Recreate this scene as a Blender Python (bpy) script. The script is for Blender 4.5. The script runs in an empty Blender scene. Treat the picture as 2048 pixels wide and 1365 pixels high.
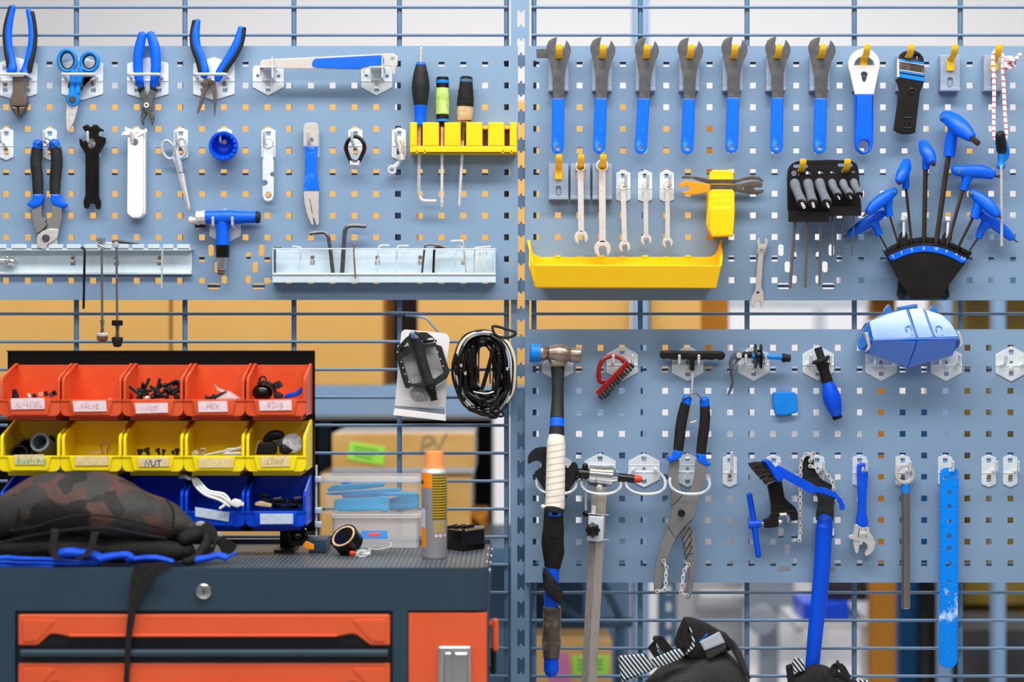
import bpy, bmesh, math, random
from mathutils import Vector, Matrix
from mathutils.geometry import tessellate_polygon
random.seed(7)
SC = bpy.context.scene
COL = SC.collection

# ------------------------------------------------------------------ camera, light, exposure
K = 0.000875          # metres per photo pixel in the plane of the tool boards
D = 3.4               # camera to board distance
ZC = 1.30             # camera height
cd = bpy.data.cameras.new('camera')
cam = bpy.data.objects.new('camera', cd)
COL.objects.link(cam)
cam.location = (0, -D, ZC)
cam.rotation_euler = (math.pi / 2, 0, 0)
cd.sensor_width = 36
cd.lens = 36 * (D / K) / 2048
cd.clip_end = 60
cd.dof.use_dof = True
cd.dof.focus_distance = D - 0.02
cd.dof.aperture_fstop = 2.2
SC.camera = cam

SC.view_settings.view_transform = 'Standard'
SC.view_settings.look = 'None'
SC.view_settings.gamma = 1
SC.view_settings.use_curve_mapping = False
SC.view_settings.exposure = 0.06

w = bpy.data.worlds.new('world')
SC.world = w
w.use_nodes = True
nt = w.node_tree
nt.nodes.clear()
wo = nt.nodes.new('ShaderNodeOutputWorld')
bg = nt.nodes.new('ShaderNodeBackground')
tc = nt.nodes.new('ShaderNodeTexCoord')
sx = nt.nodes.new('ShaderNodeSeparateXYZ')
rp = nt.nodes.new('ShaderNodeValToRGB')
nt.links.new(tc.outputs['Generated'], sx.inputs[0])
mr = nt.nodes.new('ShaderNodeMapRange')
mr.inputs[1].default_value = -1
mr.inputs[2].default_value = 1
nt.links.new(sx.outputs['Z'], mr.inputs[0])
nt.links.new(mr.outputs[0], rp.inputs[0])
rp.color_ramp.elements[0].position = 0.30
rp.color_ramp.elements[0].color = (0.22, 0.22, 0.23, 1)
rp.color_ramp.elements[1].position = 0.75
rp.color_ramp.elements[1].color = (1, 1, 1, 1)
# bright and dark bands added around the world to give metal its streaks
rad = nt.nodes.new('ShaderNodeTexGradient')
rad.gradient_type = 'RADIAL'
nt.links.new(tc.outputs['Generated'], rad.inputs[0])
added_bands = nt.nodes.new('ShaderNodeValToRGB')
el = added_bands.color_ramp.elements
el[0].position, el[0].color = 0.0, (0.55, 0.56, 0.58, 1)
el[1].position, el[1].color = 1.0, (0.55, 0.56, 0.58, 1)
for p_, v_ in ((0.06, 0.5), (0.075, 1.9), (0.125, 1.9), (0.14, 0.4), (0.205, 0.4), (0.22, 2.0), (0.262, 2.0), (0.275, 0.42), (0.335, 0.42), (0.35, 1.7), (0.405, 1.7), (0.42, 0.5), (0.55, 0.8), (0.9, 0.8)):
    e_ = el.new(p_)
    e_.color = (v_, v_, v_, 1)
mul = nt.nodes.new('ShaderNodeMix')
mul.data_type = 'RGBA'
mul.blend_type = 'MULTIPLY'
mul.inputs[0].default_value = 1
nt.links.new(rp.outputs[0], mul.inputs[6])
nt.links.new(added_bands.outputs[0], mul.inputs[7])
nt.links.new(mul.outputs[2], bg.inputs[0])
bg.inputs[1].default_value = 0.46
nt.links.new(bg.outputs[0], wo.inputs[0])


def area(name, loc, aim, sx_, sy_, power, color=(1, 1, 1)):
    l = bpy.data.lights.new(name, 'AREA')
    l.shape = 'RECTANGLE'
    l.size = sx_
    l.size_y = sy_
    l.energy = power
    l.color = color
    o = bpy.data.objects.new(name, l)
    COL.objects.link(o)
    o.location = loc
    o.rotation_euler = (Vector(aim) - Vector(loc)).to_track_quat('-Z', 'Y').to_euler()
    return o


area('unseen_overhead_light', (0.1, -1.1, 3.1), (0.1, 0, 1.2), 3.4, 0.32, 75, (1, 0.985, 0.96))
area('unseen_overhead_light', (-0.2, -3.9, 3.3), (0, 0, 1.2), 4.2, 0.6, 50, (1, 0.99, 0.97))  # frontal fill added out of view
area('unseen_overhead_light', (0.6, 3.2, 3.5), (0.6, 3.6, 0), 4.5, 1.6, 112, (1, 0.99, 0.98))  # unseen light added for the back wall and far boxes
area('unseen_overhead_light', (0.0, 0.75, 3.3), (0.0, 1.6, 0.6), 3.6, 0.5, 30, (1, 0.99, 0.97))  # unseen light added for the box fronts beyond the panels

# ------------------------------------------------------------------ photo tiles: where I measured from
TILES = {'A': (0, 0, 3.938), 'B': (510, 0, 3.7236), 'C': (0, 230, 3.5), 'D': (510, 230, 3.5), 'E': (1030, 0, 3.938),
         'F': (1530, 0, 3.946), 'G': (1030, 300, 3.792), 'H': (1530, 200, 3.102), 'I': (0, 590, 3.688), 'J': (510, 590, 3.689),
         'K': (0, 930, 3.138), 'L': (510, 930, 3.138), 'M': (1030, 650, 3.9), 'N': (1530, 590, 3.9), 'O': (1030, 880, 2.815),
         'P': (1480, 880, 2.815), 'Q': (1680, 210, 5.565), 'R': (1680, 420, 5.565), 'S': (1480, 890, 5.6875), 'T': (1560, 310, 9.1),
         'U': (770, 610, 5.686), 'V': (1040, 880, 5.252), 'W': (0, 700, 5.25), 'X': (230, 700, 5.248), 'Y': (470, 690, 3.253),
         'Z': (630, 880, 5.057), '1': (1220, 1150, 3.7926), '2': (1240, 660, 5.389), 'p': (0, 0, 1.0)}


def W(px, py, h=0.0):
    """photo pixel + millimetres in front of the boards -> place in the room"""
    s = K * (D - h / 1000) / D
    return Vector(((px - 1024) * s, -h / 1000, ZC - (py - 682.5) * s))


def P(t, x, y):
    a = TILES[t]
    return a[0] + x / a[2], a[1] + y / a[2]


# ------------------------------------------------------------------ shapes
def circ(x, y, r, n=20, ry=None, rot=0.0):
    ry = r if ry is None else ry
    c, s = math.cos(rot), math.sin(rot)
    out = []
    for i in range(n):
        a = 2 * math.pi * i / n
        u, v = r * math.cos(a), ry * math.sin(a)
        out.append((x + u * c - v * s, y + u * s + v * c))
    return out


def rect(x0, y0, x1, y1):
    return [(x0, y0), (x1, y0), (x1, y1), (x0, y1)]


def rr(x0, y0, x1, y1, r, n=5):
    return fil(rect(x0, y0, x1, y1), r, n)


def fil(pts, r, n=4):
    """round every corner of a closed outline"""
    out = []
    m = len(pts)
    for i in range(m):
        p0, p1, p2 = Vector(pts[i - 1][:2]), Vector(pts[i][:2]), Vector(pts[(i + 1) % m][:2])
        ri = pts[i][2] if len(pts[i]) > 2 else r
        a, b = p0 - p1, p2 - p1
        la, lb = a.length, b.length
        if la < 1e-9 or lb < 1e-9 or ri <= 0:
            out.append(tuple(p1))
            continue
        d = min(ri, la * 0.48, lb * 0.48)
        q0, q2 = p1 + a / la * d, p1 + b / lb * d
        for k in range(n + 1):
            t = k / n
            q = q0 * (1 - t) ** 2 + p1 * 2 * t * (1 - t) + q2 * t * t
            out.append((q.x, q.y))
    return out


def cr(pts, n=4, closed=True):
    """Catmull-Rom through tuples of any length"""
    m = len(pts)
    out = []
    for i in range(m if closed else m - 1):
        g = (lambda j: pts[j % m]) if closed else (lambda j: pts[max(0, min(m - 1, j))])
        a, b, c, d = g(i - 1), g(i), g(i + 1), g(i + 2)
        for k in range(n):
            t = k / n
            out.append(tuple(0.5 * ((2 * b[q]) + (-a[q] + c[q]) * t + (2 * a[q] - 5 * b[q] + 4 * c[q] - d[q]) * t * t
                                    + (-a[q] + 3 * b[q] - 3 * c[q] + d[q]) * t ** 3) for q in range(len(b))))
    if not closed:
        out.append(tuple(pts[-1]))
    return out


def _area(l):
    return 0.5 * sum(l[i][0] * l[(i + 1) % len(l)][1] - l[(i + 1) % len(l)][0] * l[i][1] for i in range(len(l)))


def _inset(l, d):
    """move a CCW loop inwards by d"""
    m = len(l)
    out = []
    for i in range(m):
        p0, p1, p2 = Vector(l[i - 1]), Vector(l[i]), Vector(l[(i + 1) % m])
        a, b = (p1 - p0), (p2 - p1)
        a = a.normalized() if a.length > 1e-12 else Vector((0, 0))
        b = b.normalized() if b.length > 1e-12 else a
        nrm = Vector((-a.y - b.y, a.x + b.x))
        if nrm.length < 1e-6:
            nrm = Vector((-b.y, b.x))
        nrm.normalize()
        cosv = max(0.5, nrm.dot(Vector((-b.y, b.x))))
        out.append(tuple(p1 + nrm * (d / cosv)))
    return out


def prism(bm, loops, y0, y1, r, tf):
    """loops: CCW outer then CW holes in 2-D; y0 back, y1 front; tf(u, v, depth) -> Vector"""
    rings = [(0, y0), (0, y1 - r), (0.3 * r, y1 - 0.3 * r), (r, y1)] if r > 0 else [(0, y0), (0, y1)]
    R = []
    for ins, y in rings:
        R.append([[bm.verts.new(tf(p[0], p[1], y)) for p in (_inset(l, ins) if ins else l)] for l in loops])
    for a, b in zip(R[:-1], R[1:]):
        for la, lb in zip(a, b):
            m = len(la)
            for i in range(m):
                bm.faces.new((la[i], la[(i + 1) % m], lb[(i + 1) % m], lb[i]))
    for ring, ins in ((R[0], 0), (R[-1], rings[-1][0])):
        ls = [[Vector((p[0], p[1], 0)) for p in (_inset(l, ins) if ins else l)] for l in loops]
        flat = [v for l in ring for v in l]
        for t in tessellate_polygon(ls):
            try:
                bm.faces.new([flat[i] for i in t])
            except ValueError:
                pass


def pl(bm, t, pts, h0, h1, r=0.8, holes=(), sm=0, fl=0):
    """flat piece parallel to the boards: outline in tile coordinates, from h0 to h1 mm in front of them, edge radius r px"""
    def conv(l):
        if sm:
            l = cr([p[:2] for p in l], sm)
        elif fl:
            l = fil(l, fl)
        o = []
        for p in l:
            v = W(*P(t, p[0], p[1]), h1)
            if not o or abs(v.x - o[-1][0]) + abs(v.z - o[-1][1]) > 1e-7:
                o.append((v.x, v.z))
        if abs(o[0][0] - o[-1][0]) + abs(o[0][1] - o[-1][1]) < 1e-7:
            o.pop()
        return o
    o = conv(pts)
    loops = [o if _area(o) > 0 else o[::-1]]
    for hl in holes:
        q = []
        for p in hl:
            v = W(*P(t, p[0], p[1]), h1)
            q.append((v.x, v.z))
        loops.append(q if _area(q) < 0 else q[::-1])
    rr_ = min(r * K, (h1 - h0) / 1000 * 0.6)
    prism(bm, loops, h0 / 1000, h1 / 1000, rr_, lambda u, v, d: Vector((u, -d, v)))


def poly3(bm, pts, th, holes=(), r=0.0):
    """planar polygon given by world points, thickened by th metres along its normal"""
    pts = [Vector(p) for p in pts]
    o = pts[0]
    n = Vector((0, 0, 0))
    for i in range(len(pts)):
        a, b = pts[i] - o, pts[(i + 1) % len(pts)] - o
        n += a.cross(b)
    n.normalize()
    u = (pts[1] - pts[0]).normalized()
    v = n.cross(u)
    f = lambda l: [((Vector(p) - o).dot(u), (Vector(p) - o).dot(v)) for p in l]
    loops = [f(pts)]
    if _area(loops[0]) < 0:
        loops[0].reverse()
    for hl in holes:
        q = f(hl)
        loops.append(q if _area(q) < 0 else q[::-1])
    prism(bm, loops, 0, th, r, lambda a, b, d: o + u * a + v * b + n * d)


def tube(bm, pts, rad, n=12, fy=1.0, cap='round', closed=False, up=None):
    """swept tube through world points with a radius (m) at each; fy squashes it in depth"""
    m = len(pts)
    tan = []
    for i in range(m):
        if closed:
            a, b = pts[i - 1], pts[(i + 1) % m]
        else:
            a, b = pts[max(0, i - 1)], pts[min(m - 1, i + 1)]
        d = b - a
        if d.length < 1e-9:
            d = tan[-1] if tan else Vector((0, 0, 1))
        tan.append(d.normalized())
    ref = up or Vector((0, 1, 0))
    if abs(tan[0].dot(ref)) > 0.9:
        ref = Vector((1, 0, 0))
    nx = (ref - tan[0] * ref.dot(tan[0])).normalized()
    stations = []
    for i in range(m):
        if i:
            q = tan[i - 1].rotation_difference(tan[i])
            nx = q @ nx
        nx = (nx - tan[i] * nx.dot(tan[i])).normalized()
        stations.append((pts[i], rad[i], tan[i], nx.copy()))
    if cap == 'round' and not closed:
        pre, post = [], []
        p, r_, t_, x_ = stations[0]
        for a in (15, 45, 70):
            pre.append((p - t_ * r_ * math.cos(math.radians(a)) * 0.8, r_ * math.sin(math.radians(a)), t_, x_))
        p, r_, t_, x_ = stations[-1]
        for a in (70, 45, 15):
            post.append((p + t_ * r_ * math.cos(math.radians(a)) * 0.8, r_ * math.sin(math.radians(a)), t_, x_))
        stations = pre + stations + post
    rings = []
    for p, r_, t_, x_ in stations:
        y_ = t_.cross(x_)
        ring = []
        for k in range(n):
            a = 2 * math.pi * k / n
            o = (x_ * math.cos(a) + y_ * math.sin(a)) * r_
            o.y *= fy
            ring.append(bm.verts.new(p + o))
        rings.append(ring)
    prs = list(zip(rings[:-1], rings[1:]))
    if closed:
        # align the last ring with the first
        l0, l1 = rings[-1], rings[0]
        best = min(range(n), key=lambda s: (l0[s].co - l1[0].co).length)
        prs.append((l0[best:] + l0[:best], l1))
    for a, b in prs:
        for k in range(n):
            bm.faces.new((a[k], a[(k + 1) % n], b[(k + 1) % n], b[k]))
    if not closed:
        bm.faces.new(rings[0][::-1])
        bm.faces.new(rings[-1])


def tb(bm, t, pts, h=None, fy=1.0, n=12, sm=4, cap='round', closed=False):
    """tube in tile coordinates: points (x, y, r) with one h, or (x, y, r, h)"""
    p4 = [(p[0], p[1], p[2], p[3] if len(p) > 3 else h) for p in pts]
    if sm > 1:
        p4 = cr(p4, sm, closed)
    s = TILES[t][2]
    tube(bm, [W(*P(t, p[0], p[1]), p[3]) for p in p4], [max(1e-5, p[2] / s * K) for p in p4], n, fy, cap, closed)


def lathe(bm, p0, p1, prof, n=20, rot=0.0, squash=None):
    """profile of (fraction along p0-p1, radius in metres)"""
    ax = p1 - p0
    d = ax.normalized()
    ref = Vector((0, 1, 0)) if abs(d.y) < 0.9 else Vector((0, 0, 1))
    x = (ref - d * ref.dot(d)).normalized()
    y = d.cross(x)
    rings = []
    for f, r_ in prof:
        rings.append([bm.verts.new(p0 + ax * f + (x * math.cos(2 * math.pi * k / n + rot) + y * math.sin(2 * math.pi * k / n + rot)) * max(r_, 1e-5))
                      for k in range(n)])
    for a, b in zip(rings[:-1], rings[1:]):
        for k in range(n):
            bm.faces.new((a[k], a[(k + 1) % n], b[(k + 1) % n], b[k]))
    bm.faces.new(rings[0][::-1])
    bm.faces.new(rings[-1])


def la(bm, t, a, b, prof, h=20, n=20, rot=0.0):
    """lathe in tile coordinates; a, b = (x, y[, h]); radii in tile px"""
    s = TILES[t][2]
    lathe(bm, W(*P(t, a[0], a[1]), a[2] if len(a) > 2 else h), W(*P(t, b[0], b[1]), b[2] if len(b) > 2 else h),
          [(f, r_ / s * K) for f, r_ in prof], n, rot)


def bx(bm, x0, x1, y0, y1, z0, z1, r=0.0):
    if r > 0:
        prism(bm, [[(x0, z0), (x1, z0), (x1, z1), (x0, z1)]], -y1, -y0, r, lambda u, v, d: Vector((u, -d, v)))
        return
    v = [bm.verts.new((x, y, z)) for z in (z0, z1) for y in (y0, y1) for x in (x0, x1)]
    for f in ((0, 2, 3, 1), (4, 5, 7, 6), (0, 1, 5, 4), (2, 6, 7, 3), (0, 4, 6, 2), (1, 3, 7, 5)):
        bm.faces.new([v[i] for i in f])


def rbar(bm, t, a, b, wpx, h0, h1, r=0.6):
    """flat straight bar from a to b"""
    (x0, y0), (x1, y1) = a, b
    L = math.hypot(x1 - x0, y1 - y0)
    u, v = (y1 - y0) / L * wpx / 2, -(x1 - x0) / L * wpx / 2
    pl(bm, t, [(x0 + u, y0 + v), (x1 + u, y1 + v), (x1 - u, y1 - v), (x0 - u, y0 - v)], h0, h1, r)


def ribbon(bm, pts, wid, th=0.0012, dirs=None):
    """webbing: world points, width vector(s), thickness"""
    m = len(pts)
    rows = []
    for i, p in enumerate(pts):
        wv = Vector(dirs[i]) * wid / 2 if dirs else Vector((wid / 2, 0, 0))
        a, b = pts[max(0, i - 1)], pts[min(m - 1, i + 1)]
        nn = (b - a).cross(wv)
        nn = nn.normalized() * th if nn.length > 1e-12 else Vector((0, -th, 0))
        rows.append([bm.verts.new(p - wv), bm.verts.new(p + wv), bm.verts.new(p + wv + nn), bm.verts.new(p - wv + nn)])
    for a, b in zip(rows[:-1], rows[1:]):
        for k in range(4):
            bm.faces.new((a[k], a[(k + 1) % 4], b[(k + 1) % 4], b[k]))
    bm.faces.new(rows[0][::-1])
    bm.faces.new(rows[-1])


def ball(bm, p, r, sx_=1, sy_=1, sz_=1, u=14, v=10):
    m = Matrix.Translation(p) @ Matrix.Diagonal((sx_, sy_, sz_, 1))
    bmesh.ops.create_uvsphere(bm, u_segments=u, v_segments=v, radius=r, matrix=m)


def text(bm, s, p, size, rot=0.0, thick=0.0003, squeeze=1.0):
    """printed characters lying in the plane facing the camera, centred on p"""
    cu = bpy.data.curves.new('t', 'FONT')
    cu.body = s
    cu.size = size
    cu.align_x = 'CENTER'
    cu.align_y = 'CENTER'
    cu.extrude = thick / 2
    cu.resolution_u = 3
    o = bpy.data.objects.new('t', cu)
    COL.objects.link(o)
    dg = bpy.context.evaluated_depsgraph_get()
    me = o.evaluated_get(dg).to_mesh()
    c, n_ = math.cos(rot), math.sin(rot)
    vs = []
    for v in me.vertices:
        x, y = v.co.x * squeeze, v.co.y
        vs.append(bm.verts.new(p + Vector((x * c - y * n_, -v.co.z - thick, x * n_ + y * c))))
    for f in me.polygons:
        try:
            bm.faces.new([vs[i] for i in f.vertices])
        except ValueError:
            pass
    o.evaluated_get(dg).to_mesh_clear()
    bpy.data.objects.remove(o)
    bpy.data.curves.remove(cu)


STROKE = {'N': [[(0, 1), (0.05, 0), (.9, 1), (1, 0)]], 'U': [[(0, 0), (.05, .75), (.35, 1), (.7, .95), (1, .7), (1, 0)]], 'T': [[(0, .05), (1, 0)], [(.5, 0), (.45, 1)]],
          'H': [[(0, 0), (0, 1)], [(1, 0), (1, 1)], [(0, .5), (1, .45)]], 'E': [[(1, 0), (0, 0), (0, 1), (1, 1)], [(0, .5), (.8, .5)]], 'X': [[(0, 0), (1, 1)], [(1, 0), (0, 1)]],
          'R': [[(0, 1), (0, 0), (.8, .05), (.9, .3), (.7, .5), (0, .5), (1, 1)]], 'I': [[(.5, 0), (.5, 1)], [(.1, 0), (.9, 0)], [(.1, 1), (.9, 1)]],
          'G': [[(1, .15), (.6, 0), (.1, .2), (0, .6), (.3, 1), (.9, .9), (1, .55), (.5, .55)]], 'L': [[(0, 0), (0, 1), (1, 1)]], 'V': [[(0, 0), (.5, 1), (1, 0)]],
          'A': [[(0, 1), (.5, 0), (1, 1)], [(.2, .6), (.8, .6)]], 'B': [[(.1, 1), (0, 0), (.7, .1), (.7, .4), (.1, .5), (.9, .65), (.8, .95), (.1, 1)]],
          'u': [[(0, .4), (.1, .95), (.6, 1), (.9, .4), (1, 1)]], 's': [[(1, .4), (.3, .4), (.2, .6), (.9, .75), (.7, 1), (0, 1)]], 'h': [[(0, 0), (0, 1), (.1, .55), (.7, .5), (.9, 1)]],
          'i': [[(.5, .4), (.5, 1)], [(.5, .12), (.5, .18)]], 'n': [[(0, .4), (0, 1), (.1, .55), (.7, .5), (.9, 1)]], 'g': [[(.9, .45), (.3, .4), (.1, .7), (.5, .9), (.9, .5), (.8, 1.4), (.1, 1.4)]],
          'S': [[(1, .1), (.4, 0), (.1, .25), (.9, .7), (.6, 1), (0, .9)]], 'D': [[(0, 0), (0, 1), (.7, .9), (1, .5), (.7, .1), (0, 0)]], 'P': [[(0, 1), (0, 0), (.9, .1), (.9, .4), (0, .5)]], ' ': [], '-': [[(.1, .5), (.9, .5)]], '4': [[(.7, 1), (.7, 0), (0, .65), (1, .65)]]}


def write(bm, s, p, size, r, adv=0.95, wid=0.6):
    """handwriting with a pen: strokes starting at world point p (upper left)"""
    x = 0.0
    for ch in s:
        for st in STROKE[ch]:
            tube(bm, [p + Vector((x + a * size * wid, -r * 0.2, -b * size)) for a, b in st], [r] * len(st), 6, 0.35)
        x += size * adv * (0.55 if ch in 'i' else 1.0)


# ------------------------------------------------------------------ objects
def org(o):
    v = Vector((0, 0, 0))
    while o is not None:
        v = v + o.location
        o = o.parent
    return v


def mk(name, bm, mat, parent=None, loc=None, smooth=38):
    """one mesh object from shapes given in room coordinates"""
    bmesh.ops.recalc_face_normals(bm, faces=bm.faces)
    off = org(parent) if parent is not None else (Vector(loc) if loc is not None else Vector((0, 0, 0)))
    me = bpy.data.meshes.new(name)
    for v in bm.verts:
        v.co -= off
    bm.to_mesh(me)
    bm.free()
    me.shade_smooth()
    me.set_sharp_from_angle(angle=math.radians(smooth))
    me.materials.append(mat)
    o = bpy.data.objects.new(name, me)
    COL.objects.link(o)
    wn = o.modifiers.new('normals', 'WEIGHTED_NORMAL')
    wn.keep_sharp = True
    if parent is not None:
        o.parent = parent
    elif loc is not None:
        o.location = loc
    return o


def B():
    return bmesh.new()


def tag(o, label, cat, group=None, kind=None):
    if label:
        o['label'] = label
    if cat:
        o['category'] = cat
    if group:
        o['group'] = group
    if kind:
        o['kind'] = kind
    return o


def thing(name, label, cat, at, group=None):
    o = bpy.data.objects.new(name, None)
    COL.objects.link(o)
    o.empty_display_size = 0.02
    o.location = at
    return tag(o, label, cat, group)


def solo(name, label, cat, bm, mat, at, group=None, kind=None):
    return tag(mk(name, bm, mat, None, at), label, cat, group, kind)


def struct(name, bm, mat, at=(0, 0, 0), label=None):
    o = mk(name, bm, mat, None, at)
    o['kind'] = 'structure'
    if label:
        o['label'] = label
    return o


def dup(o, shift, label, group=None, rot=None, scale=None):
    """a copy of a thing with copies of its parts and sub-parts, moved by shift"""
    def rec(s, par):
        c = s.copy()
        COL.objects.link(c)
        if par is not None:
            c.parent = par
        for ch in list(s.children):
            rec(ch, c)
        return c
    r_ = rec(o, None)
    r_.location = o.location + Vector(shift)
    r_['label'] = label
    if group:
        r_['group'] = group
    if rot:
        r_.rotation_euler = rot
    if scale:
        r_.scale = scale
    return r_


# ------------------------------------------------------------------ materials
def lin(hx):
    hx = hx.lstrip('#')
    o = []
    for i in (0, 2, 4):
        c = int(hx[i:i + 2], 16) / 255
        o.append(c / 12.92 if c <= 0.04045 else ((c + 0.055) / 1.055) ** 2.4)
    return (*o, 1)


M = {}


def mat(name, hx, rough=0.5, metal=0.0, hx2=None, nscale=40, lo=0.4, hi=0.65, bump=0.0, bscale=400, trans=0.0, ior=1.45, coat=0.0, spec=0.5, stretch=None, alpha=1.0, tex='noise', sss=0.0, rvar=0.0):
    m = bpy.data.materials.new(name)
    m.use_nodes = True
    t = m.node_tree
    b = t.nodes['Principled BSDF']
    b.inputs['Base Color'].default_value = lin(hx)
    b.inputs['Roughness'].default_value = rough
    b.inputs['Metallic'].default_value = metal
    b.inputs['IOR'].default_value = ior
    b.inputs['Transmission Weight'].default_value = trans
    b.inputs['Coat Weight'].default_value = coat
    b.inputs['Coat Roughness'].default_value = 0.12
    b.inputs['Specular IOR Level'].default_value = spec
    b.inputs['Alpha'].default_value = alpha
    co = t.nodes.new('ShaderNodeTexCoord')
    src = co.outputs['Object']
    if stretch:
        mp = t.nodes.new('ShaderNodeMapping')
        mp.inputs['Scale'].default_value = stretch
        t.links.new(src, mp.inputs[0])
        src = mp.outputs[0]
    if hx2:
        nz = t.nodes.new('ShaderNodeTexNoise')
        nz.inputs['Scale'].default_value = nscale
        nz.inputs['Detail'].default_value = 4
        t.links.new(src, nz.inputs['Vector'])
        r_ = t.nodes.new('ShaderNodeValToRGB')
        r_.color_ramp.elements[0].position = lo
        r_.color_ramp.elements[0].color = lin(hx)
        r_.color_ramp.elements[1].position = hi
        r_.color_ramp.elements[1].color = lin(hx2)
        t.links.new(nz.outputs['Fac'], r_.inputs[0])
        t.links.new(r_.outputs[0], b.inputs['Base Color'])
        if rvar:
            ma = t.nodes.new('ShaderNodeMath')
            ma.operation = 'MULTIPLY_ADD'
            ma.inputs[1].default_value = rvar
            ma.inputs[2].default_value = rough - rvar / 2
            t.links.new(nz.outputs['Fac'], ma.inputs[0])
            t.links.new(ma.outputs[0], b.inputs['Roughness'])
    if bump:
        n2 = t.nodes.new('ShaderNodeTexNoise')
        n2.inputs['Scale'].default_value = bscale
        n2.inputs['Detail'].default_value = 3
        t.links.new(src, n2.inputs['Vector'])
        bp = t.nodes.new('ShaderNodeBump')
        bp.inputs['Strength'].default_value = bump
        bp.inputs['Distance'].default_value = 0.002
        t.links.new(n2.outputs['Fac'], bp.inputs['Height'])
        t.links.new(bp.outputs[0], b.inputs['Normal'])
    M[name] = m
    return m


mat('board', '#7c96b2', 0.45, 0, '#809ab5', 6, bump=0.05, bscale=900, spec=0.25)
mat('steelpaint', '#7893b0', 0.4, 0, '#7e99b5', 8, spec=0.35)
mat('meshpaint_shaded', '#587591', 0.35, 0, '#5f7c97', 8, spec=0.4)  # same paint as the boards, darkened to carry the panels' shade
mat('galv', '#dde6ec', 0.33, 0.3, '#e9f0f4', 60, bump=0.05, bscale=250)
mat('galvrail', '#cfe0ec', 0.34, 0.2, '#d9e8f0', 45, bump=0.04, bscale=250)
mat('wire', '#eceff0', 0.2, 0.6)
mat('blue', '#0062e6', 0.36, 0, '#005be0', 30, spec=0.35)
mat('bluedeep', '#004ad6', 0.34, 0, '#0052dc', 30, spec=0.35)
mat('bluegrip', '#0068ea', 0.26, 0, '#4a9ff6', 45, 0.54, 0.74, bump=0.12, bscale=90, coat=0.3, stretch=(1, 1, 0.6))  # paler patches: wear plus glossy reflections put into the colour
mat('bluesky', '#0a7bd8', 0.4, 0, '#1484de', 30, spec=0.35)
mat('cyan', '#00a2dc', 0.55, 0, '#04aee6', 20, spec=0.25)
mat('black', '#161413', 0.42, 0, '#1c1a17', 30, spec=0.25)
mat('blackgloss', '#100e0e', 0.16, 0, '#181513', 30, spec=0.5)
mat('rubber', '#202324', 0.55, 0, '#282b2c', 50, bump=0.1, bscale=900, spec=0.25)
mat('greyplastic', '#8f9db2', 0.45, 0, '#98a6ba', 40)
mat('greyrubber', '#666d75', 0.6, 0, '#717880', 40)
mat('yellow', '#ffc800', 0.38, 0, '#ffcc12', 20, spec=0.4)
mat('yellowhook', '#ffc81e', 0.35, 0)
mat('yellowbin', '#ffe40a', 0.3, 0, '#ffe81c', 25, 0.45, 0.75, spec=0.45)
mat('orangebin', '#dc5229', 0.28, 0, '#e25f38', 25, 0.45, 0.75, spec=0.45)
mat('bluebin', '#0042d4', 0.3, 0, '#004ede', 25, 0.45, 0.75, spec=0.45)
mat('darksteel', '#55565a', 0.38, 0.5, '#6c6a68', 60, 0.45, 0.7, rvar=0.15)
mat('brownsteel', '#5b5149', 0.36, 0.55, '#6f665e', 50, 0.4, 0.7)
mat('warmsteel', '#74655a', 0.36, 0.5, '#5a5554', 14, 0.4, 0.62)
mat('greysteel', '#7f7e7d', 0.42, 0.3, '#838281', 60)
mat('steel', '#e6e4e2', 0.26, 0.5, '#d8d5d2', 50, stretch=(1, 1, 6))
mat('brushed', '#c9c2bd', 0.36, 0.25, '#c0b8b2', 90, stretch=(6, 1, 1))
mat('chrome', '#e4e4e4', 0.1, 0.95)
mat('dullchrome', '#e9e7e4', 0.26, 0.45, '#cfc6bf', 30, 0.5, 0.7)
mat('rustchrome', '#ece7e2', 0.28, 0.42, '#8a5c40', 14, 0.5, 0.62, stretch=(1, 1, 0.5))
mat('rust', '#8a6a52', 0.4, 0.55, '#6a4c39', 60)
mat('pipe', '#a59c95', 0.2, 0.85)
mat('shaftbrown', '#3d342c', 0.35, 0.4)
mat('wornhead', '#7b685a', 0.3, 0.6, '#b5a89b', 26, 0.42, 0.62)
mat('bristle', '#37322e', 0.6, spec=0.2)
mat('squaretube', '#b9b2aa', 0.3, 0.45, '#a79f97', 60, stretch=(10, 10, 0.4))
mat('whitepaint', '#dad8d6', 0.38, 0, '#d0cfd0', 25)
mat('whitetape', '#f0efec', 0.5, 0, '#dfe4e6', 30, bump=0.3, bscale=120)
mat('clothtape', '#e7dfd5', 0.75, 0, '#c9b9a8', 22, 0.5, 0.75, bump=0.25, bscale=300)
mat('goldtape', '#c9a678', 0.4, 0, '#e2cda6', 60, bump=0.5, bscale=120)
mat('browntape', '#4b4038', 0.22, 0, '#8a7c6e', 40, 0.5, 0.72, bump=0.8, bscale=70, coat=0.5)
mat('greenwrap', '#a8c75a', 0.7, 0, '#c3dc85', 70, bump=0.4, bscale=200)
mat('wrap', '#1c1b1b', 0.7, 0, '#242322', 60, bump=0.3, bscale=300, spec=0.2)
mat('red', '#d2402c', 0.4, 0)
mat('redclear', '#b3201c', 0.12, 0, trans=0.55, ior=1.4, coat=0.4)
mat('copper', '#a9785c', 0.35, 0.6)
mat('paper', '#ece9ea', 0.7, 0, '#e3e0e2', 30)
mat('paperpink', '#f0d7dc', 0.8, 0, '#e6c6cd', 120)
mat('papercream', '#ecd9a4', 0.8, 0, '#e0c688', 120)
mat('paperwhite', '#cfdbee', 0.8, 0, '#bccbe4', 120)
mat('marker', '#1f56b0', 0.6)
mat('pencil', '#b3979c', 0.7)
mat('pencilbrown', '#b69a62', 0.7)
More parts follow.
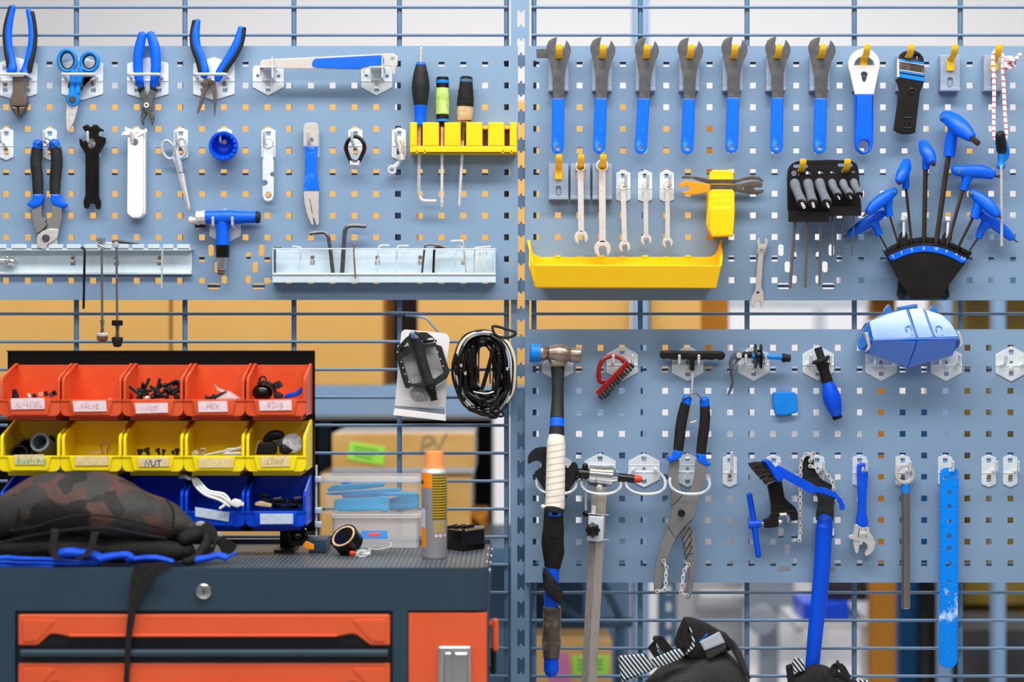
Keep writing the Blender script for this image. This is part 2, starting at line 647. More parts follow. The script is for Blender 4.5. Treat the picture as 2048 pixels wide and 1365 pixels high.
mat('greenpen', '#5ac3a4', 0.6)
mat('white', '#f2f2f2', 0.5)
mat('card', '#dfae60', 0.75, 0, '#daa85b', 4, 0.35, 0.7, bump=0.06, bscale=60)
mat('carddark', '#b67716', 0.75, 0, '#a96d12', 4)
mat('cardtape', '#d8a65a', 0.25, 0, '#e3b672', 10, coat=0.3)
mat('stickergreen', '#a8f04a', 0.6, 0, '#b6f55e', 10)
mat('stickerpink', '#d77fb6', 0.6)
mat('inkgreen', '#5f8f4e', 0.7)
mat('inkgrey', '#8a7f6c', 0.7)
mat('wallpaint', '#ededf0', 0.8)
mat('floorpaint', '#d4d2d6', 0.35, 0, '#c9c7cb', 2)
mat('rackpaint', '#7fa0c4', 0.4, 0, '#86a6c8', 6)
mat('rackdark', '#4a6b88', 0.45, 0, '#527390', 6)
mat('darkgear', '#2b2a2c', 0.6, 0, '#3b3a3c', 6)
mat('bluegear', '#0c5792', 0.6, 0, '#0b4a80', 8)
mat('greygear', '#d9d7d5', 0.5, 0, '#c2c2c3', 5, 0.4, 0.6)
mat('olive', '#8a7327', 0.75, 0, '#5f5226', 5, 0.4, 0.62)
mat('cabinet', '#2d4150', 0.42, 0, '#304553', 10, spec=0.35)
mat('cabinetred', '#e86138', 0.4, 0, '#e45d34', 12, spec=0.35)
mat('matblack', '#17191b', 0.55, 0, spec=0.25)
mat('strap', '#232221', 0.8, 0, '#2a2928', 120, spec=0.2, bump=0.2, bscale=900)
mat('clothblue', '#0056e4', 0.75, 0, '#0044c8', 30, bump=0.5, bscale=120)
mat('clear', '#f2f5f8', 0.12, 0, trans=0.0, ior=1.3, alpha=0.08, spec=0.7)
mat('clearlid', '#f2f5f8', 0.12, 0, ior=1.3, alpha=0.3, spec=0.7)
mat('clearwarm', '#f4f2f3', 0.2, 0, ior=1.3, alpha=0.38, spec=0.5)
mat('clearblue', '#3a9cf8', 0.2, 0, trans=0.6, ior=1.3, coat=1.0, spec=0.8, bump=0.22, bscale=55)
mat('lens', '#d9dde0', 0.12, 0, '#b0b4b8', 200, 0.4, 0.6, trans=0.3)
mat('orangecap', '#ff9a52', 0.45, 0, '#ffa565', 40)
mat('canorange', '#ff9413', 0.4)
mat('cangrey', '#a4a2a6', 0.28, 0.35, '#aaa8ac', 20)
mat('canbrown', '#3a2f16', 0.4)
mat('canyellow', '#d6b21c', 0.5)
mat('pinkgrip', '#e6a48a', 0.3, alpha=0.8)
mat('ivory', '#e3d6bd', 0.5)
mat('greycable', '#aeb6bf', 0.35)
mat('silverbrown', '#a59687', 0.3, 0.6, '#82705f', 30)

# a perforated rubber mat: dark dots and paler bars put into its colour
m = mat('latticemat', '#2c3338', 0.45, 0)
t = m.node_tree
vo = t.nodes.new('ShaderNodeTexVoronoi')
vo.inputs['Scale'].default_value = 130
vo.inputs['Randomness'].default_value = 0.0
co = t.nodes.new('ShaderNodeTexCoord')
t.links.new(co.outputs['Object'], vo.inputs['Vector'])
rp = t.nodes.new('ShaderNodeValToRGB')
rp.color_ramp.elements[0].position = 0.3
rp.color_ramp.elements[0].color = lin('#15191c')
rp.color_ramp.elements[1].position = 0.45
rp.color_ramp.elements[1].color = lin('#566068')
t.links.new(vo.outputs['Distance'], rp.inputs[0])
t.links.new(rp.outputs[0], t.nodes['Principled BSDF'].inputs['Base Color'])

# dark plaid print of the backpack
m = mat('plaid', '#33312f', 0.62, 0, spec=0.3)
t = m.node_tree
co = t.nodes.new('ShaderNodeTexCoord')
mp = t.nodes.new('ShaderNodeMapping')
mp.inputs['Rotation'].default_value = (0, 0.6, 0.5)
t.links.new(co.outputs['Object'], mp.inputs[0])
nz = t.nodes.new('ShaderNodeTexVoronoi')
nz.inputs['Scale'].default_value = 24
nz.distance = 'CHEBYCHEV'
t.links.new(mp.outputs[0], nz.inputs['Vector'])
n3 = t.nodes.new('ShaderNodeTexNoise')
n3.inputs['Scale'].default_value = 9
t.links.new(co.outputs['Object'], n3.inputs['Vector'])
sp = t.nodes.new('ShaderNodeSeparateColor')
t.links.new(nz.outputs['Color'], sp.inputs[0])
rp = t.nodes.new('ShaderNodeValToRGB')
rp.color_ramp.interpolation = 'LINEAR'
e = rp.color_ramp.elements
e[0].position = 0.30
e[0].color = lin('#232221')
e[1].position = 0.36
e[1].color = lin('#393735')
for p_, c_ in ((0.6, '#393735'), (0.66, '#543a34'), (0.8, '#543a34'), (0.86, '#2c2a29')):
    k = e.new(p_)
    k.color = lin(c_)
mx = t.nodes.new('ShaderNodeMath')
mx.operation = 'MULTIPLY_ADD'
mx.inputs[1].default_value = 0.55
t.links.new(sp.outputs[0], mx.inputs[0])
m5 = t.nodes.new('ShaderNodeMath')
m5.operation = 'MULTIPLY'
m5.inputs[1].default_value = 0.45
t.links.new(n3.outputs['Fac'], m5.inputs[0])
t.links.new(m5.outputs[0], mx.inputs[2])
t.links.new(mx.outputs[0], rp.inputs[0])
t.links.new(rp.outputs[0], t.nodes['Principled BSDF'].inputs['Base Color'])


def striped(name, c1, c2, scale, rot, rough=0.7, axis='X', duty=0.5):
    m = mat(name, c1, rough)
    t = m.node_tree
    co = t.nodes.new('ShaderNodeTexCoord')
    mp = t.nodes.new('ShaderNodeMapping')
    mp.inputs['Rotation'].default_value = rot
    t.links.new(co.outputs['Object'], mp.inputs[0])
    wv = t.nodes.new('ShaderNodeTexWave')
    wv.bands_direction = axis
    wv.inputs['Scale'].default_value = scale
    t.links.new(mp.outputs[0], wv.inputs['Vector'])
    r_ = t.nodes.new('ShaderNodeValToRGB')
    r_.color_ramp.elements[0].position = duty - 0.05
    r_.color_ramp.elements[0].color = lin(c1)
    r_.color_ramp.elements[1].position = duty + 0.05
    r_.color_ramp.elements[1].color = lin(c2)
    t.links.new(wv.outputs['Fac'], r_.inputs[0])
    t.links.new(r_.outputs[0], t.nodes['Principled BSDF'].inputs['Base Color'])
    return m


striped('stripes', '#15161b', '#c9d2dc', 52, (0, math.radians(38), 0))
striped('rope', '#f3efec', '#d9504e', 46, (0, 0.5, 0), 0.8, 'DIAGONAL', 0.85)
striped('netting', '#191817', '#4a4744', 120, (0, 0.7, 0.3), 0.7, 'DIAGONAL', 0.75)
striped('canprint', '#3a2f16', '#d2ae1c', 72, (0, 0, 0), 0.4, 'Z', 0.55)

# worn blue gauge strip
m = mat('blueruler', '#0f8af2', 0.5, 0, '#1590f6', 30, spec=0.2)
t = m.node_tree
co = t.nodes.new('ShaderNodeTexCoord')
nz = t.nodes.new('ShaderNodeTexNoise')
nz.inputs['Scale'].default_value = 26
nz.inputs['Detail'].default_value = 6
t.links.new(co.outputs['Object'], nz.inputs['Vector'])
sz = t.nodes.new('ShaderNodeSeparateXYZ')
t.links.new(co.outputs['Object'], sz.inputs[0])
d1 = t.nodes.new('ShaderNodeMath')
d1.operation = 'SUBTRACT'
d1.inputs[1].default_value = 0.10
t.links.new(sz.outputs['Z'], d1.inputs[0])
d2 = t.nodes.new('ShaderNodeMath')
d2.operation = 'ABSOLUTE'
t.links.new(d1.outputs[0], d2.inputs[0])
ad = t.nodes.new('ShaderNodeMapRange')
ad.inputs[2].default_value = 0.07
ad.inputs[3].default_value = 0.14
ad.inputs[4].default_value = -0.12
t.links.new(d2.outputs[0], ad.inputs[0])
a2 = t.nodes.new('ShaderNodeMath')
t.links.new(nz.outputs['Fac'], a2.inputs[0])
t.links.new(ad.outputs[0], a2.inputs[1])
r_ = t.nodes.new('ShaderNodeValToRGB')
r_.color_ramp.elements[0].position = 0.6
r_.color_ramp.elements[0].color = lin('#0084ee')
r_.color_ramp.elements[1].position = 0.69
r_.color_ramp.elements[1].color = lin('#bfe4fa')
t.links.new(a2.outputs[0], r_.inputs[0])
t.links.new(r_.outputs[0], t.nodes['Principled BSDF'].inputs['Base Color'])


# ------------------------------------------------------------------ the room
b = B()
bx(b, -7, 7, -6, 5.7, -0.1, 0)
struct('floor', b, M['floorpaint'])
b = B()
bx(b, -7, 7, 5.6, 5.75, 0, 4.2)
struct('wall_back', b, M['wallpaint'])


# ------------------------------------------------------------------ tool boards
def pegboard(label, x0, y0, x1, y1, c0, r0, pc, pr, nc, nr, ov=None):
    """x/y limits in px, first hole, pitch, counts; ov = (first col, last col, first row, cx, cy) of the slotted corner"""
    bm = B()
    hs = 5.9
    xs = [x0] + [c0 + pc * (k + 0.5) for k in range(nc - 1)] + [x1]
    ys = [y0] + [r0 + pr * (k + 0.5) for k in range(nr - 1)] + [y1]
    for i in range(nc):
        for j in range(nr):
            if ov and ov[0] <= i <= ov[1] and j >= ov[2]:
                continue
            cx, cy = c0 + pc * i, r0 + pr * j
            pl(bm, 'p', rect(xs[i], ys[j], xs[i + 1], ys[j + 1]), -1.6, 0, 0, [rect(cx - hs, cy - hs, cx + hs, cy + hs)])
    if ov:
        X0, X1, Y0, Y1 = xs[ov[0]], xs[ov[1] + 1], ys[ov[2]], y1
        hl = []
        for s in (-1, 1):
            for dx, dy, a, c in ((50.5, -60.5, 5.5, 11.5), (24.5, -50, 5.5, 7), (37.5, -27, 5.5, 11), (24, -2, 5.5, 8), (44.5, 11.5, 13, 6)):
                X_, Y_ = ov[3] + s * dx, ov[4] + dy
                hl.append(rr(X_ - a, Y_ - c, X_ + a, Y_ + c, min(a, c) * 1.9, 5))
            for j in range(ov[2], nr):
                for i in range(ov[0], ov[1] + 1):
                    cx, cy = c0 + pc * i, r0 + pr * j
                    if s == 1 and (j == ov[2] or abs(cx - ov[3]) > 58):
                        hl.append(rect(cx - hs, cy - hs, cx + hs, cy + hs))
        pl(bm, 'p', rect(X0, Y0, X1, Y1), -1.6, 0, 0, hl)
    a, c = W(x0, y1), W(x1, y0)
    f = 0.0145
    for q in ((a.x, c.x, a.z, a.z + 0.0016), (a.x, c.x, c.z - 0.0016, c.z)):
        bx(bm, q[0], q[1], 0.0016, f, q[2], q[3])
    for q in ((a.x, a.x + 0.0016), (c.x - 0.0016, c.x)):
        bx(bm, q[0], q[1], 0.0016, f, a.z, c.z)
    return solo('pegboard', label, 'tool board', bm, M['board'], W((x0 + x1) / 2, y1, 0), 'perforated tool boards')


pegboard('perforated blue-grey steel tool board left of the slotted post, hung with pliers and scissors', -120, 92, 1036, 600, 11.8 - 43.56 * 2, 127.5, 43.56, 43.42, 26, 11, (11, 14, 8, 472.5, 561.4))
pegboard('upper perforated blue-grey tool board right of the post, with the row of cone spanners', 1050, 92, 2165, 601, 1072.5, 127.8, 43.34, 43.3, 25, 11, (11, 14, 8, 1612.3, 561.0))
pegboard('lower perforated blue-grey tool board, the one the hammer hangs on', 1050, 659, 2160, 1166, 1071.5, 696, 43.16, 43.12, 25, 11, (11, 14, 8, 1612.5, 1127.5))

# slotted upright between the boards
bm = B()
PX0, PX1, SX0, SX1 = 1022, 1058.5, 1034.5, 1049.5
pitch = 56.35
y = 20 - pitch * 3
while y < 1560:
    hole = [(SX0, y), (SX0 + 4.6, y), (SX0 + 5.2, y + 4), (SX1 - 5.2, y + 4), (SX1 - 4.6, y), (SX1, y), (SX1, y + 34), (SX1 - 4.6, y + 34),
            (SX1 - 5.6, y + 29), (SX0 + 5.6, y + 29), (SX0 + 4.6, y + 34), (SX0, y + 34)]
    pl(bm, 'p', rect(PX0, y - 11, PX1, y - 11 + pitch), -18, -16, 0, [hole])
    y += pitch
for xx in (PX0, PX1 - 2.2):
    a, c = W(xx, 1560, -16), W(xx + 2.2, -150, -16)
    bx(bm, a.x, c.x, 0.018, 0.058, 0.0, c.z)
a, c = W(PX0, 1560, -16), W(PX1, 1540, -16)
bx(bm, a.x, c.x, 0.016, 0.018, 0, c.z)
solo('slotted_post', 'blue-grey slotted steel upright between the two wire panels', 'post', bm, M['steelpaint'], (W(1040, 1365, -16).x, 0.03, 0))


def wire_panel(label, verts, xa, xb):
    bm = B()
    for k in range(-2, 40):
        yy = 14.5 + 55.78 * k
        p0, p1 = W(xa, yy, -22), W(xb, yy, -22)
        if p0.z < 0.03:
            break
        tube(bm, [p0, p1], [0.00275] * 2, 8, cap='flat')
    for x_ in verts:
        p0, p1 = W(x_, -120, -29.5), W(x_, 1200, -29.5)
        p1.z = 0.0
        tube(bm, [p0, p1], [0.0046] * 2, 10, cap='flat')
    return solo('wire_mesh_panel', label, 'wire panel', bm, M['meshpaint_shaded'], (W((xa + xb) / 2, 0).x, 0.03, 0), 'welded wire panels behind the tool boards')


wire_panel('welded blue-grey wire panel left of the slotted post, carrying the left tool board', (1013, 799, 588, 370, 153, -64), -110, 1016)
wire_panel('welded blue-grey wire panel right of the slotted post, behind two tool boards', (1068, 1280.5, 1494, 1708.5, 1920.5, 2134), 1063, 2170)


# ------------------------------------------------------------------ what stands beyond the panels
def far(name, label, cat, q, h, depth, m, group=None, to_floor=False, r=0.003, kind=None, z0=None):
    """box whose front face shows at px rectangle q, h mm (negative) from the boards"""
    a, c = W(q[0], q[3], h), W(q[2], q[1], h)
    if z0 is not None:
        a.z = z0
    bm = B()
    bx(bm, a.x, c.x, -h / 1000, -h / 1000 + depth, 0.0 if to_floor else a.z, c.z, r)
    return solo(name, label, cat, bm, M[m], ((a.x + c.x) / 2, -h / 1000 + depth / 2, 0.0 if to_floor else a.z), group, kind)


ZS, ZL, ZT = W(0, 772, -1290).z + 0.0006, W(0, 1096, -1160).z + 0.0006, W(0, 764, -1290).z + 0.0006
BX = 'cardboard boxes on the rack behind the wire panels'
far('cardboard_box', 'tan cardboard box behind the left end of the left tool board, above the skewers', 'cardboard box', (-320, 203, 339, 772), -1300, 0.42, 'card', BX, z0=ZS)
far('cardboard_box', 'tan cardboard box behind the middle of the left tool board, left of the dark gap', 'cardboard box', (344, 197, 766, 772), -1300, 0.42, 'card', BX, z0=ZS)
far('cardboard_box', 'tan cardboard box behind the slotted post, right of the dark gap', 'cardboard box', (835, 200, 1261, 772), -1300, 0.42, 'card', BX, z0=ZS)
far('cardboard_box', 'tan cardboard box just right of the pale rack upright, under the yellow tray', 'cardboard box', (1300, 225, 1402, 764), -1320, 0.3, 'card', BX, z0=ZT)
far('cardboard_box', 'ochre cardboard box set back, right of the box under the yellow tray', 'cardboard box', (1398, 232, 1458, 760), -1660, 0.2, 'carddark', BX, z0=ZT)
far('dark_crate', 'dark crate in the gap between two tan boxes behind the hanging pedal', 'crate', (738, 240, 868, 745), -1760, 0.12, 'darkgear', z0=ZS)
bm = B()
for q, hh in (((-340, 772, 1262, 832), -1290),):
    a, c = W(q[0], q[3], hh), W(q[2], q[1], hh)
    bx(bm, a.x, c.x, 1.29, 1.335, a.z, c.z, 0.003)
    bx(bm, a.x, c.x, 1.34, 1.9, c.z - 0.012, c.z)
a, c = W(1302, 772, -1290), W(1480, 764, -1290)
bx(bm, W(1262, 0, -1300).x, c.x, 1.302, 1.9, a.z, c.z)
solo('rack_shelf', 'blue-grey shelf beam carrying the tan boxes, behind the pedal card', 'shelf', bm, M['rackpaint'], (0, 1.3, 1.0))


def upright(label, px, wpx, h, m='rackpaint', slots=False, top=-200):
    a, c = W(px - wpx / 2, 0, h), W(px + wpx / 2, 0, h)
    bm = B()
    bx(bm, a.x, c.x, -h / 1000, -h / 1000 + 0.05, 0, W(0, top, h).z, 0.004)
    o = solo('rack_upright', label, 'rack upright', bm, M[m], ((a.x + c.x) / 2, -h / 1000, 0), 'uprights of the racks behind the wire panels')
    if slots:
        bm = B()
        for k in range(18):
            yy = 900 + k * 34
            p, q = W(px - 3, yy + 17, h), W(px + 5, yy, h)
            bx(bm, p.x, q.x, -h / 1000 - 0.002, -h / 1000, p.z, q.z)
        mk('slot_liner', bm, M['white'], o)
    return o


upright('pale blue rack upright behind the upper right board, seen at its top left', 1282, 32, -1250)
upright('dark blue rack upright with pale slots, behind the chain pliers', 1336, 36, -1680, 'rackdark', True, 900)
upright('dark blue rack upright directly behind the slotted post', 1043, 46, -700, 'rackdark', top=775)
upright('blue rack upright behind the blue chain cleaner', 1893, 24, -1730, top=445)
upright('blue rack upright at the right edge, in front of the olive tarpaulin', 2001, 22, -1500, top=445)
upright('dark rack upright left of the taped lower box, behind the bin rack', 648, 24, -1640, 'rackdark', top=850)

TP = 'taped boxes on the lower rack shelf'
o = far('cardboard_box', 'battered taped carton with a green sticker, behind the spray can cap', 'cardboard box', (664, 868, 948, 947), -1180, 0.4, 'cardtape', TP, z0=W(0, 949, -1190).z + 0.0006)
bm = B()
tube(bm, [W(x_, y_, -1176) for x_, y_ in ((842, 907), (848, 874), (862, 872), (866, 885), (850, 893))], [0.0022] * 5, 6, 0.3)
tube(bm, [W(x_, y_, -1176) for x_, y_ in ((868, 876), (876, 900), (893, 868))], [0.0022] * 3, 6, 0.3)
mk('pen_marks', bm, M['inkgrey'], o)
bm = B()
pl(bm, 'p', [(699, 884), (771, 894), (767, 932), (694, 919)], -1180, -1177, 0.5)
st = mk('sticker', bm, M['stickergreen'], o)
st['label'] = 'bright green sticker'
bm = B()
for i in range(3):
    rbar(bm, 'p', (708, 895 + i * 8), (756 - 6 * i, 902 + i * 8), 3.2, -1178, -1176.4, 0.1)
mk('print_lines', bm, M['inkgreen'], st)
bm = B()
pl(bm, 'p', rect(664, 936, 948, 946), -1180, -1178.5, 0.3)
mk('tape_strip', bm, M['greycable'], o)
far('cardboard_box', 'worn taped carton below the one with the green sticker, behind the clear boxes', 'cardboard box', (640, 949, 942, 1094), -1190, 0.4, 'cardtape', TP, z0=ZL)
far('cardboard_box', 'tan carton on the lower shelf behind the blue bins', 'cardboard box', (150, 960, 600, 1094), -1240, 0.4, 'card', TP, z0=ZL)
far('sack', 'ochre sack bulging beside the worn taped carton', 'sack', (940, 1030, 975, 1094), -1210, 0.25, 'carddark', None, False, 0.03, z0=ZL)
bm = B()
a, c = W(-340, 1130, -1160), W(1262, 1096, -1160)
bx(bm, a.x, c.x, 1.16, 1.2, a.z, c.z, 0.003)
bx(bm, a.x, c.x, 1.2, 1.75, c.z - 0.012, c.z - 0.001)
solo('rack_shelf', 'lower blue-grey shelf carrying the taped cartons', 'shelf', bm, M['rackdark'], (0, 1.2, 0.9))
far('dark_cabinet', 'black cabinet behind the taped cartons, right of the sack', 'cabinet', (-150, 838, 985, 1300), -1800, 0.4, 'black', None, True)
far('machine_cover', 'blue-grey machine side low behind the toolbox corner', 'machine', (930, 1120, 1064, 1272), -1320, 0.3, 'rackdark', None, True)
far('tool_case', 'dark blue-grey case behind the long blue spanner handle', 'case', (1066, 1120, 1168, 1262), -1500, 0.3, 'rackdark', None, True)
far('machine_cover', 'pale blue machine cover behind the steel gauge arm', 'machine', (1168, 905, 1262, 1300), -1790, 0.3, 'rackpaint', None, True)
bm = B()
tube(bm, [W(1080, 1180, -1350), W(1180, 1262, -1350)], [0.012] * 2, 8)
tube(bm, [W(1205, 1165, -1350), W(1245, 1245, -1350)], [0.010] * 2, 8)
tube(bm, [W(1070, 1246, -1350), W(1262, 1246, -1350)], [0.013] * 2, 8)
for x_ in (1080, 1240):
    p = W(x_, 1246, -1350)
    tube(bm, [p, Vector((p.x, p.y, 0.0))], [0.012] * 2, 8)
solo('work_stand', 'dark blue tubular stand behind the steel gauge arm', 'stand', bm, M['rackdark'], W(1160, 1400, -1350))
o = far('cardboard_box', 'orange carton with pink and green stickers, low behind the long blue handle', 'cardboard box', (1060, 1284, 1224, 1420), -1100, 0.2, 'cardtape', TP, True)
bm = B()
pl(bm, 'p', [(1096, 1312), (1136, 1306), (1142, 1372), (1100, 1376)], -1100, -1098, 0.4)
mk('sticker', bm, M['stickerpink'], o)
bm = B()
pl(bm, 'p', [(1145, 1313), (1219, 1312), (1217, 1350), (1147, 1352)], -1100, -1098, 0.4)
st = mk('sticker', bm, M['stickergreen'], o)
bm = B()
for i in range(3):
    rbar(bm, 'p', (1155, 1322 + i * 9), (1205, 1321 + i * 9), 3.4, -1098.6, -1097.6, 0.1)
mk('print_lines', bm, M['inkgreen'], st)
# pale machine with a wheel, seen between the upright and the long blue handle
bm = B()
a, c = W(1352, 1268, -2600), W(1492, 930, -2600)
bx(bm, a.x, c.x, 2.6, 3.1, 0.0, c.z, 0.02)
a, c = W(1400, 1216, -2500), W(1520, 1188, -2500)
bx(bm, a.x, c.x, 2.5, 2.9, a.z, c.z, 0.015)
solo('machine', 'pale grey machine with rounded covers beyond the wire panel', 'machine', bm, M['greygear'], W(1425, 1268, -2600))
bm = B()
lathe(bm, W(1522, 1240, -2300), W(1522, 1240, -2400), [(0, 0.03), (0.05, 0.045), (0.95, 0.045), (1, 0.03)], 24)
bx(bm, W(1505, 0, -2400).x, W(1575, 0, -2400).x, 2.4, 2.45, 0.9, W(0, 1205, -2400).z, 0.02)
p = W(1540, 1240, -2400)
bx(bm, p.x - 0.03, p.x + 0.03, 2.41, 2.45, 0, 0.95, 0.01)
solo('grinder', 'grey bench grinder with a round wheel beyond the wire panel', 'grinder', bm, M['greycable'], W(1540, 1300, -2400))
bm = B()
a, c = W(1606, 1243, -2000), W(1700, 1206, -2000)
bx(bm, a.x, c.x, 2.0, 2.2, a.z, c.z, 0.01)
o = solo('storage_bin', 'dark blue plastic bin beyond the wire panel, left of the ochre board', 'bin', bm, M['bluebin'], W(1653, 1243, -2000))
bm = B()
a, c = W(1590, 1259, -1990), W(1742, 1244, -1990)
bx(bm, a.x, c.x, 1.99, 2.3, a.z, c.z, 0.003)
for x_ in (1598, 1734):
    p = W(x_, 1259, -2000)
    bx(bm, p.x - 0.012, p.x + 0.012, 2.0, 2.03, 0, p.z)
solo('low_table', 'grey low table under the dark blue bin', 'table', bm, M['greygear'], W(1660, 1400, -2000))
bm = B()
a, c = W(1652, 1205, -2050), W(1738, 1150, -2050)
bx(bm, a.x, c.x, 2.05, 2.3, a.z, c.z, 0.02)
solo('tool_case', 'dark case standing on the blue bin beyond the wire panel', 'case', bm, M['darkgear'], W(1695, 1205, -2050))
far('tall_board', 'narrow ochre cardboard panel standing upright, seen above and below the lower board', 'panel', (1744, 560, 1792, 1250), -1900, 0.06, 'carddark', None, True)
far('tall_cabinet', 'dark teal cabinet behind the lower board, right of the ochre panel', 'cabinet', (1798, 800, 1878, 1290), -2100, 0.4, 'bluegear', None, True)
far('dark_bag', 'black bag leaning beside the dark teal cabinet', 'bag', (1850, 1160, 1935, 1292), -1970, 0.1, 'black', None, True, 0.04)
bm = B()
for i in range(6):
    z0 = 0.05 + i * 0.24
    a, c = W(1925 + 5 * (i % 2), 0, -2100), W(2090, 0, -2100)
    bx(bm, a.x, c.x, 2.1 + 0.02 * (i % 3), 2.6, z0, z0 + 0.235, 0.06)
solo('tarpaulin_stack', 'olive folded tarpaulins stacked at the right beyond the wire panel', 'tarpaulins', bm, M['olive'], W(2000, 1400, -2100))
far('dark_chest', 'black chest in front of the olive tarpaulins at lower right', 'chest', (1925, 1256, 2090, 1420), -1650, 0.3, 'darkgear', None, True, 0.02)
far('cardboard_box', 'small tan carton high behind the hexagon key fan', 'cardboard box', (1868, 236, 1962, 432), -1800, 0.08, 'card', None, z0=W(0, 436, -1790).z + 0.0006)
far('rack_shelf', 'dark blue rack shelf behind the hexagon key fan', 'shelf', (1690, 436, 2150, 592), -1790, 0.1, 'rackdark')
bm = B()
for i in range(5):
    a, c = W(1440, 610 + i * 130, -4300), W(1745, 622 + i * 130, -4300)
    bx(bm, a.x, c.x, 4.3, 4.7, a.z - 0.01, a.z + 0.03)
for x_ in (1442, 1640, 1743):
    p = W(x_, 0, -4300)
    bx(bm, p.x - 0.02, p.x + 0.02, 4.28, 4.32, 0, 1.45)
solo('far_shelving', 'pale grey shelving far behind the lower board', 'shelving', bm, M['greycable'], W(1600, 1300, -4300))


# ------------------------------------------------------------------ roller cabinet
HF = 450
def Wf(px, py, h=HF):
    return W(px, py, h)


tc_ = thing('tool_cabinet', 'dark grey and orange roller tool cabinet at lower left', 'tool cabinet', (W(440, 1300, HF).x, -0.25, 0.0))
xl, xr_ = W(-140, 0, HF).x, W(978, 0, HF).x
zt = W(0, 1136, HF).z
zb = W(0, 1222, HF).z
bm = B()
bx(bm, xl + 0.004, xr_ - 0.004, -0.442, -0.03, 0.12, zb)
# front frame: posts between the drawers and the door
for q in ((-140, 30), (786, 815), (975, 978)):
    a, c = W(q[0], 0, HF), W(q[1], 0, HF)
    bx(bm, a.x, c.x, -0.45, -0.44, 0.12, zb)
mk('body', bm, M['cabinet'], tc_)
bm = B()
for i in (0, 1):
    for yy in (-0.38, -0.1):
        x_ = (xl + 0.08, xr_ - 0.08)[i]
        lathe(bm, Vector((x_ - 0.02, yy, 0.06)), Vector((x_ + 0.02, yy, 0.06)), [(0, 0.06), (1, 0.06)], 20)
        bx(bm, x_ - 0.03, x_ + 0.03, yy - 0.03, yy + 0.03, 0.10, 0.125)
mk('casters', bm, M['matblack'], tc_)
# top tray: front apron with rounded ends and low rims
bm = B()
loop = fil([(xl, -0.45), (xr_, -0.45, 0.022), (xr_, -0.024, 0.01), (xl, -0.024)], 0.02, 5)
inn = fil([(xl + 0.003, -0.447), (xr_ - 0.003, -0.447, 0.02), (xr_ - 0.003, -0.027, 0.008), (xl + 0.003, -0.027)], 0.018, 5)
def tfz(u, v, d):
    return Vector((u, v, d))
prism(bm, [loop, inn[::-1]], zb, zt, 0.0012, tfz)
mk('top_tray', bm, M['cabinet'], tc_)
zm = zt - 0.008
bm = B()
prism(bm, [inn], zb + 0.01, zm, 0, tfz)
mk('tray_mat', bm, M['latticemat'], tc_)
# drawers
def drawer(y0):
    s = y0 - 1230
    f = lambda pts: [(x_, y_ + s) for x_, y_ in pts]
    bm = B()
    o_ = fil(f([(36, 1230), (780, 1230), (780, 1292), (741, 1292), (712, 1270), (700, 1269), (672, 1275), (140, 1275), (112, 1269), (100, 1269), (75, 1292), (36, 1292)]), 5)
    bq = [W(x_, y_, HF + 2) for x_, y_ in o_]
    lo = [(v.x, v.z) for v in bq]
    lo = lo if _area(lo) > 0 else lo[::-1]
    prism(bm, [lo], 0.43, 0.452, 0.0025, lambda u, v, d: Vector((u, -d, v)))
    dr = mk('drawer', bm, M['cabinetred'], tc_)
    bm = B()
    pl(bm, 'p', f([(45, 1240), (108, 1240), (110, 1243), (74, 1284), (46, 1284)]), 451.5, 453.5, 1.2, fl=3)
    mk('embossed_corner', bm, M['cabinetred'], dr)
    bm = B()
    pl(bm, 'p', f([(771, 1240), (708, 1240), (706, 1243), (744, 1284), (771, 1284)]), 451.5, 453.5, 1.2, fl=3)
    mk('embossed_corner', bm, M['cabinetred'], dr)
    bm = B()
    pl(bm, 'p', f(rect(34, 1268, 782, 1328)), 442.5, 449.5, 0)
    mk('handle_recess', bm, M['matblack'], dr)
    bm = B()
    a, c = W(42, 1307 + s, 452), W(776, 1307 + s, 452)
    tube(bm, [a, c], [0.006, 0.006], 10, cap='flat')
    mk('grip_bar', bm, M['cabinet'], dr)
    bm = B()
    tube(bm, [W(140, 1272 + s, 453), W(672, 1272 + s, 453)], [0.0022] * 2, 8)
    mk('lower_lip', bm, M['cabinetred'], dr)
for y0 in (1230, 1327, 1424):
    drawer(y0)
bm = B()
a, c = W(817, 1520, HF), W(974, 1227, HF)
bx(bm, a.x, c.x, -0.452, -0.435, a.z, c.z, 0.002)
dr = mk('cabinet_door', bm, M['cabinetred'], tc_)
bm = B()
pl(bm, 'p', rr(876, 1294, 942, 1470, 4), 452, 458, 2, [rect(888, 1304, 936, 1460)])
hd = mk('door_handle', bm, M['chrome'], dr)
hd['label'] = 'chrome recessed latch'
bm = B()
pl(bm, 'p', rect(886, 1302, 938, 1462), 452, 453, 0)
pl(bm, 'p', rr(889, 1306, 903, 1460, 3), 452, 459, 2)
pl(bm, 'p', rr(908, 1306, 936, 1460, 4), 452, 456, 3)
mk('latch_plate', bm, M['chrome'], hd)
bm = B()
pl(bm, 'p', circ(407, 1184, 15.5, 28), 450, 455, 2.5)
lk = mk('lock', bm, M['chrome'], tc_)
bm = B()
pl(bm, 'p', [(405, 1178), (410, 1178), (410, 1188), (405, 1190)], 454, 455.6, 0.3)
mk('keyhole', bm, M['brownsteel'], lk)
bm = B()
tube(bm, [W(990, 1243, 420), W(990, 1298, 420)], [0.0055] * 2, 12)
tube(bm, [W(978, 1248, 420), W(990, 1248, 420)], [0.004] * 2, 8)
mk('side_rail', bm, M['cabinetred'], tc_)
bm = B()
tube(bm, [W(987, 1298, 420), W(987, 1345, 420)], [0.0045] * 2, 12)
tube(bm, [W(978, 1340, 420), W(987, 1340, 420)], [0.004] * 2, 8)
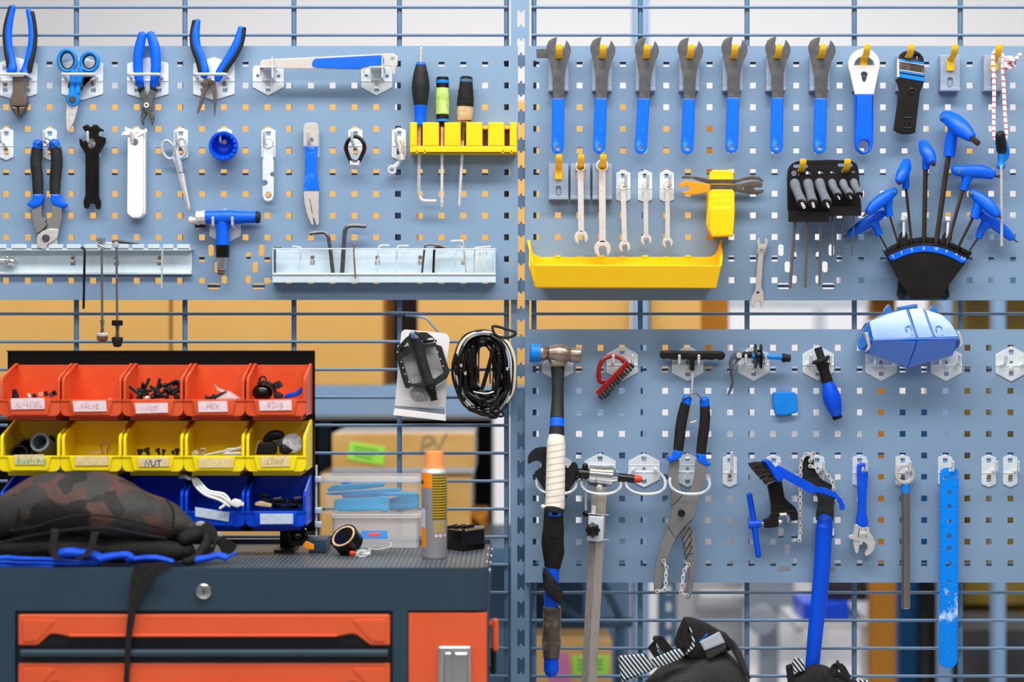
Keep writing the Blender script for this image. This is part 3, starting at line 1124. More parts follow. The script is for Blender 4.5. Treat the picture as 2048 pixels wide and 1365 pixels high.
mk('rail_sleeve', bm, M['black'], tc_)
bm = B()
for yy in (-0.40, -0.30, -0.2, -0.1):
    lathe(bm, Vector((xr_ - 0.006, yy, zt - 0.01)), Vector((xr_ + 0.0015, yy, zt - 0.01)), [(0, 0.004), (1, 0.003)], 10)
mk('rivets', bm, M['steel'], tc_)
TOPZ = zm


# ------------------------------------------------------------------ brackets on the boards
def plate_pts(cx, cy, w, h, sh):
    w /= 2
    h /= 2
    return [(cx, cy - h, 2), (cx + w, cy - h + sh), (cx + w, cy + h - sh), (cx, cy + h, 2), (cx - w, cy + h - sh), (cx - w, cy - h + sh)]


def sq(x, y, r):
    return rect(x - r, y - r, x + r, y + r)


def proto_double(cx, cy, label):
    t = thing('hook_plate', label, 'hook plate', W(cx, cy, 0), 'two-prong hook plates')
    bm = B()
    pl(bm, 'p', fil(plate_pts(cx, cy, 63, 71, 17), 1.5), 0.3, 2.2, 0.6, [sq(cx, cy - 23, 4.6), sq(cx, cy + 20.5, 4.6), circ(cx, cy - 2.5, 3.4, 12)])
    rbar(bm, 'p', (cx - 31.5, cy + 3.5), (cx + 31.5, cy + 3.5), 4, 2, 3.4, 1)
    mk('plate', bm, M['galv'], t)
    for s in (-1, 1):
        bm = B()
        tb(bm, 'p', [(cx + s * 21, cy + 1, 3.1, 1.5), (cx + s * 20, cy + 1, 3.1, 14), (cx + s * 19.5, cy + 0.5, 3.1, 26), (cx + s * 19.5, cy - 5, 3.1, 31), (cx + s * 19.5, cy - 16, 3.1, 32)], sm=4, n=10)
        mk('hook_prong', bm, M['wire'], t)
    bm = B()
    lathe(bm, W(cx, cy + 10, 2), W(cx, cy + 10, 5), [(0, 0.0042), (0.7, 0.0042), (1, 0.003)], 12)
    mk('rivet', bm, M['steel'], t)
    return t


def proto_loop(cx, cy, label):
    t = thing('loop_bracket', label, 'loop bracket', W(cx, cy, 0), 'plier brackets with a wire loop')
    bm = B()
    pl(bm, 'p', fil(plate_pts(cx, cy, 83, 86, 12.5), 1.5), 0.3, 2.2, 0.6,
       [sq(cx + sx_ * 22, cy + yy, 4.8) for sx_ in (-1, 1) for yy in (-22, 22)])
    rbar(bm, 'p', (cx - 41.5, cy + 3.5), (cx + 41.5, cy + 3.5), 4, 2, 3.4, 1)
    mk('plate', bm, M['galv'], t)
    bm = B()
    tb(bm, 'p', [(cx - 34, cy - 3, 3.2, 1.5), (cx - 34, cy - 4, 3.2, 26), (cx - 32, cy - 4.5, 3.2, 31), (cx - 26, cy - 4.5, 3.2, 33), (cx + 22, cy - 4.5, 3.2, 33),
                 (cx + 28, cy - 4.5, 3.2, 31), (cx + 30, cy - 4, 3.2, 26), (cx + 30, cy - 3, 3.2, 1.5)], sm=3, n=10)
    mk('wire_loop', bm, M['wire'], t)
    for s in (-1, 1):
        bm = B()
        lathe(bm, W(cx + s * 22, cy + 10, 2), W(cx + s * 22, cy + 10, 6), [(0, 0.0038), (0.7, 0.0038), (1, 0.002)], 12)
        mk('screw', bm, M['silverbrown'], t)
    return t


def proto_ring(cx, cy, label):
    t = thing('ring_bracket', label, 'ring bracket', W(cx, cy, 0), 'tool brackets with a wire ring')
    bm = B()
    pl(bm, 'p', fil(plate_pts(cx, cy, 63, 69, 16), 1.5), 0.3, 2.2, 0.6, [sq(cx, cy - 22.5, 4.6), sq(cx, cy + 22, 4.6), circ(cx, cy - 2.5, 3.4, 12)])
    rbar(bm, 'p', (cx - 31.5, cy + 3.5), (cx + 31.5, cy + 3.5), 4, 2, 3.4, 1)
    rbar(bm, 'p', (cx - 31, cy - 10.5), (cx + 31, cy - 10.5), 3, 2, 2.8, 0.6)
    mk('plate', bm, M['galv'], t)
    bm = B()
    half = [(22, -3, 1.5), (23, -2.5, 10), (31, 5, 20), (38, 14, 32), (39.5, 24, 46), (35, 33, 58), (22, 40, 68)]
    pts = [(cx - x_, cy + y_, 3.1, h) for x_, y_, h in half] + [(cx, cy + 42.5, 3.1, 71)] + [(cx + x_, cy + y_, 3.1, h) for x_, y_, h in half[::-1]]
    tb(bm, 'p', pts, sm=4, n=10)
    mk('wire_ring', bm, M['wire'], t)
    bm = B()
    lathe(bm, W(cx, cy + 16, 2), W(cx, cy + 16, 5), [(0, 0.004), (0.7, 0.004), (1, 0.003)], 6)
    tube(bm, [W(cx, cy + 4, 3.5), W(cx, cy + 14, 3.5)], [0.002] * 2, 8)
    mk('screw', bm, M['galvrail'], t)
    return t


def proto_single(cx, cy, label, dx, tip=0.0, grp=''):
    t = thing('tool_hook', label, 'hook', W(cx, cy, 0), grp)
    bm = B()
    pl(bm, 'p', fil(plate_pts(cx, cy, 29, 66, 6.5), 1.5), 0.3, 2.2, 0.6, [sq(cx, cy - 20.5, 4.4), sq(cx, cy + 18, 4.4)])
    rbar(bm, 'p', (cx - 14.5, cy + 4), (cx + 14.5, cy + 4), 3.4, 2, 3.2, 1)
    mk('plate', bm, M['galv'], t)
    bm = B()
    tb(bm, 'p', [(cx + dx, cy - 1, 3.1, 1.5), (cx + dx, cy - 1, 3.1, 14), (cx + dx, cy - 1.5, 3.1, 26), (cx + dx, cy - 7, 3.1, 31), (cx + dx, cy - 20 - tip, 3.1, 32)], sm=4, n=10)
    mk('hook_prong', bm, M['wire'], t)
    bm = B()
    lathe(bm, W(cx, cy + 10.5, 2), W(cx, cy + 10.5, 4.5), [(0, 0.0036), (0.7, 0.0036), (1, 0.0026)], 12)
    mk('rivet', bm, M['silverbrown'], t)
    return t


AX = (1024, 682.5)


def place(proto, c1, label, group=None):
    return dup(proto, W(*c1) - proto.location, label, group)


GL = 'narrow single-prong hooks on the left board'
s0 = proto_single(*AX, 'narrow galvanised hook carrying the grey office scissors', -4, 0, GL)
s0.location = W(362, 288)
for x_, lb in ((13, 'empty narrow galvanised hook cut by the left edge of the photo'), (100, 'narrow galvanised hook above the cable cutters, in their wire loop'),
               (187, 'narrow galvanised hook through the black multi spanner'), (274, 'narrow galvanised hook through the white-wrapped bar'),
               (449.5, 'narrow galvanised hook behind the blue cup'), (537, 'narrow galvanised hook carrying the small silver cone key'),
               (624, 'narrow galvanised hook through the silver lever with blue grip'), (711, 'narrow galvanised hook carrying the black and red loop key'),
               (798, 'narrow galvanised hook carrying the little silver crank arm, beside the yellow rack')):
    place(s0, (x_, 288), lb)
GR = 'narrow single-prong hooks on the upper right board'
s1 = proto_single(*AX, 'narrow galvanised hook holding the third combination spanner from the post', 3, 0, GR)
s1.location = W(1246.5, 373)
place(s1, (1290, 373), 'narrow galvanised hook holding the smallest combination spanner')
place(s1, (1333.6, 373), 'narrow galvanised hook holding the combination spanner nearest the stepped yellow holder')
GB = 'narrow single-prong hooks on the lower right board'
s2 = proto_single(*AX, 'narrow galvanised hook holding the blue adjustable spanner', 8, 0, GB)
s2.location = W(1719, 942)
for x_, lb in ((1547, 'narrow galvanised hook holding the blue gear brush'), (1634, 'narrow galvanised hook holding the black chain whip'),
               (1805, 'narrow galvanised hook through the ring of the steel bar'), (1890, 'narrow galvanised hook holding the long blue perforated strip'),
               (1977, 'empty narrow galvanised hook right of the long blue strip, first of the pair'), (2020, 'empty narrow galvanised hook nearest the right edge of the lower board')):
    place(s2, (x_, 942), lb)
proto_single(1459.5, 942, 'narrow galvanised hook with a tall bare peg beside the chain pliers', 4, 16, GB)

d0 = proto_double(*AX, 'two-prong hook plate carrying the red brush')
d0.location = W(1244, 727)
for x_, y_, lb in ((1115, 727, 'two-prong hook plate under the hammer head'), (1375, 727.5, 'two-prong hook plate holding the black T-handle puller'),
                   (1507, 727, 'two-prong hook plate holding the quick-release skewer'), (1636, 727, 'two-prong hook plate behind the blue-handled file'),
                   (1762, 727, 'two-prong hook plate under the left half of the blue chain cleaner'), (1892, 727.5, 'two-prong hook plate under the right half of the blue chain cleaner'),
                   (2022, 728, 'empty two-prong hook plate at the right edge'), (450.5, 454, 'two-prong hook plate holding the blue T-shaped driver on the left board')):
    place(d0, (x_, y_), lb)

l0 = proto_loop(*AX, 'wire-loop bracket holding the blue link pliers')
l0.location = W(296, 158)
for x_, lb in ((33, 'wire-loop bracket holding the side cutters at the left edge'), (165, 'wire-loop bracket holding the blue scissors'), (428, 'wire-loop bracket holding the spread needle-nose pliers')):
    place(l0, (x_, 158), lb)

r0 = proto_ring(*AX, 'empty wire-ring bracket between the gauge and the chain pliers')
r0.location = W(1288, 941)
for x_, lb in ((1112, 'wire-ring bracket holding the black spanner behind the hammer'), (1200, 'wire-ring bracket under the chrome barrel of the gauge'), (1375, 'wire-ring bracket around the grey chain pliers')):
    place(r0, (x_, 941), lb)


# slot brackets of the long silver gauge
def proto_slot(dx, label):
    t = thing('slot_bracket', label, 'bracket', W(*P('B', 905 + dx, 600), 0), 'brackets under the long silver gauge')
    bm = B()
    o_ = [(788, 520), (800, 490), (1012, 490), (1022, 505), (1022, 650), (905, 712), (790, 650)]
    pl(bm, 'B', [(x_ + dx, y_) for x_, y_ in o_], 0.3, 2.2, 0.6, [sq(905 + dx, 665, 17), circ(828 + dx, 567, 13, 12), circ(983 + dx, 570, 13, 12)])
    rbar(bm, 'B', (790 + dx, 604), (1022 + dx, 604), 12, 2, 3.4, 1)
    mk('plate', bm, M['galv'], t)
    bm = B()
    pl(bm, 'B', [(x_ + dx, y_) for x_, y_ in rect(862, 524, 960, 600)], 2, 9, 1)
    a, c = W(*P('B', 862 + dx, 530), 3), W(*P('B', 962 + dx, 518), 50)
    bx(bm, a.x, c.x, c.y, a.y, a.z, a.z + 0.0016)
    mk('tongue', bm, M['galv'], t)
    bm = B()
    a, c = W(*P('B', 958 + dx, 606), 2), W(*P('B', 964 + dx, 425), 50)
    bx(bm, a.x, a.x + 0.0015, -0.052, -0.002, a.z, c.z)
    mk('side_tab', bm, M['galv'], t)
    bm = B()
    lathe(bm, W(*P('B', 905 + dx, 620), 2), W(*P('B', 905 + dx, 620), 5), [(0, 0.004), (0.7, 0.004), (1, 0.003)], 12)
    mk('rivet', bm, M['steel'], t)
    return t


sl = proto_slot(0, 'slotted bracket under the broad right end of the long silver gauge')
dup(sl, W(*P('B', 98, 600), 0) - W(*P('B', 905, 600), 0), 'slotted bracket under the narrow left end of the long silver gauge')

# grey blocks with yellow hooks
cx, cy = AX
g0 = thing('hook_block', 'empty grey plastic block with a yellow hook, between the black gauge and the rope', 'hook block', W(cx, cy, 0), 'grey plastic blocks with yellow hooks')
bm = B()
pl(bm, 'p', rr(cx - 19.6, cy - 36, cx + 19.6, cy + 34, 1.5), 0, 19, 0.8, [rr(cx - 5.5, cy + 9, cx + 5.5, cy + 29, 5)])
pl(bm, 'p', rr(cx - 20, cy + 29, cx + 20, cy + 36, 1), 0, 21, 1)
bl = mk('block', bm, M['greyplastic'], g0)
bm = B()
pl(bm, 'p', rr(cx - 5.5, cy + 9, cx + 5.5, cy + 29, 5), 0.5, 15, 0)
pl(bm, 'p', rr(cx - 2.2, cy + 16, cx + 2.2, cy + 27, 1), 14, 17, 0.5)
mk('latch', bm, M['greyplastic'], bl)
bm = B()


def hook_sweep(bm, cx, cy):
    path = [(cx, cy - 4, 21.5), (cx, cy - 14, 21.5), (cx, cy - 24, 23), (cx, cy - 29, 30), (cx, cy - 31, 41), (cx, cy - 35, 50), (cx, cy - 43, 56), (cx, cy - 51, 58)]
    path = cr(path, 3, False)
    ps = [W(*p) for p in path]
    m = len(ps)
    rows = []
    for i, p in enumerate(ps):
        tn = (ps[min(m - 1, i + 1)] - ps[max(0, i - 1)]).normalized()
        nn = Vector((0, tn.z, -tn.y))
        f = i / (m - 1)
        wd = 0.0066 * (1 - 0.18 * f)
        if i == 0:
            wd *= 0.6
        if i == m - 1:
            wd *= 0.7
        th = 0.0018
        ring = []
        for a, c in ((-1, -.5), (-.6, -1), (.6, -1), (1, -.5), (1, .5), (.6, 1), (-.6, 1), (-1, .5)):
            ring.append(bm.verts.new(p + Vector((a * wd, 0, 0)) + nn * (c * th)))
        rows.append(ring)
    for a, c in zip(rows[:-1], rows[1:]):
        for k in range(8):
            bm.faces.new((a[k], a[(k + 1) % 8], c[(k + 1) % 8], c[k]))
    bm.faces.new(rows[0][::-1])
    bm.faces.new(rows[-1])


hook_sweep(bm, cx, cy)
pl(bm, 'p', rr(cx - 7.4, cy - 12, cx + 7.4, cy - 4, 5), 18.5, 22.5, 1)
yh = mk('hook', bm, M['yellowhook'], g0)
yh['label'] = 'bright yellow hook'
g0.location = W(1895.5, 149)
ORD = ('first', 'second', 'third', 'fourth', 'fifth', 'sixth', 'seventh')
for k in range(11):
    if k == 9:
        continue
    lb = ('grey block with yellow hook holding the %s dark cone spanner from the post' % ORD[k] if k < 7 else
          'grey block with yellow hook behind the large white-headed ring spanner' if k == 7 else
          'grey block with yellow hook behind the black wear gauge' if k == 8 else 'grey block with yellow hook carrying the red-flecked rope')
    place(g0, (1116.6 + 86.55 * k, 149), lb)
for x_, lb in ((1116.6, 'empty grey block with yellow hook beside the post, under the first cone spanner'), (1160, 'grey block with yellow hook holding the rust-stained combination spanner'),
               (1203.5, 'grey block with yellow hook holding the longest combination spanner')):
    place(g0, (x_, 365), lb)
for x_, lb in ((1596.5, 'grey block behind the left end of the black hex key holder, hook through its slot'), (1684, 'grey block behind the right end of the black hex key holder, hook through its slot')):
    place(g0, (x_, 374), lb)

# ------------------------------------------------------------------ racks and trays on the boards
t = thing('screwdriver_rack', 'yellow plastic screwdriver rack with five slots on the left board', 'tool rack', W(*P('B', 1552, 1138), 0))
bm = B()
pl(bm, 'B', rect(1154, 955, 1950, 1092), 0, 4, 0.5)
a, c = W(*P('B', 1156, 1092), 4), W(*P('B', 1950, 1080), 40)
mk('slot_shade_strip', bm, M['brownsteel'], t)  # brown colour stands in for the shadow behind the slots
for i, (x0, x1) in enumerate(((1152, 1207), (1247, 1370), (1409, 1532), (1571, 1694), (1735, 1858), (1896, 1952))):
    bm = B()
    pl(bm, 'B', rr(x0, 910, x1, 1092, 6), 3, 40, 2)
    mk('block', bm, M['yellow'], t)
bm = B()
pl(bm, 'B', rr(1154, 1088, 1952, 1138, 4), 0, 40, 1.5, [rect(x_ - 3, 1122, x_ + 3, 1134) for x_ in (1207, 1264, 1847, 1910)])
pl(bm, 'B', rr(1156, 938, 1950, 962, 4), 6, 18, 1)
mk('base_strip', bm, M['yellow'], t)

t = thing('notched_rail', 'long galvanised rail with a notched lip at the left edge, holding skewers', 'tool rail', W(150, 548, 0))
bm = B()
pl(bm, 'C', [(-300, 940), (1343, 940), (1343, 1090), (1328, 1108), (-300, 1108)], 0.3, 2.2, 0.5, [sq(510, 1038, 17), sq(815, 1038, 17), sq(1117, 1038, 17)])
a, c = W(*P('C', -300, 950), 2), W(*P('C', 1343, 940), 20)
bx(bm, a.x, c.x, -0.020, -0.002, c.z - 0.0002, c.z + 0.0012)
pl(bm, 'C', [(-300, 1098), (1335, 1098), (1343, 1110), (1335, 1118), (-300, 1118)], 2, 9, 1)
mk('back_plate', bm, M['galvrail'], t)
bm = B()
for x0, x1 in ((-300, 45), (78, 186), (218, 316), (340, 440), (467, 565), (590, 686), (705, 782), (820, 900), (927, 1008), (1035, 1116), (1142, 1214), (1240, 1328)):
    pl(bm, 'C', rect(x0, 906, x1, 946), 18, 20, 0.8)
pl(bm, 'C', rect(-300, 940, 1335, 950), 18, 20, 0.8)
mk('notched_lip', bm, M['galvrail'], t)
bm = B()
for x_ in (510, 815, 1117):
    lathe(bm, W(*P('C', x_, 1000), 2), W(*P('C', x_, 1000), 4), [(0, 0.0036), (0.7, 0.0036), (1, 0.0026)], 12)
mk('rivet', bm, M['silverbrown'], t)

t = thing('key_tray', 'galvanised tray holding a row of loose hex keys on the left board', 'tray', W(769, 567, 0))
bm = B()
pl(bm, 'D', rect(125, 938, 1685, 1168), 0.3, 2.2, 0.5, [sq(x_, 1035, 17) for x_ in (402, 857, 1157, 1460)])
mk('back_plate', bm, M['galvrail'], t)
bm = B()
pl(bm, 'D', rr(122, 1106, 1686, 1176, 2), 33, 35, 0.8)
pl(bm, 'D', rr(122, 1110, 1686, 1122, 2), 34, 37, 1)
a, c = W(*P('D', 125, 1172), 2), W(*P('D', 1685, 1165), 34)
bx(bm, a.x, c.x, -0.034, -0.002, a.z, a.z + 0.0015)
mk('front_lip', bm, M['galvrail'], t)
bm = B()
for x_ in (127, 1682):
    a, c = W(*P('D', x_, 1172), 34), W(*P('D', x_, 938), 34)
    poly3(bm, [Vector((a.x, -0.002, a.z)), Vector((a.x, -0.034, a.z)), Vector((a.x, -0.034, c.z)), Vector((a.x, -0.002, c.z))], 0.0014)
p0, p1 = W(*P('D', 125, 938), 34), W(*P('D', 1685, 940), 34)
tube(bm, [p0, p1], [0.0012] * 2, 8)
mk('side_frame', bm, M['galvrail'], t)
bm = B()
for x_ in (402, 857, 1157):
    lathe(bm, W(*P('D', x_, 995), 2), W(*P('D', x_, 995), 4), [(0, 0.0036), (0.7, 0.0036), (1, 0.0026)], 12)
mk('rivet', bm, M['silverbrown'], t)

# yellow open tray
t = thing('yellow_tray', 'long open yellow plastic tray below the combination spanners', 'tray', W(1249, 575, 40))
G = lambda x_, y_, h: W(*P('G', x_, y_), h)
bm = B()
poly3(bm, [G(160, 1035, 80), G(1525, 1042, 80), G(1560, 884, 92), G(137, 874, 92)], 0.0025)
mk('front_wall', bm, M['yellow'], t)
bm = B()
back = [(195, 1010), (1500, 1012), (1548, 850), (1553, 690), (1540, 755), (1520, 790), (1480, 812), (180, 812), (140, 780), (112, 735), (97, 684), (118, 800)]
pl(bm, 'G', back, 2, 5, 0)
for x_ in (325, 655, 985, 1312):
    pl(bm, 'G', rect(x_ - 22, 800, x_ + 22, 815), 0, 6, 0)
mk('back_wall', bm, M['yellow'], t)
bm = B()
def side(pts, hole=None):
    poly3(bm, [G(*p) for p in pts], 0.0025, [[G(*p) for p in hole]] if hole else ())
side([(195, 1010, 3), (160, 1035, 80), (137, 874, 92), (118, 790, 50), (95, 684, 4), (118, 800, 3)])
mk('left_wall', bm, M['yellow'], t)
bm = B()
side([(1500, 1012, 3), (1525, 1042, 80), (1562, 884, 92), (1572, 800, 50), (1560, 684, 4), (1548, 850, 3)])
mk('side_wall', bm, M['yellow'], t)
bm = B()
poly3(bm, [G(195, 1010, 3), G(1500, 1012, 3), G(1525, 1042, 80), G(160, 1035, 80)], 0.0025)
mk('tray_floor', bm, M['yellow'], t)
bm = B()
tb(bm, 'G', [(96, 690, 6, 4), (118, 790, 6, 50), (137, 872, 6, 92), (145, 878, 6, 93), (1550, 884, 6, 93), (1562, 880, 6, 92), (1571, 800, 6, 50), (1561, 690, 6, 4)], sm=1, n=8)
mk('rim', bm, M['yellow'], t)

# stepped yellow holder
t = thing('stepped_holder', 'stepped yellow plastic holder with two thin spanners pushed through', 'spanner holder', W(1442, 473, 0))
bm = B()
pl(bm, 'G', fil([(1478, 175), (1495, 152), (1640, 152), (1658, 175), (1668, 470), (1655, 655), (1500, 658), (1470, 612), (1453, 560), (1456, 330)], 8), 0, 16, 2)
for i, (y0, hh) in enumerate(((222, 24), (262, 33), (300, 42), (342, 51), (386, 60))):
    pl(bm, 'G', fil([(1474 - 1.5 * i, y0 + 22), (1492, y0), (1650, y0), (1664, y0 + 22), (1668, 470), (1655, 655), (1500, 658), (1470, 612), (1455, 560)], 6), hh - 11, hh, 1.2)
pl(bm, 'G', fil([(1480, 460), (1495, 432), (1655, 432), (1670, 460), (1668, 480), (1655, 655), (1500, 658), (1478, 612), (1472, 560)], 9), 58, 72, 3)
mk('body', bm, M['yellow'], t)


# ------------------------------------------------------------------ tools on the left board
def part(t, name, m, fn, *calls):
    """one mesh part from several shape calls"""
    bm = B()
    fn(bm)
    return mk(name, bm, M[m], t)


# side cutters
t = thing('side_cutters', 'blue and charcoal side cutters hanging at the far upper left', 'pliers', W(*P('A', 140, 922), 18))
for c, o_ in (([(105, 55, 22), (80, 150, 27), (66, 260, 30), (70, 370, 30), (92, 480, 32), (95, 545, 42), (85, 570, 36)], [(82, 58, 16), (52, 170, 18), (40, 270, 20), (50, 390, 22), (68, 480, 24), (72, 530, 22)]),
              ([(224, 82, 22), (244, 180, 26), (252, 300, 28), (236, 420, 30), (208, 530, 32), (196, 575, 44), (205, 592, 34)], [(255, 100, 17), (272, 190, 17), (278, 290, 18), (266, 400, 20), (240, 500, 24), (228, 560, 24)])):
    bm = B()
    tb(bm, 'A', c, 18, 0.8)
    h = mk('handle', bm, M['blue'], t)
    bm = B()
    tb(bm, 'A', o_, 18, 1.15)
    mk('grip_edge', bm, M['rubber'], h)
bm = B()
pl(bm, 'A', fil([(95, 590), (198, 590), (196, 720), (212, 800), (203, 838), (80, 838), (72, 800), (98, 720)], 12), 8, 26, 3)
mk('jaw_body', bm, M['warmsteel'], t)
bm = B()
pl(bm, 'A', fil([(80, 836), (140, 842), (140, 922), (110, 895), (88, 860)], 8), 10, 25, 3)
pl(bm, 'A', fil([(142, 842), (203, 836), (196, 868), (172, 900), (142, 922)], 8), 10, 25, 3)
mk('cutting_jaws', bm, M['brownsteel'], t)

# blue scissors
t = thing('scissors', 'blue scissors with dark ring linings in a wire bracket', 'scissors', W(*P('A', 535, 1035), 17))
for (cx, cy, ra, rb, rot, leg) in ((532, 478, 68, 84, -0.1, [(572, 560, 26), (574, 640, 24), (566, 740, 26)]), (706, 488, 66, 72, 0.25, [(640, 545, 28), (628, 620, 24), (606, 730, 26)])):
    bm = B()
    tb(bm, 'A', [(x_, y_, 16) for x_, y_ in circ(cx, cy, ra, 24, rb, rot)], 17, 1.3, 10, 1, closed=True)
    tb(bm, 'A', leg, 17, 0.8)
    h = mk('handle', bm, M['bluesky'], t)
    bm = B()
    tb(bm, 'A', [(x_, y_, 10) for x_, y_ in circ(cx, cy, ra - 14, 24, rb - 15, rot)], 17, 1.6, 10, 1, closed=True)
    mk('ring_lining', bm, M['rubber'], h)
bm = B()
pl(bm, 'A', fil([(648, 620), (720, 612), (735, 600), (660, 600), (650, 690), (640, 712), (622, 700), (655, 680)], 5), 13, 19, 1)
pl(bm, 'A', fil([(540, 650), (552, 640), (552, 700), (532, 690)], 4), 13, 19, 1)
mk('grip_insert', bm, M['rubber'], t)
bm = B()
lathe(bm, W(*P('A', 575, 783), 11), W(*P('A', 575, 783), 23), [(0, 0.0118), (0.8, 0.0118), (1, 0.0105)], 28)
mk('pivot_cover', bm, M['bluesky'], t)
bm = B()
lathe(bm, W(*P('A', 570, 782), 22), W(*P('A', 570, 782), 25), [(0, 0.0064), (0.6, 0.0064), (1, 0.005)], 24)
mk('pivot_screw', bm, M['darksteel'], t)
bm = B()
pl(bm, 'A', cr([(530, 800), (575, 800), (610, 815), (606, 870), (585, 945), (558, 1005), (536, 1036), (522, 1005), (519, 900)], 3), 14, 17, 1)
rbar(bm, 'A', (556, 850), (548, 960), 8, 16.8, 17.4, 0.3)
mk('blade', bm, M['steel'], t)

# blue link pliers
t = thing('link_pliers', 'all-blue handled chain link pliers with crossing grey jaws', 'pliers', W(*P('A', 1155, 985), 17))
for c in ([(1122, 275, 34), (1098, 380, 40), (1085, 500, 38), (1094, 610, 36), (1108, 680, 28)], [(1186, 272, 34), (1216, 370, 42), (1228, 490, 40), (1222, 600, 38), (1206, 680, 28)]):
    bm = B()
    tb(bm, 'A', c, 17, 0.75, 14)
    mk('handle', bm, M['blue'], t)
bm = B()
pl(bm, 'A', [(1088, 715), (1132, 688), (1172, 785), (1190, 850), (1156, 900), (1128, 948), (1104, 928), (1112, 895), (1118, 830)], 13, 19, 1)
pl(bm, 'A', fil([(1104, 916), (1130, 945), (1130, 985), (1115, 985), (1110, 955)], 4), 12, 20, 1)
mk('jaw', bm, M['darksteel'], t)
bm = B()
pl(bm, 'A', [(1180, 690), (1232, 716), (1200, 800), (1206, 850), (1196, 886), (1216, 912), (1212, 940), (1184, 945), (1168, 908), (1118, 850), (1112, 800), (1150, 780)], 17, 23, 1)
pl(bm, 'A', fil([(1182, 938), (1212, 938), (1206, 960), (1200, 986), (1186, 986)], 4), 14, 22, 1)
mk('jaw', bm, M['darksteel'], t)
bm = B()
pl(bm, 'A', fil([(1080, 700), (1128, 672), (1134, 692), (1090, 722)], 4), 11, 24, 1)
pl(bm, 'A', fil([(1184, 672), (1238, 700), (1232, 722), (1178, 694)], 4), 11, 24, 1)
mk('handle_collar', bm, M['black'], t)
bm = B()
pl(bm, 'A', circ(1152, 830, 22, 20), 22, 25, 1.2, [circ(1152, 830, 9, 6)])
mk('pivot_screw', bm, M['steel'], t)

# needle-nose pliers
t = thing('needle_nose_pliers', 'needle-nose pliers with widely spread blue and charcoal handles', 'pliers', W(*P('A', 1640, 916), 17))
for c, o_ in (([(1558, 165, 22), (1540, 260, 34), (1548, 360, 34), (1592, 470, 32), (1612, 560, 36), (1606, 595, 30)], [(1530, 170, 18), (1514, 270, 20), (1522, 370, 22), (1560, 470, 24), (1582, 560, 24)]),
              ([(1896, 222, 22), (1872, 330, 34), (1822, 430, 36), (1762, 520, 34), (1724, 590, 34), (1715, 625, 26)], [(1922, 226, 18), (1902, 340, 20), (1852, 440, 22), (1794, 520, 24), (1765, 565, 24)])):
    bm = B()
    tb(bm, 'A', c, 17, 0.8)
    h = mk('handle', bm, M['blue'], t)
    bm = B()
    tb(bm, 'A', o_, 17, 1.1)
    mk('grip_edge', bm, M['rubber'], h)
bm = B()
pl(bm, 'A', [(1606, 622), (1658, 614), (1668, 650), (1650, 690), (1622, 720), (1600, 790), (1578, 850), (1552, 898), (1555, 860), (1572, 790), (1588, 720)], 13, 19, 1.2)
mk('jaw', bm, M['warmsteel'], t)
bm = B()
pl(bm, 'A', [(1640, 618), (1692, 636), (1706, 720), (1698, 860), (1688, 917), (1682, 860), (1676, 760), (1662, 690), (1638, 668)], 16, 22, 1.2)
mk('jaw', bm, M['warmsteel'], t)
bm = B()
pl(bm, 'A', circ(1660, 648, 18, 16), 21, 24, 1)
mk('pivot_screw', bm, M['brownsteel'], t)

# long silver gauge
t = thing('chain_gauge', 'long silver flat gauge with a blue panel lying across two brackets', 'gauge', W(*P('B', 550, 515), 41))
bm = B()
pl(bm, 'B', fil([(36, 470), (52, 445), (120, 440), (1030, 397), (1066, 420), (1060, 490), (1047, 502), (1042, 556), (1026, 556), (1016, 500), (985, 490), (850, 500), (816, 515), (816, 560), (802, 542), (798, 512), (760, 518), (220, 510), (70, 503), (52, 520), (50, 566), (36, 558)], 12), 38, 41, 0.8, [circ(1024, 440, 14, 16)])
mk('gauge_plate', bm, M['brushed'], t)
bm = B()
pl(bm, 'B', fil([(424, 470), (440, 437), (940, 410), (960, 428), (958, 478), (940, 486), (822, 497), (772, 515), (448, 503), (424, 490)], 16), 40.5, 42.2, 0.5)
p_ = mk('panel', bm, M['blue'], t)
p_['label'] = 'blue painted panel'

# three long drivers in the yellow rack
t = thing('hex_driver', 'tall black and blue driver with a bent hex shaft, leftmost in the yellow rack', 'screwdriver', W(*P('D', 1152, 620), 20))
bm = B()
la(bm, 'B', (1236, 352), (1236, 480), [(0, 6), (0.06, 14), (0.16, 15), (0.22, 11), (1, 11)], 22)
mk('ball_end', bm, M['steel'], t)
bm = B()
la(bm, 'B', (1235, 484), (1232, 786), [(0, 36), (0.05, 42), (0.2, 54), (0.45, 65), (0.6, 66), (0.85, 56), (1, 48)], 22, 24)
h = mk('handle', bm, M['rubber'], t)
bm = B()
la(bm, 'B', (1235, 466), (1235, 486), [(0, 30), (0.4, 38), (1, 40)], 22, 24)
mk('blue_collar', bm, M['blue'], h)
bm = B()
la(bm, 'B', (1232, 784), (1228, 938), [(0, 48), (0.3, 44), (0.6, 41), (0.9, 48), (1, 42)], 22, 24)
mk('blue_collar', bm, M['blue'], h)
bm = B()
tb(bm, 'D', [(1153, 60, 13), (1150, 300, 13), (1147, 520, 13), (1150, 570, 13), (1170, 598, 13), (1210, 604, 13), (1268, 605, 13)], 22, 1, 6, 3, 'flat')
mk('hex_shaft', bm, M['steel'], t)

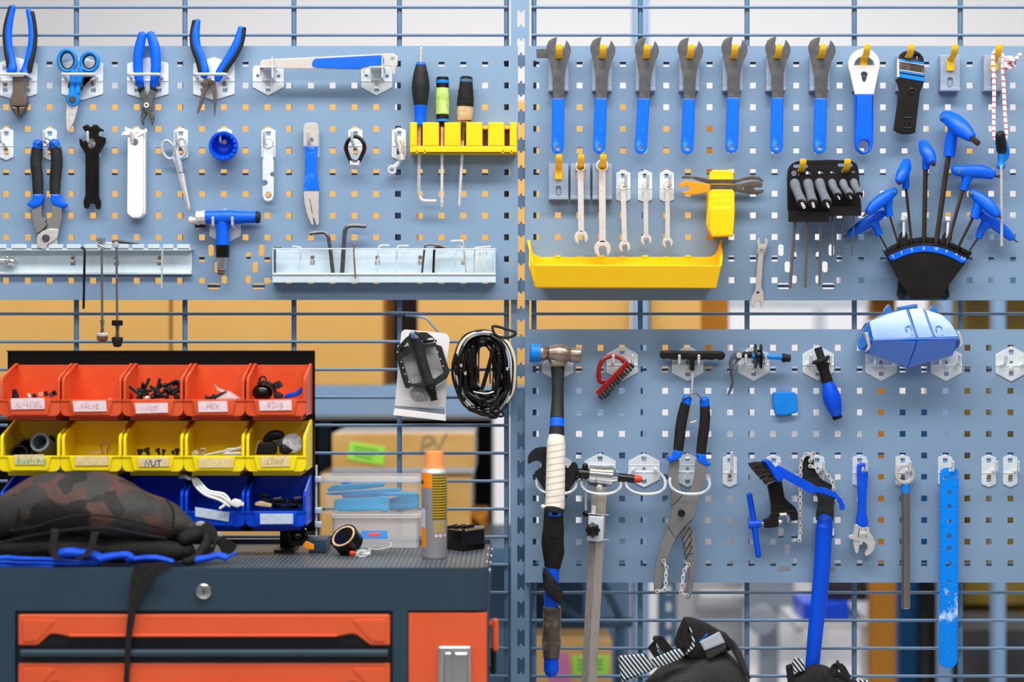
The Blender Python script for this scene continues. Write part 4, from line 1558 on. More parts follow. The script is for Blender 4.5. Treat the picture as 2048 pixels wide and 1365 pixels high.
t = thing('screwdriver', 'screwdriver with its handle wrapped in lime green tape, middle of the yellow rack', 'screwdriver', W(*P('D', 1307, 655), 20))
bm = B()
la(bm, 'B', (1397, 574), (1396, 912), [(0, 40), (0.03, 47), (1, 46)], 22, 20)
h = mk('handle', bm, M['black'], t)
bm = B()
la(bm, 'B', (1397, 598), (1397, 622), [(0, 46), (0, 49), (1, 49), (1, 46)], 22, 20)
mk('blue_band', bm, M['bluesky'], h)
bm = B()
la(bm, 'B', (1396, 890), (1396, 908), [(0, 46), (0, 49), (1, 49), (1, 44)], 22, 20)
mk('blue_band', bm, M['bluesky'], h)
bm = B()
la(bm, 'B', (1396, 654), (1396, 856), [(0, 44), (0.02, 48), (0.18, 49), (0.2, 52), (0.45, 50), (0.47, 52), (0.8, 49), (0.98, 50), (1, 45)], 22, 20)
mk('tape_wrap', bm, M['greenwrap'], h)
bm = B()
la(bm, 'B', (1396, 908), (1395, 945), [(0, 22), (1, 18)], 22, 16)
mk('collar', bm, M['rubber'], t)
bm = B()
la(bm, 'D', (1310, 74), (1308, 625), [(0, 12), (0.97, 11), (1, 10)], 22, 14)
pl(bm, 'D', [(1297, 600), (1320, 600), (1316, 640), (1310, 656), (1303, 656), (1298, 630)], 20.5, 23.5, 0.8)
mk('shaft', bm, M['rustchrome'], t)

t = thing('screwdriver', 'leaning screwdriver wrapped in black and tan tape, rightmost in the yellow rack', 'screwdriver', W(*P('D', 1430, 645), 20))
bm = B()
la(bm, 'B', (1575, 570), (1560, 905), [(0, 36), (0.03, 46), (0.1, 48), (1, 50)], 22, 20)
h = mk('handle', bm, M['black'], t)
bm = B()
la(bm, 'B', (1574, 592), (1573, 614), [(0, 46), (0, 50), (1, 50), (1, 46)], 22, 20)
mk('blue_band', bm, M['rackdark'], h)
bm = B()
la(bm, 'B', (1573, 612), (1565, 796), [(0, 48), (0.3, 53), (0.32, 56), (0.6, 58), (0.62, 61), (1, 62)], 22, 20)
mk('tape_wrap', bm, M['wrap'], h)
bm = B()
la(bm, 'B', (1565, 794), (1558, 912), [(0, 62), (0.1, 58), (0.5, 60), (0.9, 50), (1, 40)], 22, 20)
mk('tan_tape', bm, M['goldtape'], h)
bm = B()
la(bm, 'D', (1463, 62), (1456, 180), [(0, 14), (1, 13)], 22, 14)
mk('rusty_collar', bm, M['rust'], t)
bm = B()
la(bm, 'D', (1456, 175), (1429, 645), [(0, 12), (0.96, 11), (1, 3)], 22, 14)
mk('shaft', bm, M['dullchrome'], t)

# cable cutters
t = thing('cable_cutters', 'large cable cutters with black grips and flared blue collars', 'cutters', W(*P('C', 330, 942), 14))
for cap, grip, fl_ in (([(266, 200, 36), (263, 235, 34)], [(262, 232, 38), (250, 330, 39), (262, 430, 39), (266, 555, 36)], [(230, 550), (300, 552), (300, 600), (283, 632), (225, 656), (186, 632), (190, 616), (222, 592)]),
                       ([(378, 198, 38), (386, 232, 36)], [(390, 230, 40), (398, 330, 40), (388, 440, 40), (384, 555, 36)], [(350, 552), (418, 552), (430, 592), (464, 622), (462, 640), (430, 655), (372, 632), (352, 606)])):
    bm = B()
    tb(bm, 'C', grip, 14, 0.75, 14, cap='flat')
    h = mk('handle', bm, M['rubber'], t)
    bm = B()
    tb(bm, 'C', cap, 14, 0.78, 14)
    pl(bm, 'C', fil(fl_, 14), 8, 22, 4)
    mk('blue_end', bm, M['blue'], h)
bm = B()
pl(bm, 'C', [(224, 640), (286, 628), (290, 712), (320, 735), (312, 752), (328, 772), (308, 792), (288, 812), (252, 832), (236, 770), (222, 700)], 9, 18, 1)
mk('arm', bm, M['greysteel'], t)
bm = B()
pl(bm, 'C', [(362, 628), (430, 652), (432, 720), (412, 812), (385, 872), (335, 905), (322, 800), (334, 772), (326, 750), (336, 730), (362, 712)], 11, 20, 1)
mk('arm', bm, M['greysteel'], t)
bm = B()
pl(bm, 'C', fil([(262, 842), (298, 812), (350, 795), (412, 800), (396, 868), (330, 908), (318, 938), (292, 940), (262, 918), (256, 870)], 10), 18, 23, 1)
pl(bm, 'C', fil([(345, 900), (398, 868), (398, 908), (372, 940), (318, 935)], 8), 12, 19, 1)
mk('cutting_head', bm, M['steel'], t)
bm = B()
lathe(bm, W(*P('C', 322, 862), 22), W(*P('C', 322, 862), 26), [(0, 0.0068), (0.6, 0.0068), (1, 0.0055)], 20)
mk('pivot_bolt', bm, M['darksteel'], t)
bm = B()
tb(bm, 'C', [(262, 208, 4, 21), (290, 188, 4, 23), (316, 166, 4, 25), (340, 172, 4, 25), (380, 205, 4, 23), (425, 240, 4, 21)], sm=3, n=8)
mk('wire_loop', bm, M['darksteel'], t)

# black multi spanner
t = thing('multi_spanner', 'glossy black flat multi spanner with jagged head', 'spanner', W(*P('C', 650, 660), 14))
bm = B()
pl(bm, 'C', [(575, 85), (600, 66), (618, 68), (626, 80), (640, 82), (650, 66), (680, 68), (700, 90), (725, 102), (722, 116), (705, 112), (690, 122), (690, 142), (708, 150), (740, 160), (737, 198), (705, 250), (692, 275), (692, 575), (706, 606), (704, 650), (692, 662), (674, 658), (664, 628), (648, 618), (628, 622), (622, 645), (610, 660), (590, 650), (582, 612), (597, 560), (597, 270), (560, 215), (552, 168), (568, 165), (586, 186), (604, 176), (612, 152), (606, 128), (588, 108)],
   12, 17, 1.2, [[(612, 190), (620, 165), (650, 165), (668, 195), (660, 225), (640, 236), (618, 222)]])
mk('spanner_body', bm, M['blackgloss'], t)
bm = B()
tb(bm, 'C', [(680, 250, 6), (666, 280, 6), (666, 570, 6), (680, 600, 6), (684, 645, 5)], 17, 0.8, 8, 1)
mk('edge_ridge', bm, M['blackgloss'], t)

# white-wrapped bar
t = thing('wrapped_bar', 'flat bar wrapped in white film with a torn tape end at its top', 'wrapped tool', W(*P('C', 950, 725), 12))
bm = B()
pl(bm, 'C', fil([(892, 110), (1000, 108), (1003, 690), (978, 722), (925, 722), (888, 690)], 14), 10, 26, 2, [circ(942, 190, 25, 8)])
pl(bm, 'C', fil([(1000, 112), (1016, 122), (1016, 690), (985, 722), (960, 722), (1000, 690)], 8), 9, 20, 1.5)
mk('bar', bm, M['whitetape'], t)
bm = B()
for i, (x_, y_, a) in enumerate(((885, 120, -0.4), (905, 108, 0.5), (935, 118, -0.2), (970, 112, 0.3), (995, 122, -0.5), (900, 130, 0.1))):
    dx, dy = 34 * math.cos(a), 34 * math.sin(a)
    pl(bm, 'C', [(x_ - dx, y_ - dy - 10), (x_ + dx, y_ + dy - 14), (x_ + dx + 6, y_ + dy + 12), (x_ - dx - 4, y_ - dy + 14)], 24 + i * 0.6, 26 + i * 0.6, 1)
mk('torn_tape', bm, M['whitetape'], t)

# office scissors
t = thing('office_scissors', 'closed office scissors with pale grey plastic rings', 'scissors', W(*P('C', 1318, 668), 14))
bm = B()
tb(bm, 'C', [(x_, y_, 11) for x_, y_ in circ(1178, 245, 40, 22, 66, -0.32)], 14, 1.1, 10, 1, closed=True)
tb(bm, 'C', [(1215, 300, 15), (1240, 345, 17), (1252, 400, 14)], 14, 0.8)
mk('handle', bm, M['greyplastic'] if False else M['greycable'], t)
bm = B()
tb(bm, 'C', [(x_, y_, 11) for x_, y_ in circ(1268, 232, 36, 22, 70, 0.1)], 18, 1.1, 10, 1, closed=True)
tb(bm, 'C', [(1232, 240, 13), (1250, 320, 18), (1268, 398, 14)], 18, 0.8)
mk('handle', bm, M['greycable'], t)
bm = B()
pl(bm, 'C', [(1240, 405), (1264, 405), (1330, 640), (1326, 668), (1312, 662)], 12, 15, 0.6)
mk('blade', bm, M['steel'], t)
bm = B()
pl(bm, 'C', [(1256, 405), (1286, 408), (1332, 645), (1328, 664), (1318, 640)], 15.5, 18, 0.6)
pl(bm, 'C', circ(1272, 420, 8, 12), 18, 19, 0.4)
mk('blade', bm, M['dullchrome'], t)

# blue cup
t = thing('cup_wrench', 'round blue anodised cup with a scalloped inner rim', 'cup wrench', W(*P('C', 1564, 318), 20))
bm = B()
c = P('C', 1564, 218)
s = K / 3.5
lathe(bm, W(*c, 12), W(*c, 42), [(0, 50 * s), (0.02, 92 * s), (0.5, 100 * s), (0.95, 101 * s), (1, 98 * s), (1, 84 * s), (0.6, 78 * s), (0.25, 62 * s), (0.12, 40 * s), (0.1, 14 * s)], 40)
cup = mk('cup', bm, M['bluedeep'], t)
bm = B()
for k in range(16):
    a = 2 * math.pi * k / 16
    q = W(c[0] + 86 / 3.5 * math.cos(a), c[1] + 86 / 3.5 * math.sin(a), 36)
    lathe(bm, q - Vector((0, -0.006, 0)), q + Vector((0, -0.006, 0)), [(0, 11 * s), (1, 11 * s)], 10)
mk('inner_teeth', bm, M['bluedeep'], cup)
bm = B()
lathe(bm, W(c[0] + 2, c[1] - 8, 14), W(c[0] + 2, c[1] - 8, 22), [(0, 24 * s), (0.8, 24 * s), (1, 18 * s)], 6)
mk('center_nut', bm, M['chrome'], t)

# small silver cone key
t = thing('cone_key', 'small flat silver cone key with side notches and a hex end', 'spanner', W(*P('D', 92, 606), 14))
bm = B()
tb(bm, 'D', [(x_, y_, 7) for x_, y_ in circ(92, 196, 34, 20, 32)], 16, 1, 8, 1, closed=True)
mk('split_ring', bm, M['steel'], t)
bm = B()
pl(bm, 'D', [(58, 300), (62, 232), (80, 212), (104, 212), (122, 232), (126, 300), (131, 312), (131, 398), (112, 404), (104, 416), (112, 428), (131, 434), (131, 566), (120, 596), (92, 607), (64, 596), (52, 566), (52, 500), (78, 494), (90, 476), (78, 458), (52, 454), (52, 310)], 12.5, 15.5, 0.8,
   [circ(92, 562, 25, 6), circ(92, 228, 9, 10)])
mk('key_plate', bm, M['galv'], t)

# silver lever with blue grip
t = thing('brake_lever_tool', 'flat silver lever tool with blue dipped grip and slit tip', 'lever tool', W(*P('D', 400, 770), 14))
bm = B()
pl(bm, 'D', fil([(338, 75), (355, 55), (430, 55), (443, 75), (443, 225), (338, 225)], 14), 11, 15, 0.8, [circ(392, 178, 19, 16)])
mk('hanging_end', bm, M['brushed'], t)
bm = B()
pl(bm, 'D', cr([(340, 520), (447, 520), (446, 640), (445, 768), (428, 771), (404, 690), (384, 590), (381, 592), (398, 690), (412, 771), (394, 768), (362, 690), (345, 610)], 1), 11, 15, 0.8)
mk('slit_tip', bm, M['brushed'], t)
bm = B()
pl(bm, 'D', cr([(343, 218), (442, 218), (434, 300), (432, 400), (449, 528), (336, 528), (349, 400), (350, 300)], 1), 9, 17, 1.6)
pl(bm, 'D', fil([(362, 225), (420, 225), (408, 250), (374, 250)], 6), 16, 18.5, 1)
mk('dipped_grip', bm, M['bluegrip'], t)

# black and red loop key
t = thing('spoke_key', 'small loop-shaped spoke key, black with a red line and silver jaw', 'spoke key', W(*P('D', 698, 356), 14))
loop = [(668, 322), (648, 272), (638, 228), (650, 185), (680, 158), (702, 152), (728, 160), (756, 188), (766, 228), (752, 275), (730, 322)]
bm = B()
tb(bm, 'D', [(x_, y_, 14) for x_, y_ in loop], 22, 1, 10)
mk('loop', bm, M['blackgloss'], t)
bm = B()
tb(bm, 'D', [(x_ + (702 - x_) * (-0.16 if y_ > 220 else -0.02), y_ - 1, 8) for x_, y_ in loop], 21, 1, 8)
mk('red_line', bm, M['red'], t)
bm = B()
pl(bm, 'D', fil([(660, 316), (676, 322), (686, 336), (712, 336), (720, 320), (734, 318), (732, 356), (662, 354)], 4), 14, 26, 1.5)
mk('jaw', bm, M['steel'], t)

# little silver crank
t = thing('crank_key', 'little silver crank-shaped key with a ring end', 'key', W(*P('D', 960, 415), 14))
bm = B()
tb(bm, 'D', [(1020, 178, 14), (1034, 200, 14), (1030, 240, 13), (1022, 270, 12)], 17, 0.8)
pl(bm, 'D', fil([(985, 190), (1000, 180), (1015, 215), (1030, 250), (1035, 270), (1012, 272)], 5), 14, 19, 1)
la(bm, 'D', (1018, 280), (1032, 322), [(0, 20), (0.1, 27), (0.9, 27), (1, 20)], 17, 16)
pl(bm, 'D', [(1000, 320), (1028, 330), (988, 372), (990, 400), (970, 416), (944, 412), (928, 396), (928, 370), (944, 352), (968, 350)], 14, 18, 1, [circ(957, 385, 15, 14)])
mk('crank', bm, M['dullchrome'], t)

# blue T driver
t = thing('t_handle_driver', 'blue T-shaped driver with chrome chuck resting on two prongs', 'T driver', W(*P('C', 1552, 1118), 22))
bm = B()
la(bm, 'C', (1438, 717), (1795, 717), [(0, 42), (0.02, 46), (0.12, 46), (0.3, 48), (0.42, 52), (0.6, 47), (0.8, 42), (1, 40)], 20, 22)
tb(bm, 'C', [(1560, 740, 46), (1558, 800, 44), (1558, 915, 48)], 20, 0.9, 18, cap='flat')
mk('t_body', bm, M['blue'], t)
bm = B()
la(bm, 'C', (1374, 722), (1440, 718), [(0, 46), (0.1, 52), (0.3, 52), (0.32, 47), (0.6, 47), (0.62, 51), (1, 50)], 20, 22)
la(bm, 'C', (1324, 744), (1376, 738), [(0, 28), (0.1, 32), (0.5, 32), (0.52, 24), (1, 26)], 20, 18)
mk('collar', bm, M['dullchrome'], t)
bm = B()
la(bm, 'C', (1792, 717), (1822, 717), [(0, 42), (0.6, 42), (1, 34)], 20, 22)
mk('end_cap', bm, M['rubber'], t)
bm = B()
la(bm, 'C', (1558, 912), (1558, 1000), [(0, 48), (0.1, 49), (0.9, 48), (1, 42)], 20, 22)
mk('chuck_sleeve', bm, M['blackgloss'], t)
bm = B()
la(bm, 'C', (1366, 778), (1440, 778), [(0, 12), (1, 12)], 12, 10)
mk('bit_holder', bm, M['blackgloss'], t)
bm = B()
la(bm, 'C', (1556, 995), (1548, 1086), [(0, 34), (0.9, 34), (1, 28)], 20, 20)
mk('chuck', bm, M['chrome'], t)
bm = B()
la(bm, 'C', (1547, 1084), (1545, 1120), [(0, 26), (0.8, 26), (1, 18)], 20, 6)
mk('bit', bm, M['rust'], t)

# things in the notched rail
t = solo('flat_key', 'flat black key with a hooked top hanging left of the two skewers', 'key', (lambda b_: (tb(b_, 'C', [(570, 932, 8, 22), (584, 936, 9, 30), (592, 955, 9, 38), (590, 1100, 9, 38), (585, 1358, 9, 38)], sm=3, n=8, cap='flat'), b_)[1])(B()), M['black'], W(*P('C', 587, 1358), 38))


def skewer(name, label, xt, xb, yb, m, cone, knob):
    t = thing(name, label, 'skewer', W(*P('I', xb, yb), 38), 'wheel skewers in the notched rail')
    bm = B()
    p = [P('C', xt, 925), P('I', xb, yb - 25)]
    tube(bm, [W(*p[0], 39), W(*p[1], 39)], [0.0021] * 2, 10)
    mk('rod', bm, M['pipe'], t)
    bm = B()
    x0, y0, y1 = xb - (8 if cone == 'steel' else 0), (185 if cone == 'steel' else 225), yb - 70
    pts = []
    for k in range(8 * 9 + 1):
        a = k / 9 * 2 * math.pi
        f = k / 72
        rad = (11 + 7 * math.cos(f * 3.1) ** 2) / 3.688
        q = P('I', xb, y0 + (y1 - y0) * f)
        pts.append(W(q[0] + rad * math.cos(a), q[1], 39 + rad * math.sin(a) * 0.875))
    tube(bm, pts, [0.0007] * len(pts), 6)
    mk('coil_spring', bm, M['darksteel'], t)
    bm = B()
    la(bm, 'I', (xb, yb - 75), (xb - 1, yb), [(0, 34), (0.1, 41), (0.3, 41), (0.32, 38), (0.45, 40), (0.9, 28), (1, 16)], 39, 20)
    mk('cone_nut', bm, M[m], t)
    return t


t = skewer('quick_release_skewer', 'hanging skewer with silver-red cone nut and chrome knob', 712, 755, 356, 'dullchrome', 'steel', 0)
bm = B()
la(bm, 'C', (708, 862), (708, 905), [(0, 24), (0.1, 34), (0.6, 34), (0.7, 26), (1, 24)], 39, 20)
la(bm, 'C', (690, 905), (725, 935), [(0, 16), (0.5, 20), (1, 12)], 39, 14)
mk('knob', bm, M['chrome'], t)
bm = B()
la(bm, 'I', (755, 306), (754, 350), [(0, 41), (0.4, 40), (0.8, 33), (1, 27)], 39, 18)
mk('red_band', bm, M['copper'], t)
t = skewer('quick_release_skewer', 'hanging skewer with black cone nut and a black lever lying on the rail', 815, 866, 386, 'rubber', 'black', 1)
bm = B()
la(bm, 'I', (865, 188), (865, 228), [(0, 36), (0.1, 40), (0.9, 40), (1, 36)], 39, 14)
mk('rubber_nut', bm, M['black'], t)
bm = B()
tb(bm, 'C', [(792, 890, 12, 39), (830, 886, 13, 41), (880, 892, 11, 42), (940, 898, 6, 42), (975, 902, 3, 42)], sm=3, fy=0.6)
mk('lever', bm, M['darksteel'], t)
bm = B()
lathe(bm, W(*P('C', 812, 908), 36), W(*P('C', 812, 908), 46), [(0, 0.0052), (0.8, 0.0052), (1, 0.004)], 18)
tb(bm, 'C', [(745, 900, 9), (785, 902, 9)], 39, 1, 8)
mk('cam_end', bm, M['steel'], t)

t = solo('hex_key', 'thin silver hex key hanging through the right end of the notched rail', 'hex key', (lambda b_: (tb(b_, 'C', [(1112, 930, 7, 38), (1128, 932, 7, 38), (1136, 950, 7, 38), (1131, 1215, 7, 38)], sm=2, n=6, cap='flat'), b_)[1])(B()), M['greycable'], W(*P('C', 1131, 1215), 38))
bm = B()
la(bm, 'C', (-40, 1020), (40, 1020), [(0, 16), (1, 16)], 14, 16)
la(bm, 'C', (38, 1026), (104, 1032), [(0, 20), (0.2, 28), (0.3, 25), (0.5, 30), (0.95, 30), (1, 26)], 14, 20)
ball(bm, W(*P('C', 50, 1000), 12), 0.0035)
t = solo('socket_wrench', 'chrome socket lying in the notched rail at the left edge', 'socket', bm, M['chrome'], W(*P('C', 40, 1050), 14))

# hex keys in the tray
def key(label, pts, m, h=30, r=None):
    bm = B()
    tb(bm, 'D', [(x_, y_, q) for x_, y_, q in pts], h, 1, 6, 3, 'flat')
    solo('hex_key', label, 'hex key', bm, M[m], W(*P('D', pts[-1][0], pts[-1][1]), h), 'loose hex keys in the galvanised tray')


key('short dark hex key at the left end of the galvanised tray', [(186, 925, 6), (150, 928, 7), (141, 945, 7), (141, 1150, 7)], 'darksteel', 24)
key('thin pale hex key second from the left in the tray', [(262, 922, 6), (305, 926, 6), (325, 940, 6), (318, 1000, 6), (308, 1150, 6)], 'galvrail', 24)
key('thick dark hex key pointing left out of the tray', [(380, 832, 15), (470, 822, 15), (505, 840, 15), (522, 900, 15), (550, 1150, 15)], 'darksteel', 22)
key('largest dark hex key pointing right out of the tray', [(778, 780, 17), (670, 776, 17), (636, 800, 17), (626, 860, 17), (608, 1150, 17)], 'darksteel', 22)
bm = B()
tb(bm, 'D', [(700, 915, 5), (691, 945, 5), (697, 1050, 6), (702, 1140, 6)], 41, 1, 8, 2)
ball(bm, W(*P('D', 701, 910), 41), 0.0024)
solo('spoke_rod', 'thin copper-coloured rod with a ball end standing in front of the tray', 'rod', bm, M['copper'], W(*P('D', 702, 1140), 41))
key('pale hex key pointing right, left of a matching pair in mid-tray', [(940, 915, 7), (885, 915, 7), (866, 930, 7), (862, 980, 7), (856, 1150, 7)], 'galvrail', 24)
key('pale hex key pointing right, right of a matching pair in mid-tray', [(1075, 918, 7), (1015, 918, 7), (997, 932, 7), (993, 980, 7), (985, 1150, 7)], 'galvrail', 24)
key('dark arched hex key whose short arm crosses the neighbouring black key', [(1338, 930, 7), (1275, 912, 8), (1215, 908, 8), (1190, 925, 8), (1182, 980, 8), (1165, 1150, 8)], 'brownsteel', 26)
key('black hex key under the arched one near the right of the tray', [(1330, 926, 8), (1270, 928, 9), (1256, 945, 9), (1252, 1000, 9), (1247, 1150, 9)], 'black', 18)
key('low pale hex key leaning left, under the tallest pale key', [(1452, 930, 6), (1425, 922, 6), (1408, 938, 6), (1402, 1000, 6), (1388, 1150, 6)], 'galvrail', 16)
key('tallest pale hex key pointing left at the right of the tray', [(1372, 885, 6), (1440, 882, 7), (1456, 898, 7), (1464, 960, 7), (1484, 1150, 7)], 'steel', 24)
key('thin pale hex key pointing right at the right end of the tray', [(1650, 922, 6), (1560, 930, 6), (1540, 940, 6), (1535, 1000, 6), (1533, 1150, 6)], 'steel', 26)
key('thin tan rod-like key left of the last one at the right end of the tray', [(1610, 932, 4), (1582, 934, 4), (1574, 950, 4), (1576, 1150, 4)], 'ivory', 18)
key('thin tan rod-like key, the very last at the right end of the tray', [(1645, 936, 4), (1630, 938, 4), (1621, 952, 4), (1622, 1150, 4)], 'ivory', 18)


# ------------------------------------------------------------------ upper right board
# seven cone spanners
ox, oy = P('E', 343, 440)
t = thing('cone_spanner', 'dark cone spanner with blue grip, nearest the slotted post', 'spanner', W(ox, oy, 30), 'blue-gripped cone spanners')
bm = B()
pl(bm, 'E', cr([(332, 290), (322, 348), (328, 362), (345, 372), (378, 381), (388, 374), (404, 316), (424, 340), (438, 372), (441, 410), (432, 440), (412, 490), (396, 545), (388, 600), (386, 790), (300, 790), (297, 590), (286, 540), (266, 455), (250, 400), (249, 362), (262, 325), (290, 303)], 1), 27, 30, 0.8, [circ(343, 428, 20, 18)])
mk('spanner_head', bm, M['darksteel'], t)
bm = B()
pl(bm, 'E', fil([(293, 774, 6), (389, 774, 6), (386, 1165), (372, 1198), (336, 1215), (302, 1198), (288, 1165)], 14), 24, 33, 2, [circ(336, 1161, 14, 16, 19)])
mk('dipped_grip', bm, M['bluegrip'], t)
CS = ('second cone spanner from the post, brownish head, leaning slightly left', 'third cone spanner from the post, leaning most to the left', 'fourth cone spanner from the post, in the middle of the seven',
      'fifth cone spanner from the post, scratched head riding a little high', 'sixth cone spanner from the post, beside the widest one', 'widest-jawed cone spanner, next to the white-headed ring spanner')
for i, (x_, y_, a, sc) in enumerate(((1205.0, 111.5, -1.6, 1.03), (1292.8, 112.2, -3.0, 0.99), (1380.4, 112.5, -1.3, 1.05), (1468.4, 110.2, -1.0, 1.07), (1555.5, 110.5, -0.2, 1.03), (1643.5, 111.5, -0.8, 1.12))):
    c = dup(t, W(x_, y_, 30) - t.location, CS[i], None, (0, math.radians(-a), 0), (sc, 1, 1.0))
    for ch in c.children:
        if ch.name.startswith('dipped'):
            ch.scale = (1 / sc * (1.0 + (sc - 1) * 0.2), 1, 1)

# white-headed ring spanner
t = thing('ring_spanner', 'large white-headed ring spanner with wide blue handle and hanging hole', 'spanner', W(*P('F', 785, 1218), 30))
bm = B()
head = [(782 + 125 * math.cos(a), 510 - 127 * math.sin(a)) for a in [math.radians(-25 + i * 230 / 24) for i in range(25)]]
pl(bm, 'F', head + [(715, 760), (858, 760)][:0] + [(712, 755), (858, 755)], 27, 31, 1,
   [cr([(702, 515), (715, 478), (745, 452), (782, 444), (820, 452), (852, 478), (866, 515)], 1), fil([(757, 578), (770, 566), (796, 566), (812, 582), (796, 640), (782, 650), (770, 640)], 8)])
mk('spanner_head', bm, M['whitepaint'], t)
bm = B()
pl(bm, 'F', fil([(711, 740, 6), (858, 740, 6), (857, 1120), (845, 1175), (815, 1208), (785, 1218), (752, 1208), (722, 1175), (711, 1120)], 16), 23, 35, 3, [circ(783, 1147, 43, 24, 45)])
mk('handle', bm, M['blue'], t)

# black wear gauge
t = thing('wear_gauge', 'black plastic gauge with blue bands and a smoky window', 'gauge', W(*P('F', 1105, 1056), 30))
bm = B()
pl(bm, 'F', cr([(1060, 470), (1066, 430), (1090, 408), (1140, 392), (1185, 396), (1225, 418), (1250, 452), (1258, 490), (1260, 640), (1240, 690), (1224, 730), (1208, 860), (1188, 1046), (1150, 1057), (1095, 1056), (1050, 1045), (1020, 1020), (1046, 840), (1062, 700), (1052, 660), (1034, 625), (1060, 610)], 1), 22, 32, 2,
   [rr(1120, 436, 1215, 468, 14)])
mk('gauge_body', bm, M['black'], t)
bm = B()
pl(bm, 'F', [(1062, 462), (1256, 492), (1256, 510), (1062, 480)], 31.5, 33, 0.4)
pl(bm, 'F', [(1062, 580), (1258, 612), (1258, 645), (1060, 610)], 31.5, 33, 0.4)
pl(bm, 'F', [(1062, 556), (1258, 588), (1258, 602), (1062, 570)], 31.5, 33, 0.4)
p_ = mk('blue_bands', bm, M['bluesky'], t)
bm = B()
for y0 in (480, 548):
    pl(bm, 'F', [(1062, y0), (1257, y0 + 31), (1257, y0 + 36), (1062, y0 + 5)], 32.5, 33.5, 0.2)
pl(bm, 'F', [(1048, 470), (1060, 462), (1060, 608), (1046, 608)], 26, 32, 0.4)
mk('white_edge', bm, M['white'], t)
bm = B()
pl(bm, 'F', [(1066, 486), (1255, 516), (1255, 576), (1066, 546)], 31.5, 32.6, 0.4)
mk('window', bm, M['browntape'], t)
bm = B()
pl(bm, 'F', circ(1156, 718, 26, 20), 31, 34, 1.2, [circ(1156, 718, 13, 6)])
pl(bm, 'F', [(1106, 868), (1118, 866), (1112, 880), (1120, 892), (1108, 890)], 31, 33, 0.5)
pl(bm, 'F', [(1150, 878), (1166, 890), (1160, 898), (1148, 892)], 31, 33, 0.5)
pl(bm, 'F', rr(1100, 925, 1166, 935, 3), 31, 33.5, 0.8)
pl(bm, 'F', rr(1098, 962, 1104, 986, 2), 31, 33.5, 0.8)
pl(bm, 'F', rr(1138, 964, 1144, 988, 2), 31, 33.5, 0.8)
pl(bm, 'F', rr(1092, 1006, 1160, 1014, 3), 31, 33.5, 0.8)
mk('embossed_marks', bm, M['blackgloss'], t)

# knotted rope loop and the sliding T key it carries
t = thing('rope_loop', 'white rope with red flecks looped over a yellow hook, knotted at right', 'rope', W(*P('F', 1860, 1090), 45))
bm = B()
r_ = 15
tb(bm, 'F', [(1812, 1098, r_, 46), (1806, 1020, r_, 46), (1805, 900, r_, 46), (1808, 740, r_, 46), (1806, 600, r_, 47), (1800, 480, r_, 48), (1802, 430, r_, 48), (1820, 404, r_, 47), (1850, 404, r_, 46), (1872, 430, r_, 46), (1880, 480, r_, 48), (1878, 560, r_, 48), (1885, 700, r_, 46), (1894, 900, r_, 46), (1904, 1040, r_, 46), (1900, 1092, r_, 46), (1860, 1112, r_, 46), (1812, 1098, r_, 46)][:-1], sm=4, n=10, closed=True)
mk('loop', bm, M['rope'], t)
bm = B()
k_ = [(1888, 500, 16, 52), (1905, 465, 18, 56), (1940, 460, 18, 58), (1952, 500, 18, 58), (1935, 535, 18, 56), (1905, 530, 18, 60), (1900, 490, 18, 62), (1935, 480, 18, 64), (1970, 470, 17, 60), (2000, 448, 16, 58), (2014, 430, 15, 57)]
tb(bm, 'F', k_, sm=4, n=10)
ball(bm, W(*P('F', 1922, 498), 56), 0.008)
mk('knot', bm, M['rope'], t)
t = thing('hex_t_key', 'blue and charcoal handled hex driver hanging from the flecked rope', 'driver', W(*P('R', 1800, 405), 40))
bm = B()
tube(bm, [W(*P('Q', 1785, 335), 62), W(*P('Q', 1790, 420), 45), W(*P('Q', 1800, 500), 38)], [0.0084, 0.0092, 0.009], 16)
ball(bm, W(*P('Q', 1782, 340), 68), 0.0058)
h = mk('handle', bm, M['rubber'], t)
bm = B()
tb(bm, 'Q', [(1800, 500, 50, 36), (1798, 560, 44, 36), (1795, 640, 42, 36), (1792, 680, 52, 36)], sm=4, fy=0.9)
tb(bm, 'Q', [(1842, 420, 20, 26), (1862, 500, 24, 26), (1860, 560, 24, 26), (1835, 610, 20, 28)], sm=4)
mk('blue_grip', bm, M['bluesky'], h)
bm = B()
a, c = W(*P('Q', 1795, 670), 44), W(*P('R', 1800, 405), 44)
tube(bm, [a, a.lerp(c, 0.5), c], [0.0026] * 3, 6, cap='flat')
mk('hex_shaft', bm, M['steel'], t)


